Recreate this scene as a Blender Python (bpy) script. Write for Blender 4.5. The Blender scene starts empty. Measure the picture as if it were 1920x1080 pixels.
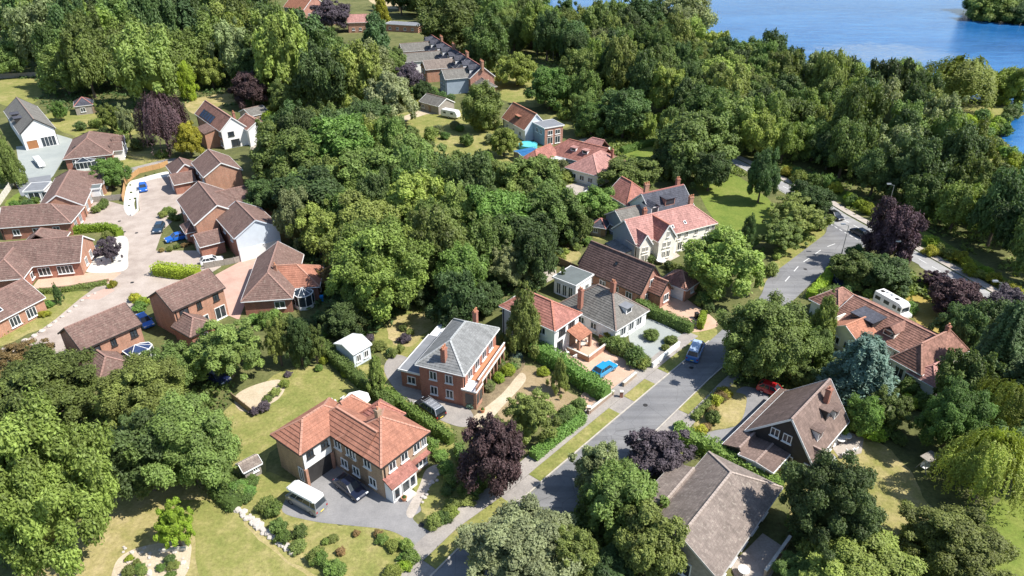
import bpy, math, random
import numpy as np
from mathutils import Vector, Matrix

random.seed(7)
rng = np.random.default_rng(7)
SC = bpy.context.scene
COL = SC.collection
R = math.radians

# ------------------------------------------------------------------ camera, sky, sun, exposure
CAM_H, PITCH, FPX = 62.0, R(29.7), 1332.0
cam_data = bpy.data.cameras.new('drone_camera')
cam = bpy.data.objects.new('drone_camera', cam_data)
COL.objects.link(cam)
cam.location = (0, 0, CAM_H)
cam.rotation_euler = (R(90) - PITCH, 0, 0)
cam_data.sensor_width = 36.0
cam_data.lens = 36.0 * FPX / 1920.0
cam_data.clip_start = 1.0
cam_data.clip_end = 9000.0
SC.camera = cam

SUN_EL = R(52)
SUN_AZ = (1.0, -0.22)                       # towards the sun, in plan
world = bpy.data.worlds.new('World')
SC.world = world
world.use_nodes = True
wn = world.node_tree
wn.nodes.clear()
wo = wn.nodes.new('ShaderNodeOutputWorld')
wb = wn.nodes.new('ShaderNodeBackground')
ws = wn.nodes.new('ShaderNodeTexSky')
ws.sky_type = 'NISHITA'
ws.sun_disc = False
ws.sun_elevation = SUN_EL
ws.sun_rotation = math.atan2(SUN_AZ[0], SUN_AZ[1])
ws.altitude = 60
ws.air_density = 1.0
ws.dust_density = 0.6
ws.ozone_density = 1.6
wb.inputs['Strength'].default_value = 0.12
wn.links.new(ws.outputs[0], wb.inputs[0])
wn.links.new(wb.outputs[0], wo.inputs[0])

sun_data = bpy.data.lights.new('sun', 'SUN')
sun_data.energy = 5.0
sun_data.angle = R(0.55)
sun_data.color = (1.0, 0.955, 0.89)
sun = bpy.data.objects.new('sun', sun_data)
COL.objects.link(sun)
sd = Vector((SUN_AZ[0], SUN_AZ[1], 0)).normalized() * math.cos(SUN_EL) + Vector((0, 0, math.sin(SUN_EL)))
sun.rotation_euler = sd.to_track_quat('Z', 'Y').to_euler()
sun.location = sd * 300

SC.view_settings.view_transform = 'Standard'
SC.view_settings.look = 'None'
SC.view_settings.exposure = 0.56
SC.view_settings.gamma = 1.0
SC.view_settings.use_curve_mapping = False
SC.cycles.max_bounces = 5
SC.cycles.diffuse_bounces = 3
SC.cycles.transparent_max_bounces = 6

# ------------------------------------------------------------------ surveying: photo point -> place on level z
CP, SP = math.cos(PITCH), math.sin(PITCH)
def P(px, py, z=0.0):
    u, v = (px - 960) / FPX, (py - 540) / FPX
    d = Vector((u, CP - v * SP, -SP - v * CP))
    return Vector((0, 0, CAM_H)) + d * ((z - CAM_H) / d.z)
def px_per_m(p):
    return FPX / (p.y * CP + (CAM_H - p.z) * SP)
def sink(p):
    return math.atan2(CAM_H - p.z, math.hypot(p.x, p.y))

# ------------------------------------------------------------------ materials
MATS = {}
def _new(name):
    m = bpy.data.materials.new(name); m.use_nodes = True
    n = m.node_tree; n.nodes.clear()
    return m, n, n.nodes, n.links
def _noise(N, L, vec, scale, detail=3, rough=.6):
    t = N.new('ShaderNodeTexNoise'); t.inputs['Scale'].default_value = scale
    t.inputs['Detail'].default_value = detail; t.inputs['Roughness'].default_value = rough
    L.new(vec, t.inputs['Vector']); return t.outputs['Fac']
def _ramp(N, L, fac, stops):
    r = N.new('ShaderNodeValToRGB'); e = r.color_ramp.elements
    while len(e) < len(stops): e.new(.5)
    for x, (p, c) in zip(e, stops): x.position = p; x.color = (*c, 1)
    L.new(fac, r.inputs['Fac']); return r.outputs['Color']
def _mix(N, L, fac, a, b, mode='MIX'):
    m = N.new('ShaderNodeMix'); m.data_type = 'RGBA'; m.blend_type = mode
    for k, v in ((0, fac), (6, a), (7, b)):
        if isinstance(v, (int, float)): m.inputs[k].default_value = v
        elif isinstance(v, tuple): m.inputs[k].default_value = (*v, 1)
        else: L.new(v, m.inputs[k])
    return m.outputs[2]
def k_(c, f): return tuple(min(1, x * f) for x in c)

def plain(name, col, rough=.7, var=.12, scale=2.0, metal=0, spec=.4, bump=0, bscale=8, coat=0):
    if name in MATS: return MATS[name]
    m, n, N, L = _new(name)
    o = N.new('ShaderNodeOutputMaterial'); b = N.new('ShaderNodeBsdfPrincipled')
    L.new(b.outputs[0], o.inputs[0])
    tc = N.new('ShaderNodeTexCoord').outputs['Object']
    f = _noise(N, L, tc, scale)
    L.new(_ramp(N, L, f, [(.3, k_(col, 1 - var)), (.7, k_(col, 1 + var))]), b.inputs['Base Color'])
    b.inputs['Roughness'].default_value = rough; b.inputs['Metallic'].default_value = metal
    b.inputs['Specular IOR Level'].default_value = spec; b.inputs['Coat Weight'].default_value = coat
    if bump:
        bp = N.new('ShaderNodeBump'); bp.inputs['Strength'].default_value = bump; bp.inputs['Distance'].default_value = .05
        L.new(_noise(N, L, tc, bscale, 4), bp.inputs['Height']); L.new(bp.outputs[0], b.inputs['Normal'])
    MATS[name] = m; return m

def tiled(name, col, tw, th, var=.22, mortar=None, patch=.18, lichen=None, rough=.85, moss=.0):
    """brick or tile colour, piece by piece, on UVs in metres, with weathered patches"""
    if name in MATS: return MATS[name]
    m, n, N, L = _new(name)
    o = N.new('ShaderNodeOutputMaterial'); b = N.new('ShaderNodeBsdfPrincipled')
    L.new(b.outputs[0], o.inputs[0])
    uv = N.new('ShaderNodeTexCoord'); tc = uv.outputs['Object']
    br = N.new('ShaderNodeTexBrick'); L.new(uv.outputs['UV'], br.inputs['Vector'])
    br.inputs['Scale'].default_value = 1.0
    br.inputs['Brick Width'].default_value = tw; br.inputs['Row Height'].default_value = th
    br.inputs['Mortar Size'].default_value = .012 if mortar else .008; br.inputs['Bias'].default_value = 0
    br.inputs['Color1'].default_value = (*k_(col, 1 - var), 1); br.inputs['Color2'].default_value = (*k_(col, 1 + var), 1)
    br.inputs['Mortar'].default_value = (*(mortar or k_(col, .55)), 1)
    c = br.outputs['Color']
    big = _noise(N, L, tc, .55, 4)
    c = _mix(N, L, 1.0, c, _ramp(N, L, big, [(.3, (1 - patch,) * 3), (.7, (1 + patch * .6,) * 3)]), 'MULTIPLY')
    mp = N.new('ShaderNodeMapping'); mp.inputs['Scale'].default_value = (1.1, .16, 1); L.new(uv.outputs['UV'], mp.inputs['Vector'])
    c = _mix(N, L, 1.0, c, _ramp(N, L, _noise(N, L, mp.outputs[0], 1.0, 4, .7), [(.34, (.80,) * 3), (.6, (1.06,) * 3)]), 'MULTIPLY')
    fine = _noise(N, L, tc, 7, 3)
    c = _mix(N, L, 1.0, c, _ramp(N, L, fine, [(.3, (.86,) * 3), (.75, (1.1,) * 3)]), 'MULTIPLY')
    if lichen:
        sp = _noise(N, L, tc, 2.6, 5, .75)
        c = _mix(N, L, _ramp(N, L, sp, [(.54, (0, 0, 0)), (.70, (.6, .6, .6))]), c, lichen)
    L.new(c, b.inputs['Base Color']); b.inputs['Roughness'].default_value = rough
    b.inputs['Specular IOR Level'].default_value = .25
    MATS[name] = m; return m

def ground_mat(name, cols, s1=.06, s2=.35, s3=2.5, grain=.25, bump=.4, rough=.95):
    if name in MATS: return MATS[name]
    m, n, N, L = _new(name)
    o = N.new('ShaderNodeOutputMaterial'); b = N.new('ShaderNodeBsdfPrincipled')
    L.new(b.outputs[0], o.inputs[0])
    tc = N.new('ShaderNodeTexCoord').outputs['Object']
    a = _noise(N, L, tc, s1, 3); d = _noise(N, L, tc, s2, 5, .65)
    ad = N.new('ShaderNodeMath'); ad.operation = 'MULTIPLY_ADD'
    L.new(d, ad.inputs[0]); ad.inputs[1].default_value = .55
    mu = N.new('ShaderNodeMath'); mu.operation = 'MULTIPLY'; L.new(a, mu.inputs[0]); mu.inputs[1].default_value = .45
    L.new(mu.outputs[0], ad.inputs[2])
    st = [(.36 + .28 * i / (len(cols) - 1), c) for i, c in enumerate(cols)]
    c = _ramp(N, L, ad.outputs[0], st)
    g = _noise(N, L, tc, s3, 6, .75)
    c = _mix(N, L, 1.0, c, _ramp(N, L, g, [(.3, (1 - grain,) * 3), (.7, (1 + grain,) * 3)]), 'MULTIPLY')
    L.new(c, b.inputs['Base Color']); b.inputs['Roughness'].default_value = rough
    b.inputs['Specular IOR Level'].default_value = .15
    if bump:
        bp = N.new('ShaderNodeBump'); bp.inputs['Strength'].default_value = bump; bp.inputs['Distance'].default_value = .12
        L.new(_noise(N, L, tc, 5, 6, .8), bp.inputs['Height']); L.new(bp.outputs[0], b.inputs['Normal'])
    MATS[name] = m; return m

def road_mat(name, cols, ang):
    """worn tarmac: wheel streaks along the road, patched areas and hairline cracks"""
    m = ground_mat(name, cols, .05, .25, 6, .12, .08); n = m.node_tree; N, L = n.nodes, n.links
    b = next(x for x in N if x.type == 'BSDF_PRINCIPLED'); src = b.inputs['Base Color'].links[0].from_socket
    tc = N.new('ShaderNodeTexCoord').outputs['Object']
    mp = N.new('ShaderNodeMapping'); mp.inputs['Rotation'].default_value = (0, 0, -ang); mp.inputs['Scale'].default_value = (.05, .9, 1); L.new(tc, mp.inputs['Vector'])
    c = _mix(N, L, 1.0, src, _ramp(N, L, _noise(N, L, mp.outputs[0], 1.0, 3), [(.35, (.84,) * 3), (.65, (1.08,) * 3)]), 'MULTIPLY')
    v = N.new('ShaderNodeTexVoronoi'); v.inputs['Scale'].default_value = .16; L.new(tc, v.inputs['Vector'])
    c = _mix(N, L, 1.0, c, _ramp(N, L, v.outputs['Color'], [(.25, (.90,) * 3), (.3, (1.0,) * 3), (.8, (1.0,) * 3), (.85, (1.07,) * 3)]), 'MULTIPLY')
    e = N.new('ShaderNodeTexVoronoi'); e.feature = 'DISTANCE_TO_EDGE'; e.inputs['Scale'].default_value = .3; L.new(tc, e.inputs['Vector'])
    c = _mix(N, L, 1.0, c, _ramp(N, L, e.outputs['Distance'], [(.0, (.72,) * 3), (.012, (1.0,) * 3)]), 'MULTIPLY')
    L.new(c, b.inputs['Base Color']); return m
def leaf_mat(key, col, hue=.017, val=.30, trans=.28):
    m, n, N, L = _new('foliage_' + key)
    o = N.new('ShaderNodeOutputMaterial')
    at = N.new('ShaderNodeAttribute'); at.attribute_name = 'tone'
    oi = N.new('ShaderNodeObjectInfo')
    h = N.new('ShaderNodeHueSaturation')
    h.inputs['Color'].default_value = (*col, 1)
    def mr(src, lo, hi):
        r = N.new('ShaderNodeMapRange'); r.inputs['To Min'].default_value = lo; r.inputs['To Max'].default_value = hi
        L.new(src, r.inputs['Value']); return r.outputs[0]
    L.new(mr(oi.outputs['Random'], .5 - hue, .5 + hue), h.inputs['Hue'])
    v = N.new('ShaderNodeMath'); v.operation = 'MULTIPLY'
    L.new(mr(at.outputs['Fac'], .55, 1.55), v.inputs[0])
    w = N.new('ShaderNodeMath'); w.operation = 'MULTIPLY'; w.inputs[1].default_value = 7.31
    L.new(oi.outputs['Random'], w.inputs[0])
    fr = N.new('ShaderNodeMath'); fr.operation = 'FRACT'; L.new(w.outputs[0], fr.inputs[0])
    L.new(mr(fr.outputs[0], 1 - val, 1 + val), v.inputs[1])
    L.new(v.outputs[0], h.inputs['Value'])
    b = N.new('ShaderNodeBsdfPrincipled'); b.inputs['Roughness'].default_value = .55
    b.inputs['Specular IOR Level'].default_value = .3
    L.new(h.outputs[0], b.inputs['Base Color'])
    t = N.new('ShaderNodeBsdfTranslucent')
    tm = _mix(N, L, 1.0, h.outputs[0], (1.25, 1.3, .7), 'MULTIPLY'); L.new(tm, t.inputs['Color'])
    mx = N.new('ShaderNodeMixShader'); mx.inputs[0].default_value = trans
    L.new(b.outputs[0], mx.inputs[1]); L.new(t.outputs[0], mx.inputs[2]); L.new(mx.outputs[0], o.inputs[0])
    return m
LEAF = {k: leaf_mat(k, c) for k, c in dict(
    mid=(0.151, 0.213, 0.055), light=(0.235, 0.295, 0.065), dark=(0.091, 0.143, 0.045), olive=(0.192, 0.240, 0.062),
    grey=(0.222, 0.257, 0.110), yellow=(0.324, 0.328, 0.037), lime=(0.276, 0.363, 0.037), blue=(0.138, 0.211, 0.163),
    willow=(0.246, 0.316, 0.056), bright=(0.146, 0.240, 0.053), conifer=(0.089, 0.140, 0.053), rust=(0.240, 0.170, 0.069)).items()}
LEAF['pale'] = leaf_mat('pale', (.275, .305, .150))
LEAF['purple'] = leaf_mat('purple', (.088, .052, .058), .03, .2, .15)
LEAF['plum'] = leaf_mat('plum', (.098, .078, .092), .025, .15, .12)

M_BARK = plain('bark', (.13, .10, .075), .95, .3, 3, bump=.5)
M_PALEBARK = plain('pale_bark', (.34, .30, .24), .9, .25, 3)
M_WHITE = plain('white_paint', (.78, .78, .76), .5, .04)
M_CREAM = plain('cream_render', (.84, .80, .71), .85, .06, 1.2)
M_RENDER = plain('white_render', (.80, .79, .77), .85, .05, 1.2)
M_PALEBLUE = plain('pale_blue_cladding', (.60, .66, .72), .7, .05, 1.2)
M_GREYBLUE = plain('grey_blue_wall', (.30, .36, .42), .8, .08, 1.2)
M_STONE = plain('pale_stone', (.62, .58, .50), .9, .18, 2, bump=.5)
M_ROCK = plain('white_rock', (.52, .47, .42), .9, .15, 3, bump=.6)
M_GLASS = plain('window_glass', (.035, .045, .055), .06, .3, 1.0, spec=.6)
M_BLACK = plain('black_rubber', (.02, .02, .021), .8, .1)
M_DARKTRIM = plain('dark_trim', (.035, .033, .032), .6, .2)
M_WOOD = plain('timber', (.26, .185, .12), .85, .22, 3, bump=.3)
M_ORANGEWOOD = plain('orange_timber', (.46, .27, .12), .8, .15, 3)
M_GREYWOOD = plain('weathered_timber', (.30, .27, .235), .9, .2, 3)
M_GARDOOR = plain('brown_garage_door', (.34, .15, .06), .6, .1)
M_LEAD = plain('flat_roof_felt', (.20, .21, .225), .9, .12, .8)
M_GREENFELT = plain('grey_green_felt', (.13, .15, .148), .9, .12, .8)
M_METAL = plain('galvanised_metal', (.45, .46, .47), .45, .1, metal=.7)
M_LAMP = plain('lamp_glass', (.85, .85, .82), .3, .03)
M_CONCRETE = plain('concrete', (.42, .40, .37), .9, .12, 1.5, bump=.2)
M_TERRACOTTA = plain('terracotta', (.50, .22, .12), .8, .12)
M_BLUEPANEL = plain('solar_glass', (.03, .05, .12), .15, .25, 3)
M_POLY = plain('polycarbonate', (.72, .74, .74), .35, .06)
M_TURQ = plain('pool_liner', (.12, .55, .62), .3, .1)
M_BLUECOVER = plain('blue_cover', (.03, .15, .34), .6, .15)
M_BLUEBIN = plain('blue_plastic', (.03, .32, .75), .5, .08)
M_GREENBIN = plain('green_plastic', (.03, .12, .06), .5, .1)
M_PINKCLOTH = plain('pink_canvas', (.72, .38, .36), .8, .06)
M_CANVAS = plain('white_canvas', (.80, .79, .75), .8, .04)
M_RED_LIGHT = plain('red_lens', (.35, .01, .01), .3, .1)
M_HEADLIGHT = plain('clear_lens', (.75, .78, .80), .15, .05)
M_PLATE = plain('number_plate_yellow', (.75, .6, .08), .5, .03)

ROOF = dict(
    terracotta=tiled('terracotta_tiles', (.385, .176, .118), .30, .34, .11, patch=.16),
    red=tiled('red_tiles', (.38, .170, .135), .27, .34, .2, patch=.2),
    pink=tiled('pink_red_tiles', (.44, .235, .205), .27, .34, .18, patch=.16),
    orange=tiled('orange_tiles', (.42, .19, .12), .27, .34, .2, patch=.2),
    brown=tiled('brown_tiles', (.195, .124, .104), .30, .34, .15, patch=.16, lichen=(.36, .30, .24)),
    darkbrown=tiled('dark_brown_tiles', (.150, .098, .086), .28, .34, .2, patch=.18),
    umber=tiled('umber_tiles', (.205, .146, .122), .28, .34, .18, patch=.18),
    taupe=tiled('taupe_tiles', (.228, .186, .160), .30, .34, .14, patch=.14, lichen=(.46, .41, .34)),
    grey=tiled('grey_slates', (.235, .240, .236), .25, .30, .14, patch=.16),
    warmgrey=tiled('weathered_grey_tiles', (.200, .190, .170), .28, .32, .16, patch=.14),
    slate=tiled('dark_slates', (.085, .088, .108), .25, .30, .2, patch=.2),
    mixed=tiled('mottled_red_tiles', (.29, .155, .118), .27, .34, .26, patch=.3))
RIDGE = dict(
    terracotta=plain('terracotta_ridge', (.46, .245, .175), .85, .1), red=plain('red_ridge', (.45, .19, .13), .85, .15),
    pink=plain('pink_ridge', (.56, .30, .25), .85, .12), orange=plain('orange_ridge', (.50, .24, .15), .85, .12),
    brown=plain('brown_ridge', (.31, .19, .155), .85, .12), darkbrown=plain('dark_brown_ridge', (.19, .12, .10), .85, .12),
    umber=plain('umber_ridge', (.34, .25, .21), .85, .12), taupe=plain('taupe_ridge', (.40, .33, .28), .85, .12), grey=plain('grey_ridge', (.40, .41, .40), .85, .1),
    warmgrey=plain('clay_ridge', (.27, .20, .165), .85, .12), slate=plain('clay_red_ridge', (.40, .17, .14), .85, .12),
    mixed=plain('mottled_ridge', (.42, .23, .17), .85, .12))
WALL = dict(
    brick=tiled('orange_brick', (.46, .195, .120), .225, .075, .2, (.42, .33, .25), .1),
    redbrick=tiled('red_brick', (.42, .135, .085), .225, .075, .2, (.36, .27, .21), .1),
    buff=tiled('buff_brick', (.42, .265, .165), .225, .075, .2, (.42, .35, .27), .1),
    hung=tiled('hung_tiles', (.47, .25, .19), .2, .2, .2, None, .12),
    cream=M_CREAM, white=M_RENDER, greyblue=M_GREYBLUE, paleblue=M_PALEBLUE, wood=M_GREYWOOD, dark=M_DARKTRIM, stone=M_STONE)

# ------------------------------------------------------------------ mesh helpers
class MB:
    def __init__(s): s.v = []; s.f = []; s.uv = []
    def poly(s, pts, uvs=None):
        i = len(s.v); s.v += [tuple(p) for p in pts]; s.f.append(tuple(range(i, i + len(pts))))
        s.uv.append(uvs or [(0, 0)] * len(pts))
    def box(s, c, sx, sy, sz, ang=0.0, taper=1.0):
        """c = centre of the base"""
        ca, sa = math.cos(ang), math.sin(ang); q = []
        for z, k in ((0, 1), (sz, taper)):
            for x, y in ((-1, -1), (1, -1), (1, 1), (-1, 1)):
                x *= sx / 2 * k; y *= sy / 2 * k
                q.append(Vector((c[0] + x * ca - y * sa, c[1] + x * sa + y * ca, c[2] + z)))
        for f in ((3, 2, 1, 0), (4, 5, 6, 7), (0, 1, 5, 4), (1, 2, 6, 5), (2, 3, 7, 6), (3, 0, 4, 7)):
            w = (q[f[1]] - q[f[0]]).length; h = (q[f[2]] - q[f[1]]).length
            s.poly([q[k] for k in f], [(0, 0), (w, 0), (w, h), (0, h)])
    def beam(s, a, b, w, h=None, up=(0, 0, 1)):
        h = h or w; a = Vector(a); b = Vector(b); d = (b - a).normalized()
        x = d.cross(Vector(up)); x = x.normalized() if x.length > 1e-4 else Vector((1, 0, 0)); y = x.cross(d)
        q = [p + x * i * w / 2 + y * j * h / 2 for p in (a, b) for i, j in ((-1, -1), (1, -1), (1, 1), (-1, 1))]
        for f in ((0, 1, 2, 3), (7, 6, 5, 4), (0, 4, 5, 1), (1, 5, 6, 2), (2, 6, 7, 3), (3, 7, 4, 0)): s.poly([q[k] for k in f])
    def lathe(s, c, prof, n=12):
        """prof: (radius, z) from bottom to top"""
        for (r0, z0), (r1, z1) in zip(prof, prof[1:]):
            for k in range(n):
                a0, a1 = 2 * math.pi * k / n, 2 * math.pi * (k + 1) / n
                s.poly([(c[0] + r * math.cos(a), c[1] + r * math.sin(a), c[2] + z) for r, a, z in
                        ((r0, a0, z0), (r0, a1, z0), (r1, a1, z1), (r1, a0, z1))])
        for (r, z), fl in ((prof[0], 1), (prof[-1], 0)):
            ring = [(c[0] + r * math.cos(2 * math.pi * k / n), c[1] + r * math.sin(2 * math.pi * k / n), c[2] + z) for k in range(n)]
            s.poly(ring[::-1] if fl else ring)
    def mesh(s, name, inv=None):
        me = bpy.data.meshes.new(name)
        v = [tuple(inv @ Vector(p)) for p in s.v] if inv is not None else s.v
        me.from_pydata(v, [], s.f)
        ul = me.uv_layers.new(name='UVMap')
        ul.data.foreach_set('uv', np.array([c for u in s.uv for c in u], dtype=np.float32).ravel())
        return me
    def build(s, name, mat, parent=None, smooth=False):
        if not s.f: return None
        me = s.mesh(name, INV.get(parent.as_pointer()) if parent else None)
        me.materials.append(mat)
        if smooth: me.polygons.foreach_set('use_smooth', [True] * len(me.polygons))
        return link(name, me, parent)
INV = {}
def link(name, me, parent=None):
    o = bpy.data.objects.new(name, me); COL.objects.link(o)
    if parent: o.parent = parent
    if parent and parent.as_pointer() in INV: INV[o.as_pointer()] = INV[parent.as_pointer()]
    return o
def tag(o, label=None, cat=None, group=None, kind=None):
    if label: o['label'] = label
    if cat: o['category'] = cat
    if group: o['group'] = group
    if kind: o['kind'] = kind
    return o
def thing(name, label, cat, loc=(0, 0, 0), rz=0.0, group=None):
    o = bpy.data.objects.new(name, None); COL.objects.link(o)
    o.location = loc; o.rotation_euler = (0, 0, rz); o.empty_display_size = .3
    INV[o.as_pointer()] = (Matrix.Translation(Vector(loc)) @ Matrix.Rotation(rz, 4, 'Z')).inverted()
    return tag(o, label, cat, group)
def copy_tree(o, parent=None):
    c = o.copy(); COL.objects.link(c)
    if parent: c.parent = parent
    for ch in list(o.children): copy_tree(ch, c)
    return c

# ------------------------------------------------------------------ ground, roads, lawns, water
def rounded(poly, n=4, jit=0.0):
    out = []; m = len(poly)
    for i in range(m):
        p0, p1, p2, p3 = (Vector(poly[(i + k) % m]) for k in (-1, 0, 1, 2))
        for j in range(n):
            t = j / n
            q = .5 * ((2 * p1) + (p2 - p0) * t + (2 * p0 - 5 * p1 + 4 * p2 - p3) * t * t + (3 * p1 - p0 - 3 * p2 + p3) * t ** 3)
            if jit: q = q + Vector((random.uniform(-jit, jit), random.uniform(-jit, jit), 0))
            out.append(q)
    return out
def sheet(name, pix, z, mat, curve=True, jit=.0, label=None, kind='structure'):
    w = [P(*p, 0) for p in pix]
    if curve: w = rounded(w, 5, jit)
    a = sum(w[i].x * w[(i + 1) % len(w)].y - w[(i + 1) % len(w)].x * w[i].y for i in range(len(w)))
    if a < 0: w = w[::-1]
    b = MB(); b.poly([(p.x, p.y, z) for p in w])
    o = b.build(name, mat); tag(o, label, None, None, kind); return o
M_BASE = ground_mat('rough_ground', [(.080, .088, .036), (.125, .135, .048), (.185, .175, .075)], .05, .3, 2.2, .35)
M_LAWN = ground_mat('lawn_grass', [(.165, .190, .048), (.235, .232, .072), (.345, .295, .125)], .07, .5, 2.5, .32)
M_DRYLAWN = ground_mat('dry_lawn_grass', [(.215, .210, .062), (.335, .285, .122), (.440, .355, .190)], .06, .45, 2.5, .3)
M_GREEN = ground_mat('green_lawn_grass', [(.110, .165, .030), (.160, .205, .040), (.215, .235, .060)])
M_OCHRE = ground_mat('ochre_grass', [(.250, .200, .045), (.340, .260, .070), (.38, .30, .11)])
M_ROAD = road_mat('worn_asphalt', [(.185, .185, .190), (.218, .217, .218), (.248, .244, .240)], .83)
M_ROAD2 = road_mat('pale_road', [(.300, .295, .290), (.340, .335, .325), (.370, .360, .350)], -.8)
M_PATH = ground_mat('footpath_asphalt', [(.250, .230, .212), (.315, .288, .262), (.375, .342, .305)], .12, .6, 5, .2, .1)
M_CLOSE = ground_mat('pinkish_block_paving', [(.325, .268, .228), (.410, .345, .295), (.480, .412, .358)], .05, .4, 5, .16, .1)
M_PINKPAVE = ground_mat('pink_block_paving', [(.430, .270, .215), (.500, .330, .265), (.540, .370, .300)], .06, .4, 5, .12, .1)
M_TANPAVE = ground_mat('tan_brick_paving', [(.470, .310, .220), (.540, .370, .270), (.580, .420, .310)], .06, .4, 5, .14, .1)
M_DRIVE = ground_mat('grey_drive', [(.200, .197, .198), (.245, .240, .238), (.290, .282, .278)], .1, .5, 6, .14, .1)
M_PALEDRIVE = ground_mat('pale_green_grey_yard', [(.290, .315, .300), (.330, .355, .335), (.370, .390, .365)], .06, .3, 5, .1, .1)
M_GRAVEL = ground_mat('white_gravel', [(.54, .52, .46), (.62, .60, .54), (.68, .66, .60)], .1, .8, 9, .16, .4)
M_SOIL = ground_mat('garden_soil', [(.15, .115, .075), (.23, .18, .11), (.32, .26, .16)], .1, .6, 4, .3, .5)
M_SAND = ground_mat('pale_sandy_bed', [(.43, .35, .24), (.50, .42, .30), (.56, .48, .36)], .1, .6, 5, .2, .4)
M_DRYBED = ground_mat('dry_bare_ground', [(.24, .20, .10), (.31, .235, .135), (.36, .28, .17)], .1, .5, 4, .22, .4)
M_SLAB = ground_mat('stone_paving', [(.36, .32, .27), (.42, .37, .32), (.47, .42, .36)], .1, .8, 4, .2, .2)
M_KERB = plain('kerb_stone', (.47, .43, .37), .9, .14, 1.2)
M_PAINT = plain('road_paint', (.66, .66, .64), .7, .12, 3)
M_FIELD = ground_mat('tan_field', [(.38, .30, .17), (.46, .37, .22), (.50, .41, .26)], .02, .1, 1)

b = MB(); S_ = 5000
b.poly([(-S_, -600, 0), (S_, -600, 0), (S_, 7000, 0), (-S_, 7000, 0)])
tag(b.build('ground', M_BASE), kind='structure')

# --- lake: reflected sky blue put into its colour, broad ripple bands and a shallow
def lake_mat():
    m, n, N, L = _new('lake_water')
    o = N.new('ShaderNodeOutputMaterial'); bs = N.new('ShaderNodeBsdfPrincipled'); L.new(bs.outputs[0], o.inputs[0])
    tc = N.new('ShaderNodeTexCoord').outputs['Object']
    mp = N.new('ShaderNodeMapping'); mp.inputs['Scale'].default_value = (.5, 1.6, 1); mp.inputs['Rotation'].default_value = (0, 0, -.25); L.new(tc, mp.inputs['Vector'])
    big = _noise(N, L, mp.outputs[0], .018, 8, .7)
    c = _ramp(N, L, big, [(.35, (.008, .080, .245)), (.5, (.014, .108, .305)), (.62, (.030, .145, .36))])
    sh = N.new('ShaderNodeVectorMath'); sh.operation = 'DISTANCE'
    mp2 = N.new('ShaderNodeMapping'); mp2.inputs['Location'].default_value = tuple(-Vector((SHALLOW.x * .75, SHALLOW.y * 1.0, 0))); mp2.inputs['Scale'].default_value = (.75, 1.0, 0)
    L.new(tc, mp2.inputs['Vector']); L.new(mp2.outputs[0], sh.inputs[0]); sh.inputs[1].default_value = (0, 0, 0)
    wob = N.new('ShaderNodeMath'); wob.operation = 'MULTIPLY_ADD'; wob.inputs[1].default_value = -46
    L.new(_noise(N, L, tc, .12, 6, .75), wob.inputs[0]); L.new(sh.outputs['Value'], wob.inputs[2])
    mask = N.new('ShaderNodeMapRange'); mask.inputs['From Min'].default_value = 2; mask.inputs['From Max'].default_value = -8
    L.new(wob.outputs[0], mask.inputs['Value'])
    fl = N.new('ShaderNodeMath'); fl.operation = 'MULTIPLY'; L.new(mask.outputs[0], fl.inputs[0]); L.new(_ramp(N, L, _noise(N, L, mp.outputs[0], .55, 6, .8), [(.42, (.15,) * 3), (.62, (.95,) * 3)]), fl.inputs[1])
    c = _mix(N, L, _ramp(N, L, _noise(N, L, mp.outputs[0], .16, 6, .75), [(.45, (0,) * 3), (.72, (.55,) * 3)]), c, (.06, .24, .48))
    c = _mix(N, L, fl.outputs[0], c, (.20, .25, .32))
    L.new(c, bs.inputs['Base Color']); bs.inputs['Roughness'].default_value = .12; bs.inputs['IOR'].default_value = 1.33
    bs.inputs['Specular IOR Level'].default_value = .3
    bp = N.new('ShaderNodeBump'); bp.inputs['Strength'].default_value = .35; bp.inputs['Distance'].default_value = .25
    L.new(_noise(N, L, mp.outputs[0], .9, 6, .7), bp.inputs['Height']); L.new(bp.outputs[0], bs.inputs['Normal'])
    return m
SHALLOW = P(1652, 100, 0)
M_LAKE = lake_mat()
shore = [P(*q, 0) for q in ((1000, 22), (1120, 42), (1250, 78), (1350, 112), (1420, 128), (1500, 148), (1580, 160), (1660, 168), (1760, 180),
                            (1850, 188), (1905, 200), (1925, 214), (1888, 228), (1866, 240), (1882, 264), (1910, 288), (1960, 315), (2150, 330))]
b = MB()
b.poly([(p.x, p.y, .05) for p in shore] + [(900, 300, .05), (1500, 900, .05), (900, 1500, .05), (120, 1250, .05), (30, 700, .05)])
tag(b.build('lake', M_LAKE), kind='structure')
isl = [P(*q, 0) for q in ((1832, 22), (1865, 31), (1910, 36), (2000, 40), (2060, 26), (2040, -20), (1900, -36), (1826, 0))]
b = MB(); w_ = rounded([Vector((p.x, p.y, .0)) for p in isl], 4)
b.poly([(p.x, p.y, .12) for p in w_][::-1]); tag(b.build('island_ground', M_BASE), kind='structure')

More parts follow.
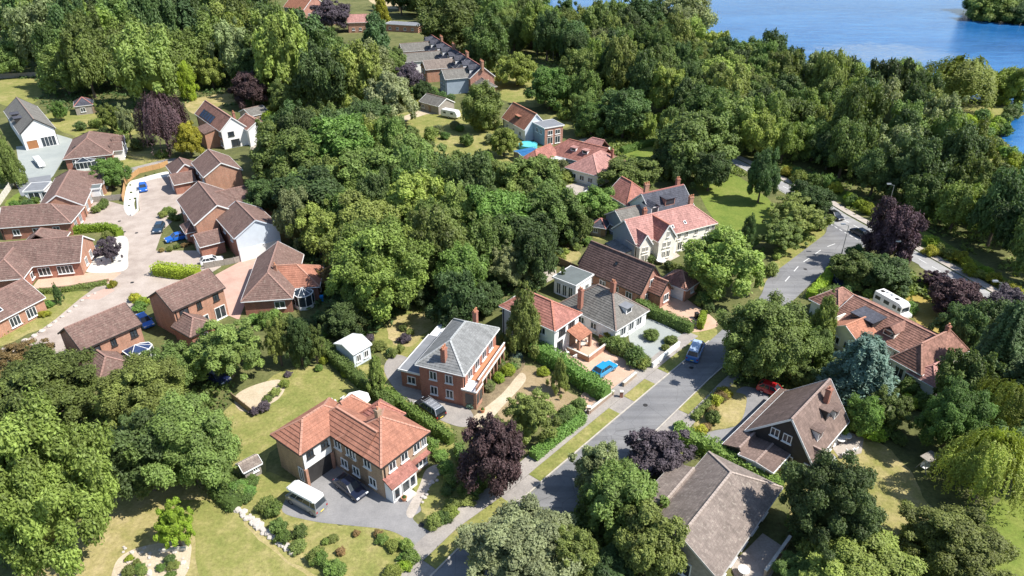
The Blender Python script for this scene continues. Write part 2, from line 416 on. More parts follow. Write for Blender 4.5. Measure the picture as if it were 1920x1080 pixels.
# --- lawns and open ground
LAWNS = []
def lawn(pix, mat, z=.012, name='lawn', jit=.28): LAWNS.append(pix); return sheet(name, pix, z, mat, True, jit)
lawn([(60, 1110), (110, 1020), (170, 950), (190, 900), (240, 880), (330, 900), (420, 925), (470, 985), (545, 1050), (600, 1110)], M_DRYLAWN)
sheet('lawn', [(380, 900), (470, 895), (560, 960), (650, 1000), (700, 1040), (760, 1060), (740, 1110), (580, 1110), (480, 1010)], .008, M_LAWN)
sheet('lawn', [(1480, 960), (1530, 860), (1610, 835), (1660, 870), (1700, 980), (1640, 1040), (1540, 1050)], .008, M_DRYLAWN)
sheet('lawn', [(640, 700), (740, 690), (840, 790), (860, 850), (960, 880), (930, 950), (850, 1000), (790, 990), (830, 880), (760, 800)], .006, M_LAWN)
lawn([(330, 940), (420, 945), (460, 985), (540, 1050), (590, 1110), (400, 1110), (360, 1000)], M_LAWN, .018)
lawn([(405, 790), (470, 735), (535, 692), (600, 690), (665, 722), (700, 745), (650, 800), (520, 840), (500, 905), (560, 930), (535, 965), (480, 930), (440, 880)], M_LAWN)
lawn([(480, 890), (545, 905), (560, 975), (640, 985), (700, 985), (760, 1010), (740, 1075), (650, 1085), (585, 1020), (520, 960)], M_LAWN, .016)
lawn([(780, 905), (840, 880), (900, 930), (860, 985), (800, 970)], M_LAWN)
lawn([(1600, 820), (1660, 838), (1705, 880), (1735, 940), (1770, 965), (1750, 1005), (1680, 1025), (1640, 990), (1640, 900)], M_DRYLAWN)
lawn([(1850, 960), (1930, 940), (1960, 1100), (1840, 1100)], M_GREEN)
lawn([(1445, 880), (1475, 885), (1505, 905), (1470, 920)], M_LAWN)
lawn([(730, 600), (790, 585), (840, 590), (800, 620), (770, 650), (735, 640)], M_DRYLAWN)
lawn([(955, 690), (1010, 690), (1060, 730), (1095, 760), (1040, 790), (960, 800), (930, 760)], M_DRYBED, name='dry_garden_ground')
lawn([(865, 250), (930, 245), (955, 270), (930, 300), (890, 290)], M_LAWN)
lawn([(735, 225), (800, 212), (840, 218), (835, 240), (750, 252)], M_LAWN)
lawn([(1300, 330), (1370, 325), (1450, 385), (1440, 430), (1400, 465), (1335, 405)], M_GREEN)
lawn([(85, 215), (170, 208), (260, 215), (270, 245), (190, 262), (120, 248)], M_LAWN)
lawn([(0, 150), (60, 148), (80, 170), (60, 195), (0, 195)], M_LAWN)
lawn([(-40, 60), (40, 70), (30, 110), (-40, 130)], M_LAWN)
lawn([(225, 290), (300, 282), (330, 290), (300, 308), (230, 315)], M_LAWN)
lawn([(350, 190), (430, 175), (440, 190), (370, 215)], M_DRYLAWN)
lawn([(1165, 285), (1230, 272), (1250, 290), (1190, 305)], M_GREEN)
sheet('lawn', [(745, 215), (850, 206), (930, 225), (985, 262), (975, 315), (900, 325), (820, 285), (740, 260)], .008, M_LAWN)
sheet('lawn', [(930, 120), (1000, 125), (1040, 160), (1010, 200), (950, 190), (900, 165)], .008, M_LAWN)
sheet('lawn', [(700, 620), (740, 575), (850, 570), (880, 600), (800, 650), (740, 690)], .008, M_LAWN)
lawn([(1030, 222), (1060, 212), (1075, 230), (1040, 245)], M_LAWN)
lawn([(1060, 320), (1085, 325), (1105, 350), (1080, 360), (1062, 340)], M_LAWN)
lawn([(1700, 555), (1745, 560), (1785, 600), (1780, 640), (1740, 630), (1715, 600)], M_OCHRE)
lawn([(1680, 720), (1720, 745), (1715, 770), (1680, 770)], M_OCHRE)
lawn([(1045, 455), (1075, 460), (1090, 480), (1060, 495), (1040, 480)], M_DRYLAWN)
lawn([(1120, 395), (1165, 420), (1150, 450), (1110, 440)], M_LAWN)
lawn([(1300, 800), (1330, 745), (1365, 722), (1400, 745), (1395, 790), (1350, 805)], M_DRYLAWN)
lawn([(1435, 735), (1470, 740), (1440, 765), (1425, 755)], M_LAWN)
lawn([(60, 560), (100, 550), (170, 548), (150, 580), (90, 610), (0, 650), (-20, 640), (20, 610)], M_LAWN, .016)
lawn([(170, 345), (205, 340), (205, 368), (172, 368)], M_DRYLAWN, .02)
lawn([(10, 380), (40, 360), (80, 365), (60, 395), (20, 395)], M_GREEN)
lawn([(690, -25), (765, -25), (760, 14), (700, 8)], M_FIELD, name='field')
lawn([(1300, 600), (1345, 620), (1330, 650), (1270, 668), (1280, 640)], M_LAWN)
lawn([(1470, 320), (1560, 370), (1640, 410), (1740, 465), (1900, 555), (1980, 600), (1990, 585), (1900, 530), (1750, 440), (1640, 385), (1560, 345), (1480, 305)], M_GREEN)
lawn([(1765, 218), (1850, 200), (1898, 210), (1918, 218), (1880, 232), (1862, 242), (1880, 268), (1908, 294), (1955, 322), (1955, 345), (1880, 312), (1800, 268)], M_LAWN, name='marsh')
lawn([(1430, 545), (1470, 500), (1520, 465), (1545, 445), (1538, 425), (1500, 440), (1450, 490), (1425, 530)], M_LAWN)

# --- roads
RD = [(700, 1200), (750, 1140), (880, 1010), (982, 935), (1030, 892), (1132, 805), (1272, 687), (1330, 640), (1385, 590), (1425, 556), (1440, 522), (1480, 490), (1530, 452), (1548, 437), (1556, 418),
      (1600, 440), (1640, 458), (1627, 462), (1590, 474), (1558, 500), (1510, 542), (1440, 610), (1400, 648), (1327, 712), (1245, 792), (1180, 855), (1095, 945), (1000, 1050), (880, 1200)]
sheet('road', RD, .03, M_ROAD)
MAINRD = [(1340, 280), (1372, 294), (1420, 317), (1460, 337), (1552, 382), (1590, 405), (1655, 440), (1720, 472), (1792, 512), (1880, 562), (2000, 632), (2000, 655), (1870, 583), (1737, 508),
          (1715, 492), (1640, 460), (1550, 412), (1460, 354), (1420, 331), (1372, 306), (1340, 292)]
sheet('main_road', MAINRD, .034, M_ROAD2)
# footways, verges and kerbs follow the road edge
def strip(name, line, off0, off1, z, mat, height=0.0, kind='structure'):
    w = [P(*p, 0) for p in line]; L_, R_ = [], []
    for i, p in enumerate(w):
        d = (w[min(i + 1, len(w) - 1)] - w[max(i - 1, 0)]).normalized(); nrm = Vector((-d.y, d.x, 0))
        L_.append(p + nrm * off0); R_.append(p + nrm * off1)
    b = MB()
    for i in range(len(w) - 1):
        q = [R_[i], R_[i + 1], L_[i + 1], L_[i]]
        if off0 < off1: q = q[::-1]
        b.poly([(p.x, p.y, z + height) for p in q])
        if height:
            for a, c in ((R_[i], R_[i + 1]), (L_[i + 1], L_[i])):
                b.poly([(a.x, a.y, z - .02), (c.x, c.y, z - .02), (c.x, c.y, z + height), (a.x, a.y, z + height)])
    o = b.build(name, mat); tag(o, kind=kind); return o
LK = [(750, 1140), (880, 1010), (982, 935), (1030, 892), (1132, 805), (1272, 687), (1330, 640)]      # left kerb, going away
RK = [(1095, 945), (1180, 855), (1245, 792), (1327, 712), (1400, 648)]                                # right kerb, going away
strip('kerb', LK, 0, .16, .03, M_KERB, .11); strip('kerb', RK, -.16, 0, .03, M_KERB, .11)
strip('pavement', LK, 2.0, 4.1, .02, M_PATH, .10)
strip('pavement', RK[1:], -3.1, -1.7, .02, M_PATH, .10)
def seg(line, a, b_):
    """the piece of a photo line between two rows"""
    out = []; pts = sorted(line, key=lambda p: -p[1])
    def at(y):
        for p, q in zip(pts, pts[1:]):
            if p[1] >= y >= q[1]:
                t = (p[1] - y) / (p[1] - q[1]); return (p[0] + (q[0] - p[0]) * t, y)
    return [at(a)] + [p for p in pts if b_ < p[1] < a] + [at(b_)]
for a, b_ in ((1070, 950), (905, 778), (755, 722), (702, 662)):
    strip('verge', seg(LK, a, b_), .18, 1.95, .03, M_LAWN, .09)
for a, b_ in ((905, 882), (768, 728), ):
    strip('verge', seg(RK, a, b_), -1.65, -.18, .03, M_LAWN, .09)
strip('drive_crossing', seg(LK, 1140, 1070), .18, 1.95, .028, M_PATH, .06); strip('drive_crossing', seg(LK, 950, 905), .18, 1.95, .028, M_PATH, .06)
strip('drive_crossing', seg(LK, 778, 755), .18, 1.95, .028, M_PATH, .06); strip('drive_crossing', seg(LK, 722, 702), .18, 1.95, .028, M_PATH, .06)
strip('drive_crossing', seg(RK, 882, 768), -1.65, -.18, .028, M_PATH, .06)
UK = [(1372, 292), (1420, 315), (1460, 335), (1552, 380), (1590, 403), (1655, 438), (1720, 470), (1792, 510), (1880, 560), (2000, 630)]
strip('pavement', UK, .2, 1.8, .03, M_SLAB, .10); strip('kerb', UK, .0, .18, .034, M_KERB, .11)
# painted lines, each dash its own marking
def dashes(line, n, frac, w, z=.05):
    ws_ = [P(*p, 0) for p in line]
    tot = sum((q - p).length for p, q in zip(ws_, ws_[1:]))
    def at(s):
        for p, q in zip(ws_, ws_[1:]):
            l = (q - p).length
            if s <= l: return p + (q - p) * (s / l), (q - p).normalized()
            s -= l
        return ws_[-1], (ws_[-1] - ws_[-2]).normalized()
    for k in range(n):
        a, d = at(tot * k / n); c, d2 = at(tot * (k + frac) / n)
        nrm = Vector((-d.y, d.x, 0)) * w / 2
        b = MB(); b.poly([(p.x, p.y, z) for p in (a - nrm, c - nrm, c + nrm, a + nrm)])
        tag(b.build('road_marking', M_PAINT), kind='structure')
dashes([(1375, 299), (1460, 345), (1552, 396), (1600, 422), (1640, 445), (1720, 484), (1870, 572), (1960, 622)], 26, .62, .18)
dashes([(1472, 528), (1500, 496), (1545, 465), (1580, 452)], 5, .5, .16)
dashes([(1556, 420), (1580, 434), (1612, 452), (1640, 462)], 8, .55, .2)
dashes([(1372, 304), (1460, 352), (1548, 408)], 1, 1, .12)

# --- drives, yards and patios
CLOSE = [(-10, 672), (58, 632), (105, 598), (150, 560), (205, 520), (228, 500), (236, 470), (232, 440), (214, 432), (180, 428), (150, 425), (140, 412), (160, 385), (185, 372), (232, 385), (250, 402), (262, 395),
         (258, 365), (268, 340), (310, 322), (338, 345), (350, 372), (340, 400), (305, 432), (292, 470), (350, 470), (385, 470), (415, 500), (350, 540), (290, 560), (255, 590), (200, 600), (140, 640), (120, 690), (60, 720)]
sheet('close_road', CLOSE, .026, M_CLOSE, False)
sheet('driveway', [(392, 522), (470, 480), (500, 478), (475, 530), (448, 600), (424, 590)], .034, M_PINKPAVE, False)
sheet('driveway', [(60, 540), (75, 520), (205, 508), (228, 512), (205, 530), (140, 542)], .034, M_TANPAVE, False)
sheet('driveway', [(150, 560), (205, 538), (215, 545), (185, 562)], .03, M_PINKPAVE, False)
sheet('driveway', [(575, 905), (600, 870), (660, 860), (725, 935), (768, 930), (790, 955), (775, 975), (830, 1010), (860, 1020), (800, 1060), (772, 1020), (730, 995), (650, 985), (590, 978), (530, 960), (545, 925)], .03, M_DRIVE)
sheet('driveway', [(720, 690), (745, 665), (800, 690), (880, 740), (885, 790), (860, 800), (800, 775), (745, 735)], .03, M_PATH)
sheet('driveway', [(1085, 660), (1120, 640), (1190, 690), (1195, 705), (1108, 765), (1090, 740), (1130, 715), (1080, 690)], .03, M_TANPAVE)
sheet('patio', [(1042, 650), (1100, 622), (1130, 650), (1105, 682), (1085, 690)], .045, M_TANPAVE, False)
sheet('driveway', [(1222, 545), (1250, 535), (1300, 570), (1330, 590), (1345, 612), (1290, 622), (1255, 590), (1215, 562)], .03, M_TANPAVE)
sheet('gravel_garden', [(1180, 620), (1215, 598), (1290, 635), (1270, 652), (1232, 690), (1190, 660)], .03, M_PALEDRIVE)
sheet('driveway', [(1330, 810), (1385, 795), (1400, 745), (1380, 735), (1400, 725), (1440, 740), (1430, 770), (1400, 810), (1375, 840), (1330, 850), (1290, 830)], .03, M_DRIVE)
sheet('patio', [(1560, 840), (1590, 810), (1620, 820), (1615, 850), (1575, 860)], .03, M_SLAB, False)
sheet('patio', [(1370, 1060), (1430, 1000), (1475, 1030), (1440, 1090), (1380, 1090)], .03, M_SLAB, False)
sheet('yard', [(30, 275), (60, 272), (100, 250), (140, 262), (118, 300), (100, 330), (85, 345), (35, 350), (36, 310)], .03, M_PALEDRIVE, False)
sheet('yard', [(28, 338), (95, 328), (98, 365), (40, 370)], .036, M_LEAD, False)
sheet('gravel_garden', [(212, 446), (238, 446), (240, 480), (232, 508), (156, 508), (165, 470)], .045, M_GRAVEL)
sheet('gravel_bank', [(240, 345), (262, 335), (312, 322), (318, 330), (275, 340), (262, 360), (252, 380), (254, 400), (240, 404), (232, 385)], .05, M_GRAVEL)
sheet('side_path', [(232, 318), (305, 300), (330, 296), (330, 304), (300, 312), (240, 326)], .03, M_PATH, False)
sheet('patio', [(462, 240), (490, 245), (510, 265), (505, 290), (470, 280)], .03, M_SLAB, False)
sheet('sandy_bed', [(440, 745), (470, 725), (520, 712), (535, 725), (520, 750), (480, 768), (450, 770)], .034, M_SAND)
sheet('rock_garden_bed', [(215, 1060), (240, 1035), (290, 1020), (350, 1015), (358, 1040), (335, 1090), (220, 1100)], .034, M_SAND)
sheet('flower_bed', [(880, 750), (920, 700), (960, 670), (985, 680), (960, 720), (930, 760), (900, 790)], .034, M_SOIL)
sheet('garden_path', [(880, 790), (905, 800), (945, 760), (985, 715), (975, 700), (940, 740)], .04, M_SAND)
sheet('patio', [(1055, 350), (1110, 335), (1120, 345), (1090, 372)], .03, M_SLAB, False)
sheet('patio', [(1085, 262), (1140, 250), (1150, 262), (1110, 275)], .03, M_SLAB, False)
sheet('garden_path', [(790, 205), (850, 200), (856, 214), (800, 214), (745, 232), (738, 226)], .03, M_SAND, False)
sheet('patio', [(1225, 478), (1258, 466), (1275, 480), (1245, 495)], .03, M_SLAB, False)
sheet('patio', [(1010, 500), (1040, 495), (1045, 520), (1025, 530)], .03, M_SLAB, False)
sheet('patio', [(470, 232), (500, 250), (490, 258), (462, 250)], .036, M_SLAB, False)
sheet('patio', [(785, 915), (800, 880), (830, 870), (822, 890), (795, 930), (775, 970), (762, 960)], .038, M_SLAB)
for q in ((233, 435), (256, 437), (248, 530), (330, 522), (224, 415), (790, 985), (1150, 780), (1210, 760), (1296, 690), (1080, 870), (1510, 505), (1440, 575)):
    p = P(*q, 0); b = MB(); b.lathe((p.x, p.y, .03), [(.33, 0), (.33, .022)], 12); tag(b.build('manhole_cover', M_DARKTRIM), kind='structure')
# ------------------------------------------------------------------ building kit
class Blk:
    """a rectangular block: origin corner o, axis s at angle ang, t to its left; eaves at t=0 (near) and t=W (far)"""
    def __init__(b, o, ang, L, W, he, hr=None, ends='gg', ov=.35, rt=None, s0=0.0, t0=0.0, z0=0.0):
        a = R(ang); b.ax = Vector((math.cos(a), math.sin(a), 0)); b.pv = Vector((-b.ax.y, b.ax.x, 0))
        b.o = Vector((o[0], o[1], 0)) + b.ax * s0 + b.pv * t0; b.ang = a
        b.L, b.W, b.he, b.hr, b.ends, b.ov, b.z0 = L, W, he, hr, ends, ov, z0
        b.rt = W / 2 if rt is None else rt
        b.h = [min(b.rt, L / 2) if e == 'h' else 0.0 for e in ends]
    def pt(b, s, t, z): return b.o + b.ax * s + b.pv * t + Vector((0, 0, z))
    def roof_z(b, s, t):
        z = b.he + (b.hr - b.he) * (t / b.rt if t <= b.rt else (b.W - t) / (b.W - b.rt))
        for e, q in ((0, s), (1, b.L - s)):
            if b.h[e]: z = min(z, b.he + (b.hr - b.he) * q / b.h[e])
        return z
def turn(o, ang, L, W, he, hr, ends='gg', **k):
    """same frame, but the ridge runs along t"""
    a = R(ang); s0, t0 = k.pop('s0', 0), k.pop('t0', 0)
    ax = Vector((math.cos(a), math.sin(a), 0)); pv = Vector((-ax.y, ax.x, 0))
    q = Vector((o[0], o[1], 0)) + ax * (s0 + L) + pv * t0
    return Blk((q.x, q.y), ang + 90, W, L, he, hr, ends, **k)

def slope(mb, bl, br, tr, tl, course=None, thick=.14):
    course = course or COURSE[0]; lift = COURSE[1]
    u = (br - bl).normalized(); n = (br - bl).cross(tl - bl)
    if n.length < 1e-6: n = (br - bl).cross(tr - bl)
    n.normalize(); v = n.cross(u)
    H = (tl - bl).dot(v); K = max(2, int(round(H / course)))
    uv = lambda p: ((p - bl).dot(u), (p - bl).dot(v))
    for k in range(K):
        a, c = k / K, (k + 1) / K
        l0, r0, l1, r1 = bl.lerp(tl, a), br.lerp(tr, a), bl.lerp(tl, c), br.lerp(tr, c)
        q = [l0 + n * lift, r0 + n * lift, r1 + n * .012, l1 + n * .012]
        U = [uv(l0), uv(r0), uv(r1), uv(l1)]
        if (l1 - r1).length < .02: q, U = q[:3], U[:3]
        mb.poly(q, U)
        mb.poly([l0 + n * .005, r0 + n * .005, r0 + n * lift, l0 + n * lift], [uv(l0), uv(r0), uv(r0), uv(l0)])
    base = [bl, br, tr, tl] if (tl - tr).length > .02 else [bl, br, tr]
    low = [p - n * thick for p in base]
    mb.poly(low[::-1])
    for i in range(len(base)):
        j = (i + 1) % len(base); mb.poly([low[i], low[j], base[j] + n * .01, base[i] + n * .01])
def capline(mb, a, b_, r=.13):
    n = max(1, int((b_ - a).length / .45)); d = (b_ - a)
    for k in range(n):                               # one tile after the other, each lapping the next
        mb.beam(a + d * (k / n), a + d * ((k + .93) / n), r * 2, r * 1.5)

COURSE = [.40, .055]                                # tile course and the step at its lower edge
class House:
    def __init__(h, name, label, cat, at, group=None):
        h.root = thing(name, label, cat, (at[0], at[1], 0), 0, group); h.n = 0
        h.walls = {}; h.roofs = {}; h.ridges = {}; h.barge = {}; h.gutter = {}
    def mb(h, d, k): return d.setdefault((h.n, k), MB())   # one mesh per block and material
    def block(h, B, wall, roof, faces=None, gut=True, barge=True, walls=True):
        h.last = B; h.n += 1; faces = faces or {}
        ov = B.ov; L, W, he, hr, rt = B.L, B.W, B.he, B.hr, B.rt
        e0 = .22 if B.ends[0] != 'n' else 0; e1 = .22 if B.ends[1] != 'n' else 0
        i0 = ov if B.ends[0] == 'h' else e0; i1 = ov if B.ends[1] == 'h' else e1
        wn_, wf = ov, W - ov; z0 = B.z0
        B.inset = (i0, i1)
        if hr is None:                               # flat roof with a raised edge
            if walls:
                for nm, a, c in (('near', (i0, wn_), (L - i1, wn_)), ('s1', (L - i1, wn_), (L - i1, wf)), ('far', (L - i1, wf), (i0, wf)), ('s0', (i0, wf), (i0, wn_))):
                    l = math.hypot(a[0] - c[0], a[1] - c[1])
                    h.mb(h.walls, faces.get(nm, wall)).poly([B.pt(*a, z0), B.pt(*c, z0), B.pt(*c, he), B.pt(*a, he)], [(0, 0), (l, 0), (l, he), (0, he)])
            m = h.mb(h.roofs, roof)
            m.box(B.pt(L / 2, W / 2, he), L, W, .16, B.ang)
            for (s, t, sx, sy) in ((L / 2, .05, L + .1, .12), (L / 2, W - .05, L + .1, .12), (.05, W / 2, .12, W - .14), (L - .05, W / 2, .12, W - .14)):
                h.mb(h.barge, 0).box(B.pt(s, t, he - .06), sx, sy, .30, B.ang)
            return B
        zn = he + (hr - he) * ov / rt - .06; zf = he + (hr - he) * ov / (W - rt) - .06
        if walls:
            def face(nm, pts):
                p0 = pts[0]; h.mb(h.walls, faces.get(nm, wall)).poly([B.pt(*p) for p in pts], [(math.hypot(p[0] - p0[0], p[1] - p0[1]), p[2]) for p in pts])
            face('near', [(i0, wn_, z0), (L - i1, wn_, z0), (L - i1, wn_, zn), (i0, wn_, zn)])
            face('far', [(L - i1, wf, z0), (i0, wf, z0), (i0, wf, zf), (L - i1, wf, zf)])
            g1 = [(L - i1, rt, hr - .12)] if B.ends[1] == 'g' else []
            g0 = [(i0, rt, hr - .12)] if B.ends[0] == 'g' else []
            face('s1', [(L - i1, wn_, z0), (L - i1, wf, z0), (L - i1, wf, zf)] + g1 + [(L - i1, wn_, zn)])
            face('s0', [(i0, wf, z0), (i0, wn_, z0), (i0, wn_, zn)] + g0 + [(i0, wf, zf)])
        if walls and B.L > 6:
            for s_, t_ in ((i0 + .3, wn_ - .08), (L - i1 - .3, wf + .08)):
                d_ = MB(); d_.box(B.pt(s_, t_, z0), .11, .11, he - .12, B.ang); d_.build('downpipe', M_DARKTRIM, h.root)
        m = h.mb(h.roofs, roof); rd = h.mb(h.ridges, roof)
        r0, r1 = B.pt(B.h[0], rt, hr), B.pt(L - B.h[1], rt, hr)
        A, C, D, E_ = B.pt(0, 0, he), B.pt(L, 0, he), B.pt(L, W, he), B.pt(0, W, he)
        slope(m, A, C, r1, r0); slope(m, D, E_, r0, r1)
        if B.h[1]: slope(m, C, D, r1, r1); capline(rd, C, r1); capline(rd, D, r1)
        if B.h[0]: slope(m, E_, A, r0, r0); capline(rd, A, r0); capline(rd, E_, r0)
        if (r1 - r0).length > .3: capline(rd, r0 + Vector((0, 0, .04)), r1 + Vector((0, 0, .04)))
        if barge:
            for e, s in ((0, -.03), (1, L + .03)):
                if B.ends[e] == 'g':
                    h.mb(h.barge, e).beam(B.pt(s, 0, he - .06), B.pt(s, rt, hr - .02), .05, .24); h.mb(h.barge, e).beam(B.pt(s, W, he - .06), B.pt(s, rt, hr - .02), .05, .24)
        if gut:
            for p, q in ((A, C), (E_, D)):
                o_ = -B.pv * .06 if p is A else B.pv * .06
                h.mb(h.gutter, 'n' if p is A else 'f').beam(p + o_ - Vector((0, 0, .07)), q + o_ - Vector((0, 0, .07)), .11, .12)
            for e, (p, q) in ((1, (C, D)), (0, (E_, A))):
                if B.ends[e] == 'h': o_ = B.ax * (.06 if e else -.06); h.mb(h.gutter, e).beam(p + o_ - Vector((0, 0, .07)), q + o_ - Vector((0, 0, .07)), .11, .12)
        return B
    def spot(h, B, face, x, z):
        """point on a wall, its outward direction, and the direction along it. x runs from the left as seen from outside"""
        i0, i1 = B.inset
        if face == 'near': return B.pt(i0 + x, B.ov, z), -B.pv, B.ax, B.L - i0 - i1
        if face == 's1': return B.pt(B.L - i1, B.ov + x, z), B.ax, B.pv, B.W - 2 * B.ov
        if face == 'far': return B.pt(B.L - i1 - x, B.W - B.ov, z), B.pv, -B.ax, B.L - i0 - i1
        return B.pt(i0, B.W - B.ov - x, z), -B.ax, -B.pv, B.W - 2 * B.ov
    def window(h, B, face, x, z, w, ht, frame=None, name='window', bars=1, glass=None, out=0):
        p, n, d, _ = h.spot(B, face, x, z); p = p + n * out; up = Vector((0, 0, 1)); f = .09
        b = MB(); c = p + n * .045
        for a, e in ((c - d * w / 2, c + d * w / 2), (c - d * w / 2 + up * ht, c + d * w / 2 + up * ht)): b.beam(a, e, .11, f, up)
        for k in range(bars + 2):
            q = c - d * (w / 2 - f / 2) + d * ((w - f) * k / (bars + 1)); b.beam(q + up * f / 2, q + up * (ht - f / 2), f, .10, n)
        if name == 'window': b.beam(c - d * (w / 2 + .1) - up * .09 + n * .05, c + d * (w / 2 + .1) - up * .09 + n * .05, .24, .07)
        fr = b.build(name, frame or M_WHITE, h.root)
        g = MB(); q = p + n * .03; g.poly([q - d * w / 2, q + d * w / 2, q + d * w / 2 + up * ht, q - d * w / 2 + up * ht]); g.build('pane', glass or M_GLASS, fr)
        return fr
    def row(h, B, face, n, z, w=1.3, ht=1.15, m=.9, **k):
        l = h.spot(B, face, 0, 0)[3]
        for i in range(n): h.window(B, face, m + (l - 2 * m) * (i + .5) / n if n > 1 else l / 2, z, w, ht, **k)
    def door(h, B, face, x, w=.95, ht=2.05, mat=None):
        p, n, d, _ = h.spot(B, face, x, .05); b = MB(); b.beam(p + n * .04 + Vector((0, 0, ht / 2)) - d * w / 2, p + n * .04 + Vector((0, 0, ht / 2)) + d * w / 2, .08, ht, (0, 0, 1))
        o = b.build('door', mat or M_WOOD, h.root)
        g = MB(); g.box(p + n * .1 + d * w * .36 + Vector((0, 0, .95)), .05, .05, .14); g.build('handle', M_METAL, o); return o
    def garage_door(h, B, face, x, w=2.3, ht=2.1, mat=None):
        p, n, d, _ = h.spot(B, face, x, .05); o = None
        root = MB(); root.beam(p + n * .03 + Vector((0, 0, ht + .06)) - d * (w / 2 + .08), p + n * .03 + Vector((0, 0, ht + .06)) + d * (w / 2 + .08), .08, .12)
        o = root.build('garage_door', M_WHITE, h.root)
        for k in range(4):
            z = ht * (k + .5) / 4; b = MB(); b.beam(p + n * .04 + Vector((0, 0, z)) - d * w / 2, p + n * .04 + Vector((0, 0, z)) + d * w / 2, .07, ht / 4 - .03); b.build('panel', mat or M_WHITE, o)
    def chimney(h, p, top, w=.95, d=.6, ang=0.0, base=None, wall='redbrick', pots=2):
        b = MB(); z = base if base is not None else max(0, top - 2.6)
        b.box((p[0], p[1], z), w, d, top - z - .25, ang); b.box((p[0], p[1], top - .25), w + .14, d + .14, .12, ang); b.box((p[0], p[1], top - .13), w + .04, d + .04, .13, ang)
        c = b.build('chimney', WALL[wall], h.root); ca, sa = math.cos(ang), math.sin(ang)
        for k in range(pots):
            x = (k - (pots - 1) / 2) * w * .5; m = MB(); m.lathe((p[0] + x * ca, p[1] + x * sa, top), [(.13, 0), (.11, .3), (.14, .34), (.14, .38)], 8); m.build('chimney_pot', M_TERRACOTTA, c)
    def dormer(h, B, side, s, w, z, ht, wall='white', roof='grey', gable=False):
        t = (z - B.he) / (B.hr - B.he) * B.rt if side == 'near' else B.W - (z - B.he) / (B.hr - B.he) * (B.W - B.rt)
        dirn = B.pv if side == 'near' else -B.pv
        run = ht / ((B.hr - B.he) / (B.rt if side == 'near' else B.W - B.rt)) + .3
        c = B.pt(s, t, z - .5) + dirn * run / 2; ang = B.ang
        b = MB(); b.box(c, w, run, ht + .5, ang); o = b.build('dormer', WALL[wall], h.root)
        f = B.pt(s, t, z); m = MB()
        if gable:
            k = w / 2 + .15; ap = Vector((0, 0, ht + k * .75)); lo = Vector((0, 0, ht - .03)); d = B.ax if side == 'near' else -B.ax
            bk = dirn * (run + 1.0); fr = -dirn * .2
            slope(m, f + bk - d * k + lo, f + fr - d * k + lo, f + fr + ap, f + bk + ap); slope(m, f + fr + d * k + lo, f + bk + d * k + lo, f + bk + ap, f + fr + ap)
        else:
            m.box(B.pt(s, t, z + ht) + dirn * (run / 2 - .1), w + .3, run + .3, .12, ang)
        m.build('dormer_roof', ROOF[roof] if isinstance(roof, str) else roof, o)
        g = MB(); n = -dirn; q = f + n * .02; d = B.ax * (w / 2 - .15)
        g.poly([q - d + Vector((0, 0, .2)), q + d + Vector((0, 0, .2)), q + d + Vector((0, 0, ht - .15)), q - d + Vector((0, 0, ht - .15))] if side == 'near' else [q + d + Vector((0, 0, .2)), q - d + Vector((0, 0, .2)), q - d + Vector((0, 0, ht - .15)), q + d + Vector((0, 0, ht - .15))])
        g.build('pane', M_GLASS, o)
    def skylight(h, B, side, s, frac, w=.8, l=1.1, frame=None, glass=None, name='skylight'):
        t = B.rt * frac if side == 'near' else B.W - (B.W - B.rt) * frac
        p = B.pt(s, t, B.roof_z(s, t)); q = B.pt(s, B.rt, B.hr); v = (q - p).normalized(); n = (B.ax.cross(v) if side == 'near' else v.cross(B.ax)).normalized()
        if n.z < 0: n = -n
        b = MB(); c = p + n * .09
        for e in (-1, 1):
            b.beam(c + B.ax * e * w / 2 - v * l / 2, c + B.ax * e * w / 2 + v * l / 2, .09, .12, n); b.beam(c + v * e * l / 2 - B.ax * w / 2, c + v * e * l / 2 + B.ax * w / 2, .09, .12, n)
        o = b.build(name, frame or M_WHITE, h.root); g = MB(); c = p + n * .11
        g.poly([c - B.ax * w / 2 - v * l / 2, c + B.ax * w / 2 - v * l / 2, c + B.ax * w / 2 + v * l / 2, c - B.ax * w / 2 + v * l / 2]); g.build('pane', glass or M_GLASS, o)
    def leanto(h, B, face, x0, x1, depth, z_in, z_out, wall, roof, walls=True):
        """a lean-to roof against a wall"""
        p0, n, d, _ = h.spot(B, face, x0, 0); p1 = h.spot(B, face, x1, 0)[0]; up = Vector((0, 0, 1))
        h.n += 1; m = h.mb(h.roofs, roof); slope(m, p0 + n * (depth + .2) + up * z_out - d * .2, p1 + n * (depth + .2) + up * z_out + d * .2, p1 + up * z_in + d * .2, p0 + up * z_in - d * .2)
        if walls:
            w = h.mb(h.walls, wall); a, c = p0 + n * depth, p1 + n * depth; z = z_out - .08
            w.poly([a, c, c + up * z, a + up * z], [(0, 0), ((c - a).length, 0), ((c - a).length, z), (0, z)])
            w.poly([p0, a, a + up * z, p0 + up * (z_in - .1)], [(0, 0), (depth, 0), (depth, z), (0, z_in)])
            w.poly([c, p1, p1 + up * (z_in - .1), c + up * z], [(0, 0), (depth, 0), (depth, z_in), (0, z)])
    def boxpart(h, name, mat, c, sx, sy, sz, ang=0):
        b = MB(); b.box(c, sx, sy, sz, ang); return b.build(name, mat, h.root)
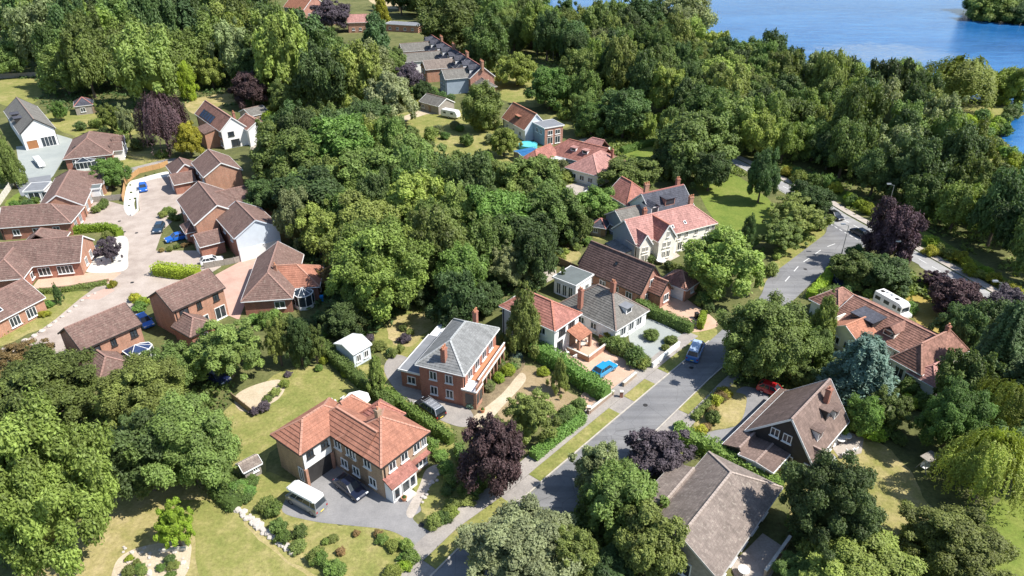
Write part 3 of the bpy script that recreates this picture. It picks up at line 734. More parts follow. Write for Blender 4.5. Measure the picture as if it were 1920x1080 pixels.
    def finish(h, barge=None, gutter=None):
        pick = lambda d, k: d[k] if isinstance(k, str) else k
        for (_, k), m in h.walls.items(): m.build('wall', pick(WALL, k), h.root)
        for (_, k), m in h.roofs.items(): m.build('roof', pick(ROOF, k), h.root)
        for (_, k), m in h.ridges.items():
            o = m.build('ridge_tiles', pick(RIDGE, k), h.root)
            if o: o['kind'] = 'stuff'                # each tile a few pixels: joined
        for m in h.barge.values(): m.build('bargeboard', barge or M_WHITE, h.root)
        for m in h.gutter.values(): m.build('gutter', gutter or M_WHITE, h.root)
        return h.root
def conservatory(h, c, ang, w, d, ht=2.3, roof=None, frame=None):
    """glazed room: dwarf wall, frame of posts, panes, faceted roof"""
    a = R(ang); ax = Vector((math.cos(a), math.sin(a), 0)); pv = Vector((-ax.y, ax.x, 0)); C = Vector((c[0], c[1], 0)); up = Vector((0, 0, 1))
    ring = [C + ax * x + pv * y for x, y in ((-w / 2, -d / 2), (w * .25, -d / 2), (w / 2, -d * .2), (w / 2, d * .2), (w * .25, d / 2), (-w / 2, d / 2))]
    fr = MB(); gl = MB()
    for i in range(6):
        p, q = ring[i], ring[(i + 1) % 6]; n = max(1, int((q - p).length / .8))
        fr.beam(p + up * .3, q + up * .3, .12, .6); fr.beam(p + up * ht, q + up * ht, .12, .14)
        for k in range(n): fr.beam(p.lerp(q, k / n) + up * .6, p.lerp(q, k / n) + up * (ht - .07), .09)
        gl.poly([p + up * .6, q + up * .6, q + up * ht, p + up * ht])
    ap = C - ax * w * .1 + up * (ht + .9)
    for i in range(6):
        p, q = ring[i] + up * ht, ring[(i + 1) % 6] + up * ht; fr.beam(p, ap, .08)
    f = fr.build('conservatory', frame or M_WHITE, h.root); gl.build('pane', M_GLASS, f)
    r = MB()
    for i in range(6): r.poly([ring[i] + up * (ht + .03), ring[(i + 1) % 6] + up * (ht + .03), ap + up * .03])
    r.build('conservatory_roof', roof or M_POLY, f)
# ------------------------------------------------------------------ the houses
# big red-roofed house in front
o, a = (-14.6, 58.9), 51.7; COURSE[:] = [.52, .085]
h = House('detached_house', 'large brick house with terracotta hipped roofs and a white clad wing over its garage', 'house', (-17, 63))
main = h.block(Blk(o, a, 7.8, 7.8, 5.2, 8.0, 'hh'), 'buff', 'terracotta')
for x in (1.5, 3.4, 5.4, 6.6): h.window(main, 'near', x, 3.45, 1.1 if x < 6 else .8, 1.15)
h.window(main, 'near', 5.5, .75, 2.6, 1.5, bars=3)
h.leanto(main, 'near', .1, 3.9, 1.3, 3.15, 2.35, 'white', 'red'); 
p, n, d, _ = h.spot(main, 'near', 2.0, 0)
for dx, w in ((-1.3, .8), (.1, 1.1), (1.2, .8)):
    b = MB(); q = p + n * 1.36 + d * dx
    for e in (-1, 1): b.beam(q + d * e * w / 2 + Vector((0, 0, .4)), q + d * e * w / 2 + Vector((0, 0, 2.0)), .1)
    for z in (.4, 2.0): b.beam(q - d * w / 2 + Vector((0, 0, z)), q + d * w / 2 + Vector((0, 0, z)), .1)
    f = b.build('porch_window' if dx else 'window', M_WHITE, h.root); g = MB(); q = q - n * .03
    g.poly([q - d * w / 2 + Vector((0, 0, .4)), q + d * w / 2 + Vector((0, 0, .4)), q + d * w / 2 + Vector((0, 0, 2)), q - d * w / 2 + Vector((0, 0, 2))]); g.build('pane', M_GLASS, f)
h.boxpart('porch_step', M_STONE, p + n * 1.9 + Vector((0, 0, .03)), 1.6, .9, .16, R(a))
h.boxpart('bay_roof', ROOF['red'], h.spot(main, 'near', 5.5, 2.4)[0] + n * .35, 3.0, .8, .14, R(a))
for x, z in ((2.0, 3.4), (4.6, 3.4), (2.3, .9), (5.2, .9)): h.window(main, 's0', x, z, 1.2, 1.2)
mid = h.block(turn(o, a, 4.8, 9.6, 5.2, 7.2, 'nh', s0=0, t0=3.0), 'buff', 'terracotta')
h.window(mid, 's0', 0, 0, .1, .1) if 0 else None
wing = h.block(Blk(o, a, 8.8, 5.7, 5.2, 7.2, 'hh', s0=-4.3, t0=8.8), 'buff', 'terracotta')
h.boxpart('cladding', M_WHITE, wing.pt(4.0 / 2 + .36, .26, 2.55), 3.9, .10, 2.55, wing.ang)
h.window(wing, 'near', 1.0, 3.9, .95, .85, M_DARKTRIM, out=.16); h.window(wing, 'near', 3.1, 3.9, .95, .85, M_DARKTRIM, out=.16)
p, n, d, _ = h.spot(wing, 'near', 2.0, 0)
h.boxpart('garage_opening_shade', M_DARKTRIM, p + n * .03 + Vector((0, 0, .02)), 3.5, .12, 2.45, wing.ang)  # near-black slab; the open garage's inner shade is put into its colour
for e in (-1.9, 1.9): h.boxpart('pier', WALL['brick'], p + d * e + n * .14 + Vector((0, 0, 0)), .35, .4, 2.55, wing.ang)
h.window(wing, 's0', 4.3, .5, .9, 1.9, name='side_door')
rear = h.block(Blk(o, a, 4.2, 4.6, 4.6, 6.6, 'hh', s0=4.6, t0=5.2), 'buff', 'red')
rear2 = h.block(Blk(o, a, 3.2, 3.6, 4.6, 6.2, 'gh', s0=4.0, t0=9.8), 'buff', 'terracotta')
for x, z in ((1.5, 3.4), (4.2, 3.4), (6.3, 3.4), (2.0, .9), (5, .9)): h.window(mid, 'far', x, z, 1.2, 1.2)
q = main.pt(3.9, 4.4, 0); h.chimney((q.x, q.y), 8.9, .6, .6, R(a), 7.2, 'buff', 1)
h.finish(barge=M_DARKTRIM, gutter=M_DARKTRIM)

COURSE[:] = [.40, .055]
# grey slate house with the balcony
h = House('detached_house', 'square brick house with pale grey hipped roof and a long white edged balcony', 'house', (-8, 82))
B = h.block(Blk((-6.3, 75.6), 69, 12.4, 7.3, 5.5, 8.0, 'hh', ov=.4), 'redbrick', 'grey')
h.row(B, 'near', 4, 3.3, 1.4, 1.6); h.row(B, 'near', 4, .6, 1.5, 1.8); h.row(B, 's0', 2, 3.4, 1.1, 1.3); h.row(B, 's0', 2, .9, 1.1, 1.3)
p, n, d, l = h.spot(B, 'near', l0 := 6.6, 2.62)
h.boxpart('balcony_floor', M_TERRACOTTA, p + n * .75, 9.6, 1.5, .22, B.ang)
for k in range(8): h.boxpart('balcony_post', WALL['brick'], p + n * 1.3 + d * (-4.6 + k * 1.31) - Vector((0, 0, 2.6)), .28, .28, 2.6, B.ang)
h.boxpart('balcony_parapet', WALL['brick'], p + n * 1.42 + Vector((0, 0, .22)), 9.6, .16, .75, B.ang)
h.boxpart('parapet_cap', M_WHITE, p + n * 1.42 + Vector((0, 0, .97)), 9.7, .22, .08, B.ang)
h.boxpart('balcony_fascia', M_WHITE, p + n * 1.52 - Vector((0, 0, .12)), 9.7, .06, .36, B.ang)
p, n, d, l = h.spot(B, 'near', .9, 0)
bay = h.boxpart('bay', WALL['brick'], p + n * .9, 2.0, 2.0, 2.9, B.ang)
h.boxpart('bay_cap', M_WHITE, p + n * .9 + Vector((0, 0, 2.9)), 2.3, 2.3, .2, B.ang)
for k in range(9): h.boxpart('baluster', WALL['brick'], p + n * 1.9 + d * (-.95 + k * .237) + Vector((0, 0, 3.1)), .1, .1, .6, B.ang)
h.boxpart('balcony_rail', WALL['brick'], p + n * 1.9 + Vector((0, 0, 3.7)), 2.1, .18, .1, B.ang)
for k, (dx, dy) in enumerate(((-.5, 1.93), (.5, 1.93))): h.boxpart('bay_window', M_GLASS, p + n * dy + d * dx + Vector((0, 0, .8)), .75, .06, 1.6, B.ang)
h.boxpart('bay_window', M_GLASS, p + n * .9 - d * 1.01 + Vector((0, 0, .8)), .06, 1.2, 1.6, B.ang)
ann = h.block(Blk((-6.3, 75.6), 69, 9.4, 3.9, 2.8, None, 'gg', s0=1.2, t0=6.9), 'redbrick', M_LEAD)
h.row(ann, 'far', 3, .9); h.row(ann, 's0', 1, .9)
sun_room = h.block(Blk((-6.3, 75.6), 69, 3.4, 3.7, 2.7, None, 'gg', s0=10.7, t0=6.95), 'white', M_POLY); h.row(sun_room, 'far', 2, .6, 1.3, 1.8)
q = B.pt(1.3, 3.5, 0); h.chimney((q.x, q.y), 8.3, .8, .65, B.ang, 5.6, 'redbrick', 3); q = B.pt(12.0, 3.6, 0); h.chimney((q.x, q.y), 7.9, .75, .6, B.ang, 3.5, 'redbrick', 3)
iv = MB()
h.finish()
# dark chalet roof
h = House('chalet_house', 'long chalet house with one great dark brown tiled roof and a tile hung gable', 'house', (17, 108))
B = h.block(Blk((11.7, 111.3), -45, 13.6, 6.6, 2.7, 6.8, 'gg'), 'brick', 'darkbrown', {'s1': 'hung'}); h.row(B, 'near', 4, .9); h.window(B, 's1', 3, 3.2, 1.3, 1.1); h.row(B, 's1', 2, .8, 1.2)
C_ = h.block(Blk((11.7, 111.3), -45, 2.6, 3.6, 2.5, 4.6, 'ng', s0=13.5, t0=2.2), 'hung', 'mixed'); h.window(C_, 's1', 1.6, .8, 1.4, 1.3)
C2 = h.block(Blk((11.7, 111.3), -45, 1.3, 4.6, 2.5, 4.4, 'gn', s0=-1.3, t0=1.5), 'brick', 'red'); h.skylight(B, 'near', 6.8, .62, .5, .5, M_DARKTRIM); h.finish(barge=M_DARKTRIM, gutter=M_DARKTRIM)
h = House('garden_room', 'white garden room with a flat grey roof beside the dark chalet house', 'garden room', (10, 106))
B = h.block(Blk((6.9, 107.0), -40, 5.0, 5.4, 3.0, None), 'white', M_GREENFELT); h.row(B, 'near', 3, .2, .9, 2.1, .4); h.row(B, 's1', 2, .9, 1.0, 1.0, .5); h.finish()
# white bungalow, grey-brown hip
h = House('bungalow', 'white bungalow with a steep weathered grey hipped roof and one small white dormer', 'house', (14, 96))
G_ = Blk((11.2, 95.4), -45, 11.6, 8.6, 2.7, 6.2, 'hh', s0=-5, ov=.3); h.block(G_, 'white', 'warmgrey')
h.row(G_, 's1', 3, .8, 1.3, 1.4); h.row(G_, 'near', 2, .9, 1.2, 1.1, 3); h.row(G_, 'far', 3, .9)
q = G_.pt(8.3, 4.3, 4.4); D1 = turn((11.2, 95.4), -45, 8.6, 2.0, 2.7, 6.2)
# dormer on the end slope
b = MB(); c = G_.pt(9.6, 4.4, 3.3); b.box(c, 2.0, 1.5, 1.35, G_.ang); o_ = b.build('dormer', WALL['white'], h.root)
b = MB(); b.box(c + Vector((0, 0, 1.35)), 2.5, 1.8, .12, G_.ang); b.build('dormer_roof', M_LEAD, o_)
b = MB(); q = c + G_.ax * 1.02; b.poly([q - G_.pv * .55 + Vector((0, 0, .45)), q + G_.pv * .55 + Vector((0, 0, .45)), q + G_.pv * .55 + Vector((0, 0, 1.2)), q - G_.pv * .55 + Vector((0, 0, 1.2))]); b.build('pane', M_GLASS, o_)
q = G_.pt(7.3, 4.3, 0); h.chimney((q.x, q.y), 7.9, .7, .6, G_.ang, 5.0, 'redbrick', 2); q = G_.pt(3.8, .7, 0); h.chimney((q.x, q.y), 6.6, .75, .6, G_.ang, 0, 'redbrick', 2); h.finish()
# white house with red hip roof, porch and terrace
h = House('detached_house', 'white rendered house with red hipped roof, tiled porch and a walled brick terrace', 'house', (5, 91))
B = h.block(turn((6.3, 87.1), 49, 6.7, 11.0, 5.0, 7.3, 'hh'), 'white', 'red')
h.row(B, 's0', 2, 3.3, 1.5, 1.2, .7, frame=M_DARKTRIM, bars=2); h.window(B, 's0', 1.4, .6, 1.3, 1.7, M_DARKTRIM); h.row(B, 'far', 3, 3.3)
p, n, d, _ = h.spot(B, 's0', 4.6, 0); h.n += 1; m = h.mb(h.roofs, 'orange'); up = Vector((0, 0, 1))
slope(m, p - d * 1.6 + n * 2.5 + up * 2.5, p + d * 1.6 + n * 2.5 + up * 2.5, p + d * 1.6 + up * 3.4, p - d * 1.6 + up * 3.4)
for e in (-1.45, 1.45):
    h.boxpart('porch_pier', WALL['brick'], p + d * e + n * 2.25, .4, .4, 2.4, R(49))
h.boxpart('porch_door', M_WOOD, p + n * .05 + up * .05, 1.6, .1, 2.1, R(49))
for s_, t_, sx, sy in ((1.0, 4.6, 6.4, .26), (-2.1, 2.6, .26, 4.0), (4.1, 3.4, .26, 2.4)):
    c = p + d * s_ + n * t_; h.boxpart('terrace_wall', WALL['brick'], c, sx, sy, .95, R(49)); h.boxpart('coping', M_STONE, c + up * .95, sx + .08, sy + .08, .07, R(49))
for k in range(4): h.boxpart('step', WALL['brick'], p + d * (3.2 + k * .3) + n * (5.0 + k * .1), .3, 1.6, .62 - k * .15, R(49))
h.finish()
h = House('flat_roofed_extension', 'single storey link with grey green flat roof between the red and the grey hipped roofs', 'extension', (8, 97))
B = h.block(Blk((9.0, 92.2), 139, 8.5, 3.2, 2.75, None, s0=3.6, t0=-3.6), 'white', M_GREENFELT); h.row(B, 'far', 2, .9); h.finish()
# hipped garage
h = House('garage', 'detached garage with a brown hipped roof and wide white door on a tan drive', 'garage', (28, 107))
B = h.block(Blk((25.4, 107.2), -43, 5.4, 5.0, 2.45, 4.3, 'hh', ov=.3), 'brick', 'mixed'); h.garage_door(B, 'near', 2.45, 4.0, 2.0); h.window(B, 's1', 2.2, 1, .9, .9); h.finish()
# cream house with long pinkish red roof
h = House('detached_house', 'long cream house with a pinkish red roof and pointed front gables', 'house', (31, 125))
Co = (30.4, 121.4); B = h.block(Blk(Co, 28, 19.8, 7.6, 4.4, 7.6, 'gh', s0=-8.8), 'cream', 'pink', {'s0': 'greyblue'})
for x in (10.4, 12.2, 14.6, 17.4, 18.8): h.window(B, 'near', x, 2.9, .8, 1.1, M_CREAM); 
for x in (10.8, 13.4, 16.6): h.window(B, 'near', x, .5, 1.1, 1.7, M_CREAM)
W_ = h.block(turn(Co, 28, 4.5, 5.4, 4.4, 7.4, 'gn', s0=-4.6, t0=-1.4), 'cream', 'red'); h.window(W_, 's0', 2.0, 4.9, .6, 1.1, M_CREAM); h.row(W_, 's0', 2, 2.9, .7, 1.0, .8, frame=M_CREAM); h.row(W_, 's0', 2, .7, .8, 1.3, .8, frame=M_CREAM)
W2 = h.block(turn(Co, 28, 3.2, 4.0, 4.0, 6.2, 'gn', s0=-8.6, t0=-1.0), 'cream', 'pink'); h.row(W2, 's0', 2, .8, .7, 1.3, .5, frame=M_CREAM); h.row(W2, 's0', 2, 2.8, .6, .9, .5, frame=M_CREAM)
h.leanto(B, 's0', 1, 6, 2.2, 2.6, 2.3, 'white', M_POLY if 0 else 'grey')
q = B.pt(16.2, 4.4, 0); h.chimney((q.x, q.y), 9.0, .9, .6, B.ang, 6.0, 'brick', 3); q = B.pt(5.4, 4.8, 0); h.chimney((q.x, q.y), 8.4, .8, .6, B.ang, 6.0, 'redbrick', 2); q = B.pt(13.4, 1.5, 6.0)
h.skylight(B, 'near', 12.5, .35, .5, .6); h.skylight(B, 'near', 9.4, .3, .5, .6); h.finish(gutter=M_CREAM)
h = House('detached_house', 'house with dark slate slope and pink sided dormer behind the cream house', 'house', (35, 133))
B = h.block(Blk(Co, 28, 10.8, 8.6, 4.4, 8.0, 'gg', s0=1.2, t0=7.7), 'cream', 'slate'); h.dormer(B, 'near', 5.2, 2.4, 5.6, 1.5, 'hung', 'slate'); h.dormer(B, 'near', .9, 1.8, 5.0, 1.4, 'white', 'slate', True)
h.row(B, 's1', 2, 2.9); h.row(B, 'far', 3, 2.9)
E1 = h.block(turn(Co, 28, 7.6, 7.6, 4.2, 7.4, 'hg', s0=.6, t0=15.5), 'cream', 'red'); h.row(E1, 's1', 2, 1)
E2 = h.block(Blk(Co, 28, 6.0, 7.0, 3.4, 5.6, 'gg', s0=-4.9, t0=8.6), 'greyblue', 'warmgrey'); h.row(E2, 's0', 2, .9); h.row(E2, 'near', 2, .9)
q = B.pt(1.4, 4.6, 0); h.chimney((q.x, q.y), 9.8, 1.0, .6, B.ang, 6.6, 'brick', 3); q = B.pt(9.6, 4.8, 0); h.chimney((q.x, q.y), 9.4, .8, .6, B.ang, 7, 'redbrick', 2); h.finish()
# chalet on the right of the road
Ko = (36.2, 63.1)
h = House('chalet_house', 'steep brown chalet house with shade darkened front gable, dormers and a low pitched garage wing', 'house', (37, 70))
B = h.block(Blk(Ko, 46, 10.8, 8.6, 2.7, 7.5, 'gg', s0=-1.4, rt=3.5), 'dark', 'umber', {'near': 'buff', 's1': 'buff'})  # front gable's shade put into a near-black wall colour, lit sides buff
h.row(B, 's0', 2, 3.9, 1.1, 1.1, 2.4); h.row(B, 's0', 2, .8, 1.2, 1.3, 1.2); h.row(B, 'near', 4, .3, 1.4, 1.9)
h.dormer(B, 'near', 3.4, 1.5, 3.9, 1.5, 'white', 'umber'); h.dormer(B, 'near', 6.7, 1.4, 4.7, 1.5, 'dark', 'umber'); h.dormer(B, 'near', 8.5, 1.5, 4.1, 1.4, 'white', 'umber')
q = B.pt(7.6, 2.4, 0); h.chimney((q.x, q.y), 8.4, .7, .6, B.ang, 5.6, 'redbrick', 1)
X = h.block(turn(Ko, 46, 3.0, 2.6, 2.3, 3.9, 'gn', s0=-1.2, t0=-1.6), 'buff', 'umber')
Lw = h.block(Blk(Ko, 46, 15.4, 2.6, 2.2, 2.9, 'gg', s0=-5.0, t0=7.0, rt=.5), 'dark', 'umber', barge=False); h.row(Lw, 'far', 4, .8, 1.5, 1.0)
Gg = h.block(Blk(Ko, 46, 4.8, 4.4, 2.45, 2.66, 'gg', s0=-5.6, t0=2.8, rt=2.2), 'buff', 'umber'); h.garage_door(Gg, 's0', 1.9, 2.4)
h.finish()
# rambling red-roofed bungalow on the right
Mo = (51.8, 95.6)
h = House('bungalow', 'rambling bungalow with mottled red hipped roofs and two skylights beside the motorhome', 'house', (56, 90))
B = h.block(Blk(Mo, 31, 6.8, 5.8, 2.6, 5.0, 'hh'), 'cream', 'mixed'); h.row(B, 'near', 2, .8)
M1 = h.block(turn(Mo, 31, 9.4, 14.0, 2.6, 4.9, 'gg', s0=-1.2, t0=-13.5), 'cream', 'mixed'); h.row(M1, 'far', 4, .8); h.row(M1, 'near', 4, .8)
M2 = h.block(Blk(Mo, 31, 4.8, 6.6, 2.5, 4.5, 'gn', s0=-4.9, t0=-7.6), 'cream', 'orange'); h.row(M2, 's0', 2, .8)
M3 = h.block(Blk(Mo, 31, 11.6, 4.8, 3.1, 6.1, 'hh', s0=-4.6, t0=-16.6), 'cream', 'mixed')
h.row(M3, 's0', 2, .5, 1.4, 1.8, .5); h.row(M3, 'far', 1, .5, 2, 1.8)
M4 = h.block(Blk(Mo, 31, 6.4, 4.4, 2.5, 4.2, 'hh', s0=-4.8, t0=-19.0), 'cream', 'pink'); h.skylight(M4, 'near', 3.4, .5); h.skylight(M4, 'near', 4.6, .5)
h.dormer(M1, 'far', 9.4, 3.6, 2.9, 1.5, 'dark', 'slate'); h.dormer(M1, 'far', 5.2, 1.8, 3.2, 1.0, 'cream', 'mixed', True)
h.boxpart('parapet_wall', M_CREAM, M2.pt(2.4, 6.7, 2.4), 5.2, .28, .9, M2.ang)
q = M3.pt(8.6, 2.5, 0); h.chimney((q.x, q.y), 7.0, .6, .5, M3.ang, 4.2, 'redbrick', 1); h.finish()
# big brown bungalow bottom right
h = House('bungalow', 'broad low bungalow under a large taupe tiled roof with a hipped back', 'house', (23, 56))
Q_ = h.block(Blk((22, 48.3), 50, 16.0, 9.0, 2.8, 5.6, 'gh', s0=-2.8, ov=.55), 'brick', 'taupe', {'s0': 'wood'}); h.row(Q_, 'near', 5, .3, 1.6, 1.9); h.row(Q_, 'far', 4, .8); h.window(Q_, 's0', 4, .5, 3, 1.8, bars=3)
q = Q_.pt(11.5, 7.0, 0)
Q2 = h.block(Blk((22, 48.3), 50, 7.5, 3.0, 2.6, 3.3, 'gg', s0=1.6, t0=8.4, rt=.5), 'brick', 'taupe', barge=False); h.finish(barge=M_CONCRETE, gutter=M_CONCRETE)
# hip bungalow with conservatory, left centre
To = (-44.1, 99.2)
h = House('bungalow', 'brown hipped bungalow with red brick front and small blue white conservatory at its corner', 'house', (-40, 106))
B = h.block(turn(To, 8, 8.2, 16.0, 2.8, 5.7, 'hg'), 'redbrick', 'brown'); h.window(B, 's0', 5.6, 1.0, 1.7, 1.2); h.row(B, 'far', 3, .8)
T2 = h.block(Blk(To, 8, 8.6, 7.6, 2.8, 5.3, 'nh', s0=3.6, t0=3.4), 'redbrick', 'terracotta'); h.row(T2, 's1', 2, .8); h.row(T2, 'near', 2, .8)
conservatory(h, B.o - B.ax * 0 + Vector((0, 0, 0)) + (T2.pt(6.0, -1.2, 0) - B.o), 8 - 50, 2.9, 3.0, 2.5, M_GLASS)
q = T2.pt(1.4, 2.6, 0); h.chimney((q.x, q.y), 6.2, .5, .4, 0, 4.4, 'brown' if 0 else 'brick', 1); h.finish()
# three houses round the close
Ho = (-75.1, 159.1)
h = House('detached_house', 'brick house with brown gable roof and low porch, topmost of three along the close', 'house', (-70, 157))
B = h.block(Blk(Ho, -56, 11.4, 8.6, 5.0, 7.5, 'gg'), 'brick', 'brown', {'s1': 'brick'}); h.row(B, 'near', 3, 3.2)
h1 = h.block(Blk(Ho, -56, 8.5, 6.0, 2.7, 5.0, 'hg', s0=-8.5, t0=-4.5), 'redbrick', 'brown'); h2 = h.block(turn(Ho, -56, 6.6, 5.0, 2.5, 3.9, 'gn', s0=-1.0, t0=-5.6), 'redbrick', 'brown'); h.garage_door(h2, 's0', 2.6); h.row(h1, 'near', 2, .8); h.finish()
Ho = (-68.6, 135.7)
h = House('detached_house', 'brown roofed brick house with rear wing and porch, middle of three along the close', 'house', (-60, 133))
B = h.block(Blk(Ho, -56, 15.2, 9.8, 4.8, 7.8, 'gg', s0=-1.8), 'brick', 'brown'); h.row(B, 'near', 3, 3.0)
w1 = h.block(turn(Ho, -56, 8.0, 13.5, 4.6, 6.6, 'ng', s0=-1.0, t0=4.0), 'brick', 'brown'); h.row(w1, 'near', 3, .6, 1.4, 1.8)
w2 = h.block(turn(Ho, -56, 4.6, 5.2, 2.6, 4.4, 'hn', s0=6.6, t0=-1.6), 'redbrick', 'brown'); h.row(w2, 's0', 1, .8); h.skylight(w1, 'near', 2.6, .5, .9, .9, name='roof_vent'); h.finish()
h = House('detached_house', 'brick house with pale blue and white gable end and brown roof beside the white car', 'house', (-50, 124))
B = h.block(Blk(Ho, -54, 11.4, 8.8, 5.0, 7.6, 'gg', s0=13.0, t0=3.8), 'redbrick', 'brown', {'s1': 'paleblue'}); h.row(B, 'near', 2, 3.2); h.window(B, 's1', 3.4, .2, .1, .1) if 0 else None
p, n, d, l = h.spot(B, 's1', 0, 0); b = MB(); b.beam(p + n * .06 + d * .1 + Vector((0, 0, 1.25)), p + n * .06 + d * (l - .1) + Vector((0, 0, 1.25)), .10, 2.5); b.build('white_boarding', M_WHITE, h.root)
g1 = h.block(turn(Ho, -54, 6.2, 4.6, 2.5, 3.9, 'gn', s0=12.6, t0=-1.4), 'redbrick', 'brown'); h.garage_door(g1, 's0', 2.7)
h.finish(barge=M_PALEBLUE)
# white gabled house at the far left
h = House('detached_house', 'white gabled house with long grey roof and brown garage door at the pale yard', 'house', (-134, 190))
B = h.block(Blk((-147.5, 204.5), -51, 28.5, 8.4, 4.5, 7.8, 'gg'), 'white', 'warmgrey'); h.window(B, 's1', 1.8, .1, 2.6, 2.3, M_WHITE, 'garage_door', 0, M_GARDOOR); h.window(B, 's1', 5.6, .1, 3.4, 2.6, M_WHITE, 'glazed_door', 3)
h.dormer(B, 'near', 13, 2.6, 5.0, 1.4, 'dark', 'slate'); h.dormer(B, 'near', 18, 2.6, 5.0, 1.4, 'dark', 'slate'); h.finish(barge=M_DARKTRIM)
Wo = (-110.2, 167.7)
h = House('bungalow', 'brown hipped bungalow with white framed bays and glazed porch above the close', 'house', (-105, 174))
B = h.block(turn(Wo, 21, 11.0, 17.0, 2.8, 6.0, 'hh', s0=-.4), 'redbrick', 'brown'); h.row(B, 's0', 3, .6, 1.7, 1.6)
for t_ in (3.0, 8.4):
    z_ = h.block(Blk(Wo, 21, 3.0, 3.6, 2.7, 4.4, 'ng', s0=9.8, t0=t_), 'white', 'brown'); h.window(z_, 's1', 1.4, .7, 2.0, 1.4, bars=2)
c = Vector((Wo[0], Wo[1], 0)) + B.ax * -.8 - B.pv * 4.6; conservatory(h, c, 21, 4.6, 2.4, 2.2, M_BLUECOVER if 0 else M_GLASS); h.skylight(B, 's0' if 0 else 'far', 5, .4, .8, .9, M_DARKTRIM); h.finish()
W3o = (-99.8, 138.8)
h = House('bungalow', 'long brown roofed bungalow with two ridges and white front windows beside the close', 'house', (-95, 146))
B = h.block(Blk(W3o, 109, 20.5, 9.0, 2.8, 5.7, 'gh', s0=-3.0, t0=-9.0), 'brick', 'brown'); h.row(B, 'near', 4, .6, 1.6, 1.5); h.row(B, 'far', 4, .8)
B3 = h.block(turn(W3o, 109, 6.0, 4.6, 2.7, 4.8, 'gn', s0=10.0, t0=-11.0), 'brick', 'brown'); h.row(B3, 's0', 1, .7, 1.8); b3 = h.block(Blk(W3o, 109, 2.8, 3.0, 2.8, None, s0=6.4, t0=-10.8), 'white', M_GREENFELT); h.row(b3, 'near', 1, .4, 2, 1.8); h.finish()
h = House('bungalow', 'brown bungalow with a hipped end behind the yellow green hedge, left of the close', 'house', (-93, 131))
B = h.block(Blk((-100.4, 127.8), 11, 13.4, 8.4, 2.8, 5.5, 'gh', s0=-1.2), 'redbrick', 'brown'); h.row(B, 'near', 3, .9); h.row(B, 's1', 2, .5, 1.3, 1.8); h.finish()
W5o = (-85.4, 111.4)
h = House('bungalow', 'brown roofed brick bungalow with hipped front wing next to the white gravel garden', 'house', (-84, 116))
B = h.block(Blk(W5o, 13, 21.5, 9.4, 2.8, 5.8, 'ng', s0=-13.5), 'redbrick', 'brown', {'s1': 'brick'}); h.window(B, 'near', 15.2, .7, 2.0, 1.5, bars=2); h.window(B, 'near', 18.6, .7, 2.6, 1.5, bars=3); h.row(B, 's1', 2, .7, 1.2, 1.4, 1.4)
v5 = h.block(turn(W5o, 13, 6.8, 8.0, 2.8, 5.2, 'hn', s0=-6.6, t0=-4.4), 'redbrick', 'brown'); h.row(v5, 'near', 1, .7, 1.8)
v6 = h.block(turn(W5o, 13, 7.0, 6.0, 2.8, 5.3, 'nh', s0=-4.6, t0=8.4), 'redbrick', 'brown'); h.finish()
h = House('bungalow', 'red brick bungalow with brown gable roof and white bay windows by the roadside stones', 'house', (-80, 92))
B = h.block(Blk((-79.6, 93.4), 68, 16.0, 7.8, 2.8, 5.5, 'gg', s0=-8.2), 'brick', 'brown'); 
for x in (10.2, 13.0): h.window(B, 'near', x, .6, 1.7, 1.6, bars=2)
h.window(B, 'near', 6, .6, 1.7, 1.6, bars=2); h.skylight(B, 'near', 9.4, .4); h.finish()
# pair of tall brick houses
for nm, oo, an, L_, lab in (('x', (-60.3, 82), 52.5, 8.8, 'tall narrow brick house with blue glass conservatory next to the white verge stones'), ('y', (-51.8, 92.4), 54, 9.2, 'tall narrow brick house with plain brown roof and white french doors beside the pink drive')):
    h = House('detached_house', lab, 'house', (oo[0] - 1, oo[1] + 4)); B = h.block(Blk(oo, an, L_, 7.2, 5.1, 7.4, 'gg', ov=.3), 'brick', 'brown')
    for x, w in ((1.6, 1.5), (4.2, .8), (7.2, 1.0)): h.window(B, 'near', x, 3.5, w, 1.1, M_DARKTRIM)
    if nm == 'x': h.window(B, 'near', 1.9, .8, 1.6, 1.1); h.window(B, 'near', 4.3, .8, 1.0, .9, M_DARKTRIM)
    else: h.window(B, 'near', 2.2, .8, 1.6, 1.1); h.window(B, 'near', 4.6, .8, 1.3, 1.1); h.window(B, 'near', 7.4, .1, 1.9, 2.1)
    e = h.block(turn(oo, an, 4.6, 5.2, 2.5, 4.0, 'hn', s0=-.3 if nm == 'x' else -.6, t0=-4.6), 'redbrick', 'brown'); h.row(e, 's0', 1, .8)
    if nm == 'x': conservatory(h, B.pt(6.8, -1.4, 0), an, 3.6, 2.6, 2.3, M_BLUEPANEL)
    h.finish(barge=M_DARKTRIM, gutter=M_DARKTRIM)
# orange gabled house, mid distance
Yo = (-3.0, 202.1)
h = House('detached_house', 'orange roofed house with pale gable and boxy flat roofed extension among the trees', 'house', (4, 200))
B = h.block(Blk(Yo, -62, 13.6, 7.6, 3.2, 7.2, 'gg'), 'white', 'orange', {'s1': 'paleblue'}); h.dormer(B, 'near', 7, 2.4, 4.6, .8, 'dark', 'orange'); h.row(B, 'near', 3, .8); h.window(B, 's1', 3.5, 4.0, 1.6, 1)
e = h.block(Blk(Yo, -62, 6.4, 6.4, 4.9, None, s0=13.4, t0=2.6), 'greyblue', M_LEAD, {'s1': 'hung'}); h.row(e, 's1', 2, 2.9, 1.5, 1.2, .5); h.row(e, 's1', 2, .4, 1.6, 1.9, .5); h.row(e, 'near', 2, 2.9); h.finish()
Yo = (20, 155.5)
h = House('bungalow', 'red hipped bungalow with two white roof windows and a pinkish cross wing', 'house', (22, 165))
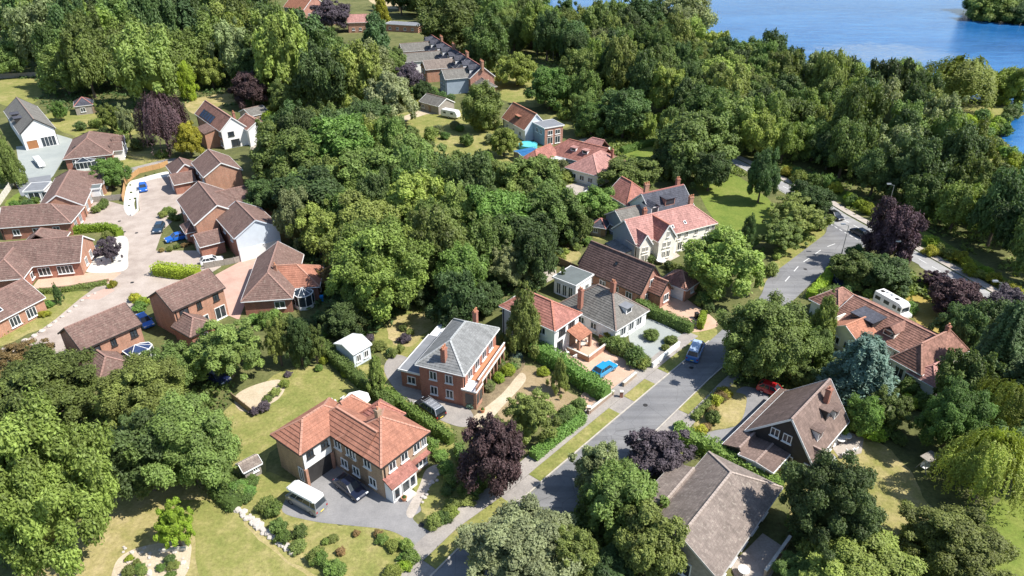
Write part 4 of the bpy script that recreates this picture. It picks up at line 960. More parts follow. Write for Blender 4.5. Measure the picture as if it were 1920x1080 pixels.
B = h.block(Blk(Yo, 51, 13.0, 9.5, 3.0, 6.0, 'hh'), 'cream', 'pink'); h.row(B, 'near', 3, .8); h.row(B, 's0', 3, .8)
y2 = h.block(turn(Yo, 51, 9.0, 16.0, 3.0, 6.2, 'nh', s0=5.6, t0=4.0), 'greyblue', 'red'); h.row(y2, 'far', 3, .8); h.row(y2, 'near', 3, .8)
for s_ in (5.0, 8.4): h.dormer(y2, 'far', s_, 1.5, 4.4, .9, 'white', 'pink')
y3 = h.block(Blk(Yo, 51, 9.0, 5.5, 3.0, 5.2, 'hn', s0=-2.2, t0=16.0), 'cream', 'red'); y4 = h.block(turn(Yo, 51, 6.5, 7, 3.0, 5.6, 'nh', s0=13.2, t0=9.0), 'cream', 'pink')
p = B.pt(9.2, 2.2, 0); h.chimney((p.x, p.y), 6.6, .5, .5, B.ang, 4, 'redbrick', 1); h.finish()
# white gabled house by the purple tree
Vo = (-90.2, 200.0)
h = House('detached_house', 'white gabled house with red brown roof, solar panels and brick side beside the purple tree', 'house', (-84, 192))
B = h.block(Blk(Vo, -52, 21.5, 7.2, 5.0, 8.2, 'gg'), 'white', 'mixed', {'near': 'brick'}); h.window(B, 's1', 2.4, 3.3, 1.6, 1.1, M_DARKTRIM); h.window(B, 's1', 3.2, .5, 2.2, 1.7, M_DARKTRIM, bars=2); h.window(B, 'near', 19.6, 3.3, 2.0, 1.2); h.window(B, 'near', 19.8, .7, 2.2, 1.3)
for k in range(5): h.skylight(B, 'near', 4.5 + k * 2.0, .30, 1.7, 2.2, M_DARKTRIM, M_BLUEPANEL, 'solar_panel')
v2 = h.block(Blk(Vo, -52, 9.0, 6.4, 4.6, 6.6, 'gg', s0=14.5, t0=6.4), 'white', 'mixed'); h.row(v2, 's1', 1, .5, 1.2, 1.8)
h.leanto(B, 'near', 11, 18, 3.5, 5.0, 4.2, 'brick', 'brown'); q = B.pt(20.5, 4.6, 0); h.chimney((q.x, q.y), 9.2, .8, .6, B.ang, 6.5, 'redbrick', 2); h.finish()
# slate-roofed row at the back
AX = Vector((22.4, -56.4, 0)).normalized(); an = math.degrees(math.atan2(AX.y, AX.x)); pvz = Vector((-AX.y, AX.x, 0))
zo = Vector((-32.2, 298.2, 0)) - pvz * 4.5
labs = ['dark slate roofed terrace house at the far end of the row', 'dark slate terrace house with white dormers, second from the far end',
        'dark slate terrace house with brown roofed wing, third from the far end', 'dark slate terrace house at the near end with a pink gable']
for k in range(4):
    oo = zo + AX * (k * 15.6 - 2); h = House('terrace_house', labs[k], 'house', (oo.x + 3, oo.y), 'slate roofed terrace houses')
    B = h.block(Blk((oo.x, oo.y), an, 15.4, 9.2, 5.2, 8.8, 'gg' if k in (0, 3) else 'gg'), 'brick', 'slate', {'s1': 'hung'}, barge=(k == 3)); h.row(B, 'near', 4, 3.2); h.row(B, 's1', 2, 3)
    h.dormer(B, 'near', 4.2, 3.0, 6.0, 1.5, 'white', 'slate', True); h.dormer(B, 'near', 11, 3.0, 6.0, 1.5, 'white', 'slate', True)
    q = B.pt(15.0, 4.6, 0); h.chimney((q.x, q.y), 10.6, 1.8, .8, B.ang, 7.5, 'brick', 4)
    wv, rf, wl, hh = [('buff', 'warmgrey', 12, 5.0), ('white', 'warmgrey', 15, 4.4), ('brick', 'taupe', 11.5, 4.6), ('greyblue', 'warmgrey', 10, 5.2)][k]  # last entry: bluish shade on the wing wall put into its colour
    w = h.block(turn((oo.x, oo.y), an, 7.4, wl, hh, hh + 2.4, 'gn', s0=3.2 if k != 3 else 6.2, t0=-wl + 2), wv, rf); h.row(w, 's0', 2, 3.0 if hh > 4.5 else .8, 1.3, 1.1); h.row(w, 's0', 2, .6, 1.3, 1.2); h.row(w, 'far', 3, .9)
    if k == 3: h.block(Blk((oo.x, oo.y), an, 5.6, 7, 3.2, 5.2, 'nh', s0=15.3, t0=.8), 'hung', 'warmgrey')
    h.finish()
# house half hidden at the top
p, q = P(531, 13, 6.5), P(569, 19, 6.5); d = q - p
h = House('detached_house', 'orange roofed house with a shaded blue grey gable at the top of the photo', 'house', (p.x, p.y))
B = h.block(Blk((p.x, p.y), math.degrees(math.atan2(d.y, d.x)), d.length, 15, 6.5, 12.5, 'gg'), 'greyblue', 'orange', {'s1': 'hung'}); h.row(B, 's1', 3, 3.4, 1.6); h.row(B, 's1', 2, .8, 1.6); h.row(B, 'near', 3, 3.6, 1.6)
e = h.block(Blk((p.x, p.y), math.degrees(math.atan2(d.y, d.x)), 14, 9, 5.0, 8.0, 'ng', s0=d.length - .4, t0=5), 'hung', 'pink'); h.row(e, 'near', 3, 2.8); q = B.pt(6, 7.5, 0); h.chimney((q.x, q.y), 14.5, 1.6, 1, B.ang, 9, 'brick', 3); h.finish()
p = P(672, 44, 4)
h = House('detached_house', 'small red brick house glimpsed between the dark conifers at the top of the photo', 'house', (p.x, p.y))
B = h.block(Blk((p.x - 5, p.y - 2), 10, 12, 9, 4.6, 7.6, 'gg'), 'brick', 'pink'); h.row(B, 'near', 3, 1); h.finish()
p = P(752, 44, 3)
h = House('outbuilding', 'low flat grey roofed outbuilding beyond the slate terrace', 'outbuilding', (p.x, p.y))
B = h.block(Blk((p.x - 8, p.y - 3), -18, 18, 8, 3.2, None), 'brick', M_LEAD); h.row(B, 'near', 4, .9); h.finish()
# ---- small buildings
def small(name, label, cat, A, C_, he, W, hr, wall, roof, ends='gg', wins=(), doors=(), rt=None, ov=.2, barge=None):
    """near eave from photo point A to C_ at height he"""
    p, q = P(*A, he), P(*C_, he); d = q - p; an = math.degrees(math.atan2(d.y, d.x))
    h = House(name, label, cat, ((p.x + q.x) / 2, (p.y + q.y) / 2)); B = h.block(Blk((p.x, p.y), an, d.length, W, he, hr, ends, ov=ov, rt=rt), wall, roof)
    for w in wins: h.window(B, *w)
    for w in doors: h.door(B, *w)
    h.finish(barge); return h, B
small('summer_house', 'white roofed summer house with shaded pale front between hedge and lawn', 'summer house', (661, 665), (697, 645), 2.6, 4.4, 3.3, 'paleblue', M_POLY, 'gg', (('near', .9, .8, .8, 1.1), ('near', 2.3, .8, .8, 1.1)), (), 2.2, .2)
small('shed', 'small grey timber shed with felt roof on the lawn edge left of the big house', 'shed', (456, 887), (492, 868), 1.7, 2.0, 2.3, 'wood', 'taupe', 'gg', (('near', 1.3, .9, .6, .5),), ())
small('shed', 'grey roofed timber shed in shade behind the white gabled house', 'shed', (470, 218), (505, 210), 2.6, 7, 4.0, 'wood', 'warmgrey', 'gg', (), (('near', 2),))
small('gazebo', 'dark roofed open garden pavilion on the lawn behind the far left white house', 'gazebo', (138, 200), (174, 196), 2.8, 7, 4.6, 'wood', 'slate', 'hh', (('near', 2, .9, 1.4, 1.2),), (('near', 5),))
small('shed', 'grey roofed garden building with timber sides in front of the slate terrace', 'shed', (785, 190), (822, 200), 2.6, 7, 4.4, 'wood', 'warmgrey', 'gg', (('near', 1.6, .9, 1.2, 1.0),), (('near', 4.6),))
small('summer_house', 'dark weathered octagonal roofed summer house left of the cream house', 'summer house', (1106, 424), (1136, 429), 2.0, 4.0, 3.2, 'wood', 'slate', 'hh', (('near', 1.0, .8, .8, .9),), (('near', 2.6),))
small('shed', 'white roofed shed beside the slate extension of the cream house', 'shed', (1164, 411), (1190, 404), 2.2, 3.6, 2.6, 'white', M_WHITE, 'gg', (), (('near', 1.4),))
small('shed', 'pale roofed lean shed under the red gable behind the cream house', 'shed', (1153, 381), (1170, 384), 2.2, 2.4, 2.7, 'wood', 'grey', 'gg', (), (('near', .9),))
small('carport', 'white ribbed carport roof beside the red hipped bungalow', 'carport', (1034, 301), (1052, 305), 2.5, 5.5, 2.9, 'wood', M_POLY, 'gg', (), ())
small('pool_house', 'low blue covered pool enclosure beside the turquoise pool', 'pool house', (981, 295), (1018, 288), 1.9, 5.5, 2.3, 'wood', M_BLUECOVER, 'gg', (('near', 1.4, .8, 1.1, .8),), ())
small('garage', 'flat grey roofed garage with white door at the end of the pale yard', 'garage', (42, 361), (82, 358), 2.4, 5.5, None, 'white', M_LEAD, 'gg', (('near', 1.8, .1, 2.3, 2.0), ('near', 4.5, .1, 2.3, 2.0)), ())
# ------------------------------------------------------------------ vehicles
def paint(name, col, metal=0.0): 
    m = plain(name, col, .28, .03, 1, metal, .5, coat=.6); return m
SHAPES = dict(   # length, width, [(x from front, shoulder z)], cabin (x0 base, x1 roof, x2 roof, x3 base), roof z
    hatch=(4.1, 1.75, [(0, .62), (.12, .74), (1.15, .90), (4.0, .98), (4.1, .8)], (1.05, 1.75, 3.45, 3.98), 1.46),
    saloon=(4.5, 1.8, [(0, .60), (.12, .72), (1.25, .90), (3.7, .95), (4.4, .93), (4.5, .75)], (1.2, 1.95, 3.2, 3.95), 1.43),
    suv=(4.7, 1.88, [(0, .75), (.12, .92), (1.2, 1.06), (4.6, 1.1), (4.7, .9)], (1.15, 1.8, 4.2, 4.62), 1.72),
    van=(4.9, 1.92, [(0, .8), (.1, 1.0), (.7, 1.2), (4.85, 1.22), (4.9, 1.0)], (.6, 1.35, 4.7, 4.86), 1.98))
def loftbox(mb, st, w):
    """st: (x, z bottom, z top, half-width scale)"""
    rings = []
    for x, zb, zt, k in st:
        hw = w / 2 * k; zm = zb + (zt - zb) * .55
        half = [(hw * .9, zb), (hw, zb + .12), (hw, zm), (hw * .95, zt - .05), (hw * .86, zt)]
        rings.append([Vector((x, y, z)) for y, z in half] + [Vector((x, -y, z)) for y, z in half[::-1]])
    for a, b_ in zip(rings, rings[1:]):
        n = len(a)
        for i in range(n): mb.poly([a[i], b_[i], b_[(i + 1) % n], a[(i + 1) % n]][::-1])
    mb.poly(rings[0][::-1][::-1]); mb.poly(rings[-1][::-1])
WHEEL = {}
def wheel_mesh(r):
    if r not in WHEEL:
        a = MB()
        def ring(mb, r0, r1, y0, y1, n=16):
            for k in range(n):
                t0, t1 = 2 * math.pi * k / n, 2 * math.pi * (k + 1) / n
                mb.poly([(r_ * math.cos(t), y, r_ * math.sin(t)) for r_, y, t in ((r0, y0, t0), (r0, y0, t1), (r1, y1, t1), (r1, y1, t0))])
        ring(a, r, r, -.1, .1); ring(a, r * .66, r, -.1, -.1); ring(a, r, r * .66, .1, .1)
        b = MB(); ring(b, 0.001, r * .66, -.085, -.095); ring(b, r * .66, .001, .095, .085)
        ma = a.mesh('tyre'); ma.materials.append(M_BLACK); mb_ = b.mesh('rim'); mb_.materials.append(M_METAL); WHEEL[r] = (ma, mb_)
    return WHEEL[r]
def car(label, rear, front, col, kind='hatch', name='parked_car', cat='car', group=None, roofmat=None, z=.7):
    p, q = P(*rear, z), P(*front, z); d = q - p; c = (p + q) / 2; L, W, sh, cab, rz = SHAPES[kind]
    root = thing(name, label, cat, (c.x, c.y, .035), math.atan2(d.y, d.x), group)
    INV.pop(root.as_pointer(), None)
    X = lambda x: L / 2 - x                          # metres from the nose -> local x
    b = MB(); st = []
    for i, (x, zt) in enumerate(sh): st.append((X(x), .22 if 0 < i < len(sh) - 1 else .34, zt, .94 if i in (0, len(sh) - 1) else 1))
    loftbox(b, st, W); b.build('body', col, root, False)
    zb = lambda x: next(z0 + (z1 - z0) * (x - x0) / (x1 - x0) for (x0, z0), (x1, z1) in zip(sh, sh[1:]) if x0 <= x <= x1) - .03
    c0, c1, c2, c3 = cab; y0, y1 = W / 2 * .88, W / 2 * .72
    lo = [Vector((X(c0), s * y0, zb(c0))) for s in (1, -1)] + [Vector((X(c3), s * y0, zb(c3))) for s in (-1, 1)]
    hi = [Vector((X(c1), s * y1, rz - .03)) for s in (1, -1)] + [Vector((X(c2), s * y1, rz - .03)) for s in (-1, 1)]
    g = MB()
    for i in range(4): g.poly([lo[i], lo[(i + 1) % 4], hi[(i + 1) % 4], hi[i]][::-1])
    g.build('windows', M_GLASS, root)
    r = MB()
    for i in range(4): r.beam(lo[i], hi[i], .09, .09)
    for s in (1, -1):
        for f in ((.42, .72) if kind != 'van' else (.22, .5, .78)):
            r.beam(Vector((X(c0 + (c3 - c0) * f), s * y0 * 1.0, zb(c0 + (c3 - c0) * f))), Vector((X(c1 + (c2 - c1) * f), s * y1, rz - .03)), .08, .05)
    top = [h + Vector((0, 0, .0)) for h in hi]; up = [Vector((h.x * .97, h.y * .93, rz + .03)) for h in hi]
    for i in range(4): r.poly([top[i], top[(i + 1) % 4], up[(i + 1) % 4], up[i]][::-1])
    r.poly(up[::-1][::-1]) ; r.build('roof_panel', roofmat or col, root)
    tm, rm = wheel_mesh(.32 if kind in ('hatch', 'saloon') else .36)
    for x in (.85, L - .8):
        for s in (1, -1):
            w = link('wheel', tm, root); w.location = (X(x), s * (W / 2 - .1), .32 if kind in ('hatch', 'saloon') else .36); link('rim', rm, w)
    for s in (1, -1):
        b = MB(); b.box((X(.06), s * W * .36, .56 * sh[0][1] / .6), .16, .36, .14); b.build('headlight', M_HEADLIGHT, root)
        b = MB(); b.box((X(L - .05), s * W * .40, .62), .12, .2, .24); b.build('tail_light', M_RED_LIGHT, root)
        b = MB(); b.box((X(c0 + .35), s * (W / 2 + .08), sh[2][1]), .12, .2, .13); b.build('mirror', col, root)
    b = MB(); b.box((X(L + .01), 0, .42), .04, .52, .12); b.build('number_plate', M_PLATE, root)
    return root
car('dark navy estate car in the shade of the big house on the grey drive', (633, 893), (682, 931), paint('navy_paint', (.012, .018, .04)), 'saloon')
def van_roof(root, L, W, z, mat):
    b = MB(); loftbox(b, [(-L / 2, z, z + .22, .82), (-L / 2 + .25, z - .06, z + .36, .98), (L / 2 - .5, z - .06, z + .34, .98), (L / 2 - .05, z, z + .16, .80)], W); return b.build('pop_top', mat, root)
v = car('white roofed camper van parked half on the lawn by the grey drive', (598, 948), (550, 922), paint('silver_grey_paint', (.30, .31, .32), .3), 'van', 'camper_van', 'camper van', z=1.0); van_roof(v, 4.5, 1.75, 1.98, M_WHITE)
v = car('black off road car with silver roof rails beside the slate house', (827, 779), (787, 751), paint('black_paint', (.012, .012, .014)), 'suv', roofmat=paint('sky_reflection_roof', (.33, .35, .38), .4))  # black car; the sky's reflection on its roof is put into the roof colour
for s in (-.62, .62):
    b = MB(); b.beam((-1.6, s, 1.80), (1.1, s, 1.80), .06); b.build('roof_rail', M_METAL, v)
for x in (-1.4, -.7, 0, .7):
    b = MB(); b.beam((x, -.6, 1.81), (x, .6, 1.81), .05); b.build('cross_bar', M_METAL, v)
car('bright blue hatchback on the tan brick drive', (1119, 700), (1148, 681), paint('bright_blue_paint', (.015, .27, .52)), 'hatch')
v = car('blue van with pale windscreen parked on the road at the edge of the tree shade', (1299, 668), (1310, 642), paint('mid_blue_paint', (.045, .17, .46)), 'van', 'parked_van', 'van', roofmat=paint('pale_blue_paint', (.38, .48, .62)), z=1.0)
car('royal blue car alone by the white gravel bank in the close', (267, 342), (269, 360), paint('royal_blue_paint', (.012, .12, .50)), 'hatch')
car('dark grey blue car by the small shrubs in the middle of the close', (303, 416), (292, 437), paint('slate_blue_paint', (.025, .05, .085)), 'hatch')
car('royal blue saloon nose out on the drive of the middle brick house', (352, 439), (311, 449), paint('royal_blue_paint', (.012, .12, .50)), 'saloon')
car('white car on the drive behind the box hedge', (378, 491), (415, 484), M_WHITE, 'hatch')
car('black car driving on the main road past the junction', (1556, 398), (1573, 407), paint('black_paint', (.012, .012, .014)), 'saloon', 'car', 'car')
car('dark car half hidden behind the purple tree on the main road', (1622, 440), (1604, 430), paint('navy_paint', (.012, .018, .04)), 'hatch', 'car', 'car')
car('red car partly hidden behind the steep brown chalet roof', (1432, 724), (1466, 736), paint('red_paint', (.45, .015, .02)), 'hatch')
car('royal blue car wedged between the two tall brick houses', (262, 592), (280, 610), paint('royal_blue_paint', (.012, .12, .50)), 'hatch')
car('dark blue car under the tree below the two tall brick houses', (392, 700), (420, 712), paint('deep_blue_paint', (.02, .03, .10)), 'hatch')
car('dark purple blue car on the shaded drive above the red hipped bungalow', (1568, 522), (1582, 535), paint('deep_blue_paint', (.02, .03, .10)), 'hatch')
# motorhome
p, q = P(1650, 556, 1.6), P(1700, 584, 1.6); d = q - p; c = (p + q) / 2
mh = thing('motorhome', 'long white motorhome with roof vents on the ochre grass', 'motorhome', (c.x, c.y, .03), math.atan2(d.y, d.x)); INV.pop(mh.as_pointer(), None)
mh.scale = (.86, .92, .95)
b = MB(); loftbox(b, [(-3.6, .45, 2.75, .95), (-3.5, .4, 2.9, 1), (2.0, .4, 2.9, 1), (2.7, .4, 2.5, .98), (2.75, .4, 1.25, .98), (3.55, .4, 1.1, .96), (3.65, .5, .9, .9)], 2.3); b.build('body', M_WHITE, mh)
b = MB(); b.poly([(2.76, -.95, 1.35), (2.76, .95, 1.35), (2.72, .85, 2.2), (2.72, -.85, 2.2)]); b.build('windscreen', M_GLASS, mh)
for x, w in ((-2.6, 1.2), (-.6, 1.2), (1.2, .8), (2.25, .6)):
    for s in (1, -1):
        b = MB(); b.box((x, s * 1.145, 1.6), w, .05, .65); b.build('window', M_GLASS, mh)
for x, w in ((-2.7, .7), (-.9, .5), (.6, .7), (-1.9, .4)):
    b = MB(); b.box((x, .2 if w < .6 else -.1, 2.9), w, w * .8, .12); b.build('roof_vent', M_DARKTRIM if w > .6 else M_METAL, mh)
tm, rm = wheel_mesh(.36)
for x in (2.9, -2.1):
    for s in (1, -1): w = link('wheel', tm, mh); w.location = (x, s * 1.02, .36); link('rim', rm, w)
for s in (1, -1):
    b = MB(); b.box((3.6, s * .8, .75), .14, .3, .18); b.build('headlight', M_HEADLIGHT, mh)
    b = MB(); b.box((-3.6, s * .95, .7), .08, .16, .4); b.build('tail_light', M_RED_LIGHT, mh)
# touring caravan by the terrace, and a trailer in the pale yard
def caravan(label, A, C_, L, name='caravan', W=2.2, zt=2.5):
    p, q = P(*A, 1.2), P(*C_, 1.2); d = q - p; c = (p + q) / 2
    r = thing(name, label, 'caravan' if name == 'caravan' else 'trailer', (c.x, c.y, .03), math.atan2(d.y, d.x)); INV.pop(r.as_pointer(), None)
    b = MB(); loftbox(b, [(-L / 2, .6, zt - .4, .9), (-L / 2 + .4, .45, zt, 1), (L / 2 - .6, .45, zt, 1), (L / 2, .7, zt - .9, .9)], W); b.build('body', M_WHITE, r)
    b = MB(); b.beam((L / 2, 0, .5), (L / 2 + 1.1, 0, .5), .1); b.build('tow_bar', M_METAL, r)
    for s in (1, -1): w = link('wheel', tm, r); w.location = (0, s * (W / 2 - .1), .36); link('rim', rm, w)
    for x in (-L * .25, L * .2):
        for s in (1, -1): b = MB(); b.box((x, s * (W / 2 - .005), zt * .55), 1.0, .05, zt * .22); b.build('window', M_GLASS, r)
caravan('white touring caravan on the lawn below the slate terrace', (832, 211), (858, 216), 6.0)
caravan('long low white trailer standing across the pale yard', (62, 288), (82, 312), 7.5, 'trailer', 1.5, 1.3)

# ------------------------------------------------------------------ walls, fences, hedging stones
def wall(name, label, line, ht, w, mat, cat='wall', piece=1.9, part='panel', cap=None, z=.02, group=None):
    pts = [P(*q, 0) for q in line]; c = sum(pts, Vector()) / len(pts); r = thing(name, label, cat, (c.x, c.y, 0), 0, group)
    for a, b_ in zip(pts, pts[1:]):
        n = max(1, round((b_ - a).length / piece)); d = (b_ - a) / n; u = d.normalized()
        for k in range(n):
            p0, p1 = a + d * k, a + d * (k + 1); up = Vector((0, 0, 1))
            m = MB(); m.beam(p0 + up * (z + ht / 2) + u * .01, p1 + up * (z + ht / 2) - u * .01, w, ht); m.build(part, mat, r)
            if part == 'panel':
                m = MB(); m.box(p0 + up * z, .12, .12, ht + .12); m.build('post', mat, r)
        if cap: m = MB(); m.beam(a + Vector((0, 0, z + ht + .05)), b_ + Vector((0, 0, z + ht + .05)), w + .08, .1); m.build('coping', cap, r)
    return r
wall('garden_wall', 'low white rendered front wall along the pavement of the grey roofed bungalow', [(1223, 691), (1250, 668), (1273, 650)], .85, .25, M_WHITE, part='wall_section', cap=M_WHITE)
wall('garden_wall', 'low red brick front wall along the pavement left of the tan drive', [(1103, 778), (1135, 752), (1150, 740)], .7, .25, WALL['redbrick'], part='wall_section', cap=M_STONE)
wall('garden_wall', 'brick pier wall closing the tan drive at the white wall', [(1168, 726), (1192, 706)], .7, .3, WALL['brick'], part='wall_section', cap=M_STONE)
wall('timber_fence', 'orange brown timber fence curving behind the white gravel bank', [(231, 378), (236, 345), (262, 325), (300, 316), (316, 310)], 1.3, .08, M_ORANGEWOOD, 'fence')
wall('garden_wall', 'curved pale retaining wall edging the white gravel bank', [(262, 352), (258, 372), (259, 395), (246, 405)], .45, .25, M_WHITE, part='wall_section')
wall('timber_fence', 'weathered fence below the pale blue gabled house', [(384, 504), (440, 494), (520, 470)], 1.2, .08, M_GREYWOOD, 'fence')
wall('timber_fence', 'grey fence between bungalow lawn and the close', [(172, 380), (232, 374)], 1.3, .08, M_GREYWOOD, 'fence')
wall('garden_wall', 'brick garden wall with pale coping at the lower corner of the taupe roofed bungalow', [(1432, 1085), (1478, 1020)], 1.2, .25, WALL['brick'], 'wall', part='wall_section', cap=M_STONE)
wall('timber_fence', 'fence at the far lawn edge of the left wood', [(-10, 148), (72, 143)], 1.6, .1, M_GREYWOOD, 'fence', 3)
wall('timber_fence', 'slatted fence behind the pale yard and conifer hedge at the left edge', [(0, 385), (28, 345)], 1.6, .08, M_STONE, 'fence')
wall('cold_frame', 'white framed low garden frame by the red hipped bungalow', [(1090, 366), (1112, 352), (1122, 360), (1100, 376), (1090, 366)], .5, .14, M_WHITE, 'garden frame', part='side')
wall('garden_wall', 'low stone edging wall across the rock garden', [(306, 1034), (350, 1030)], .35, .3, M_STONE, part='stone_block', piece=.6)
wall('garden_wall', 'dark clipped retaining edge below the left bungalow drive', [(62, 546), (130, 540), (205, 527)], .45, .35, M_WOOD, part='wall_section')
wall('timber_fence', 'fence of the sandy bed under the olive tree', [(436, 748), (474, 778)], 1.0, .08, M_WOOD, 'fence')
wall('timber_fence', 'thin fence along the white gravel forecourt of the shed', [(1040, 492), (1085, 512)], 1.4, .08, M_WOOD, 'fence')

# stones: irregular chipped lumps
def rock_mesh(seed):
    r = random.Random(seed); b = MB(); n = 7; rings = []
    for z, k in ((0, .9), (.35, 1.0), (.75, .75)): rings.append([(k * r.uniform(.75, 1.1) * math.cos(2 * math.pi * i / n + seed), k * r.uniform(.75, 1.1) * math.sin(2 * math.pi * i / n + seed), z + r.uniform(-.06, .06)) for i in range(n)])
    for a, c in zip(rings, rings[1:]):
        for i in range(n): b.poly([a[i], a[(i + 1) % n], c[(i + 1) % n], c[i]])
    b.poly(rings[-1]); me = b.mesh('stone'); me.materials.append(M_ROCK); return me
ROCKS = [rock_mesh(s) for s in range(6)]
VERGE_STONES = [((10, 656), .6), ((28, 648), .5), ((47, 640), .55), ((65, 631), .5), ((79, 622), .55), ((93, 612), .45), ((104, 604), .42), ((117, 595), .4), ((130, 585), .38), ((142, 575), .38), ((154, 564), .34), ((166, 556), .32), ((178, 551), .3)]
for i, (q, s) in enumerate(VERGE_STONES):
    p = P(*q, 0); o_ = link('white_stone', ROCKS[i % 6]); o_.location = (p.x, p.y, .02); o_.scale = (s, s, s * .75); o_.rotation_euler = (0, 0, i)
    tag(o_, 'white painted stone in the row lining the grass verge of the close', 'stone', 'white stones along the verge')
rr = random.Random(3)
for i in range(46):
    t = i / 45; q = (445 + 103 * t + rr.uniform(-5, 5), 958 + 80 * t ** 1.1 + rr.uniform(-6, 6)); p = P(*q, 0); s = rr.uniform(.22, .5)
    o_ = link('rockery_stone', ROCKS[i % 6]); o_.location = (p.x, p.y, .01); o_.scale = (s, s * rr.uniform(.7, 1.1), s * .8); o_.rotation_euler = (0, 0, i * 1.3)
    tag(o_, 'pale rock in the bank of stones that edges the lower lawn', 'stone', 'rocks in the lawn bank')
for i in range(26):
    q = (rr.uniform(225, 356), 0); t = (q[0] - 225) / 131; q = (q[0], rr.uniform(1018, 1085) - 10 * t); p = P(*q, 0); s = rr.uniform(.14, .34)
    o_ = link('rockery_stone', ROCKS[i % 6]); o_.location = (p.x, p.y, .03); o_.scale = (s, s * rr.uniform(.7, 1.1), s * .7); o_.rotation_euler = (0, 0, i * 1.7)
    tag(o_, 'cream stone in the rock garden round the yellow green shrub', 'stone', 'rock garden stones')
for i in range(16):
    t = i / 15; q = (790 + 45 * t + rr.uniform(-3, 3), 940 - 70 * t + rr.uniform(-4, 4)); p = P(*q, 0); s = rr.uniform(.15, .32)
    o_ = link('rockery_stone', ROCKS[i % 6]); o_.location = (p.x, p.y, .05); o_.scale = (s, s, s * .7); o_.rotation_euler = (0, 0, i * 2.1)
    tag(o_, 'pinkish stone edging the bed beside the big house front', 'stone', 'stones by the big house')
# shrubs planted as dots in the white gravel bank are with the plants below

# ------------------------------------------------------------------ garden furniture, bins, lamps
def parasol(label, q, r, mat, sides=8, ht=2.5, cat='parasol', name='parasol'):
    p = P(*q, ht); root = thing(name, label, cat, (p.x, p.y, .02)); INV.pop(root.as_pointer(), None)
    b = MB(); b.lathe((0, 0, 0), [(.035, 0), (.03, ht + .4)], 8); b.build('pole', M_METAL, root)
    b = MB()
    for k in range(sides):
        a0, a1 = 2 * math.pi * k / sides, 2 * math.pi * (k + 1) / sides
        e0, e1 = Vector((r * math.cos(a0), r * math.sin(a0), ht)), Vector((r * math.cos(a1), r * math.sin(a1), ht)); ap = Vector((0, 0, ht + .42))
        b.poly([e0, e1, ap]); b.poly([e0 - Vector((0, 0, .18)), e1 - Vector((0, 0, .18)), e1, e0])
    b.build('canopy', mat, root)
    b = MB(); b.lathe((0, 0, 0), [(.28, 0), (.28, .1)], 12); b.build('base', M_CONCRETE, root)
parasol('white octagonal parasol behind the terracotta roof', (669, 748), 1.8, M_CANVAS)
parasol('pink parasol among the shrubs left of the white carport', (990, 316), 1.7, M_PINKCLOTH)
parasol('white parasol on the terrace of the red hipped bungalow with skylights', (1772, 655), 1.0, M_STONE)
def table(label, q, r=.6, mat=M_WHITE, group=None):
    p = P(*q, .72); root = thing('garden_table', label, 'table', (p.x, p.y, .04), 0, group); INV.pop(root.as_pointer(), None)
    b = MB(); b.lathe((0, 0, .68), [(r, 0), (r, .05)], 16); b.build('table_top', mat, root)
    for k in range(4):
        b = MB(); a = k * math.pi / 2; b.beam((r * .5 * math.cos(a), r * .5 * math.sin(a), .68), (r * .75 * math.cos(a), r * .75 * math.sin(a), 0), .05); b.build('leg', M_METAL, root)
def chair(label, q, rz, mat=M_WHITE, group=None):
    p = P(*q, .45); root = thing('garden_chair', label, 'chair', (p.x, p.y, .04), rz, group); INV.pop(root.as_pointer(), None)
    b = MB(); b.box((0, 0, .42), .48, .48, .05); b.build('seat', mat, root)
    b = MB(); b.beam((-.24, -.22, .9), (-.24, .22, .9), .06); b.beam((-.24, 0, .45), (-.27, 0, .92), .4, .04, (1, 0, 0)); b.build('backrest', mat, root)
    for x in (-.2, .2):
        for y in (-.2, .2): b = MB(); b.box((x, y, 0), .05, .05, .42); b.build('leg', mat, root)
table('larger round white garden table on the chalet patio', (1586, 816), .75); table('smaller round white garden table beside the chalet wall', (1577, 824), .5)
for i, (q, rz) in enumerate((((1590, 848), .4), ((1603, 843), 2.2), ((1583, 853), 1.0))): chair('white garden chair on the chalet patio beside the dry lawn', q, rz, M_WHITE, 'white chairs on the chalet patio')
table('pale garden table on the brick terrace of the white house', (1090, 643), .7, M_STONE)
for i, (q, rz) in enumerate((((1064, 660), .4), ((1078, 668), 2.0), ((1058, 668), 3.4), ((1100, 640), 1.0))): chair('white garden chair on the walled brick terrace of the white house', q, rz, M_WHITE, 'white chairs on the brick terrace')
for q, rz in (((627, 752), .5), ((642, 747), 2.4)): chair('white garden chair near the white octagonal parasol', q, rz, M_WHITE, 'white chairs by the parasol')
table('white table on the paving in front of the cream house', (1240, 488), .9)
table('white garden table on the brown bungalow terrace', (1395, 1068), .6)
p = P(1738, 873, .5); r = thing('garden_swing', 'metal framed garden swing seat in deep shade by the dry lawn', 'swing seat', (p.x, p.y, 0), .5); INV.pop(r.as_pointer(), None)
b = MB()
for s in (-1, 1):
    b.beam((s, -.7, 0), (s, 0, 1.9), .07); b.beam((s, .7, 0), (s, 0, 1.9), .07)
b.beam((-1.05, 0, 1.9), (1.05, 0, 1.9), .08); b.build('frame', M_METAL, r); b = MB(); b.box((0, 0, .5), 1.7, .6, .08); b.build('seat', M_CANVAS, r)
b = MB(); b.beam((-.85, .3, .58), (-.85, .3, .58 + .01), .01); b.box((0, .3, .58), 1.7, .06, .5); b.build('backrest', M_CANVAS, r); b = MB(); b.box((0, 0, 1.95), 2.1, 1.3, .05); b.build('canopy', M_GREYWOOD, r)
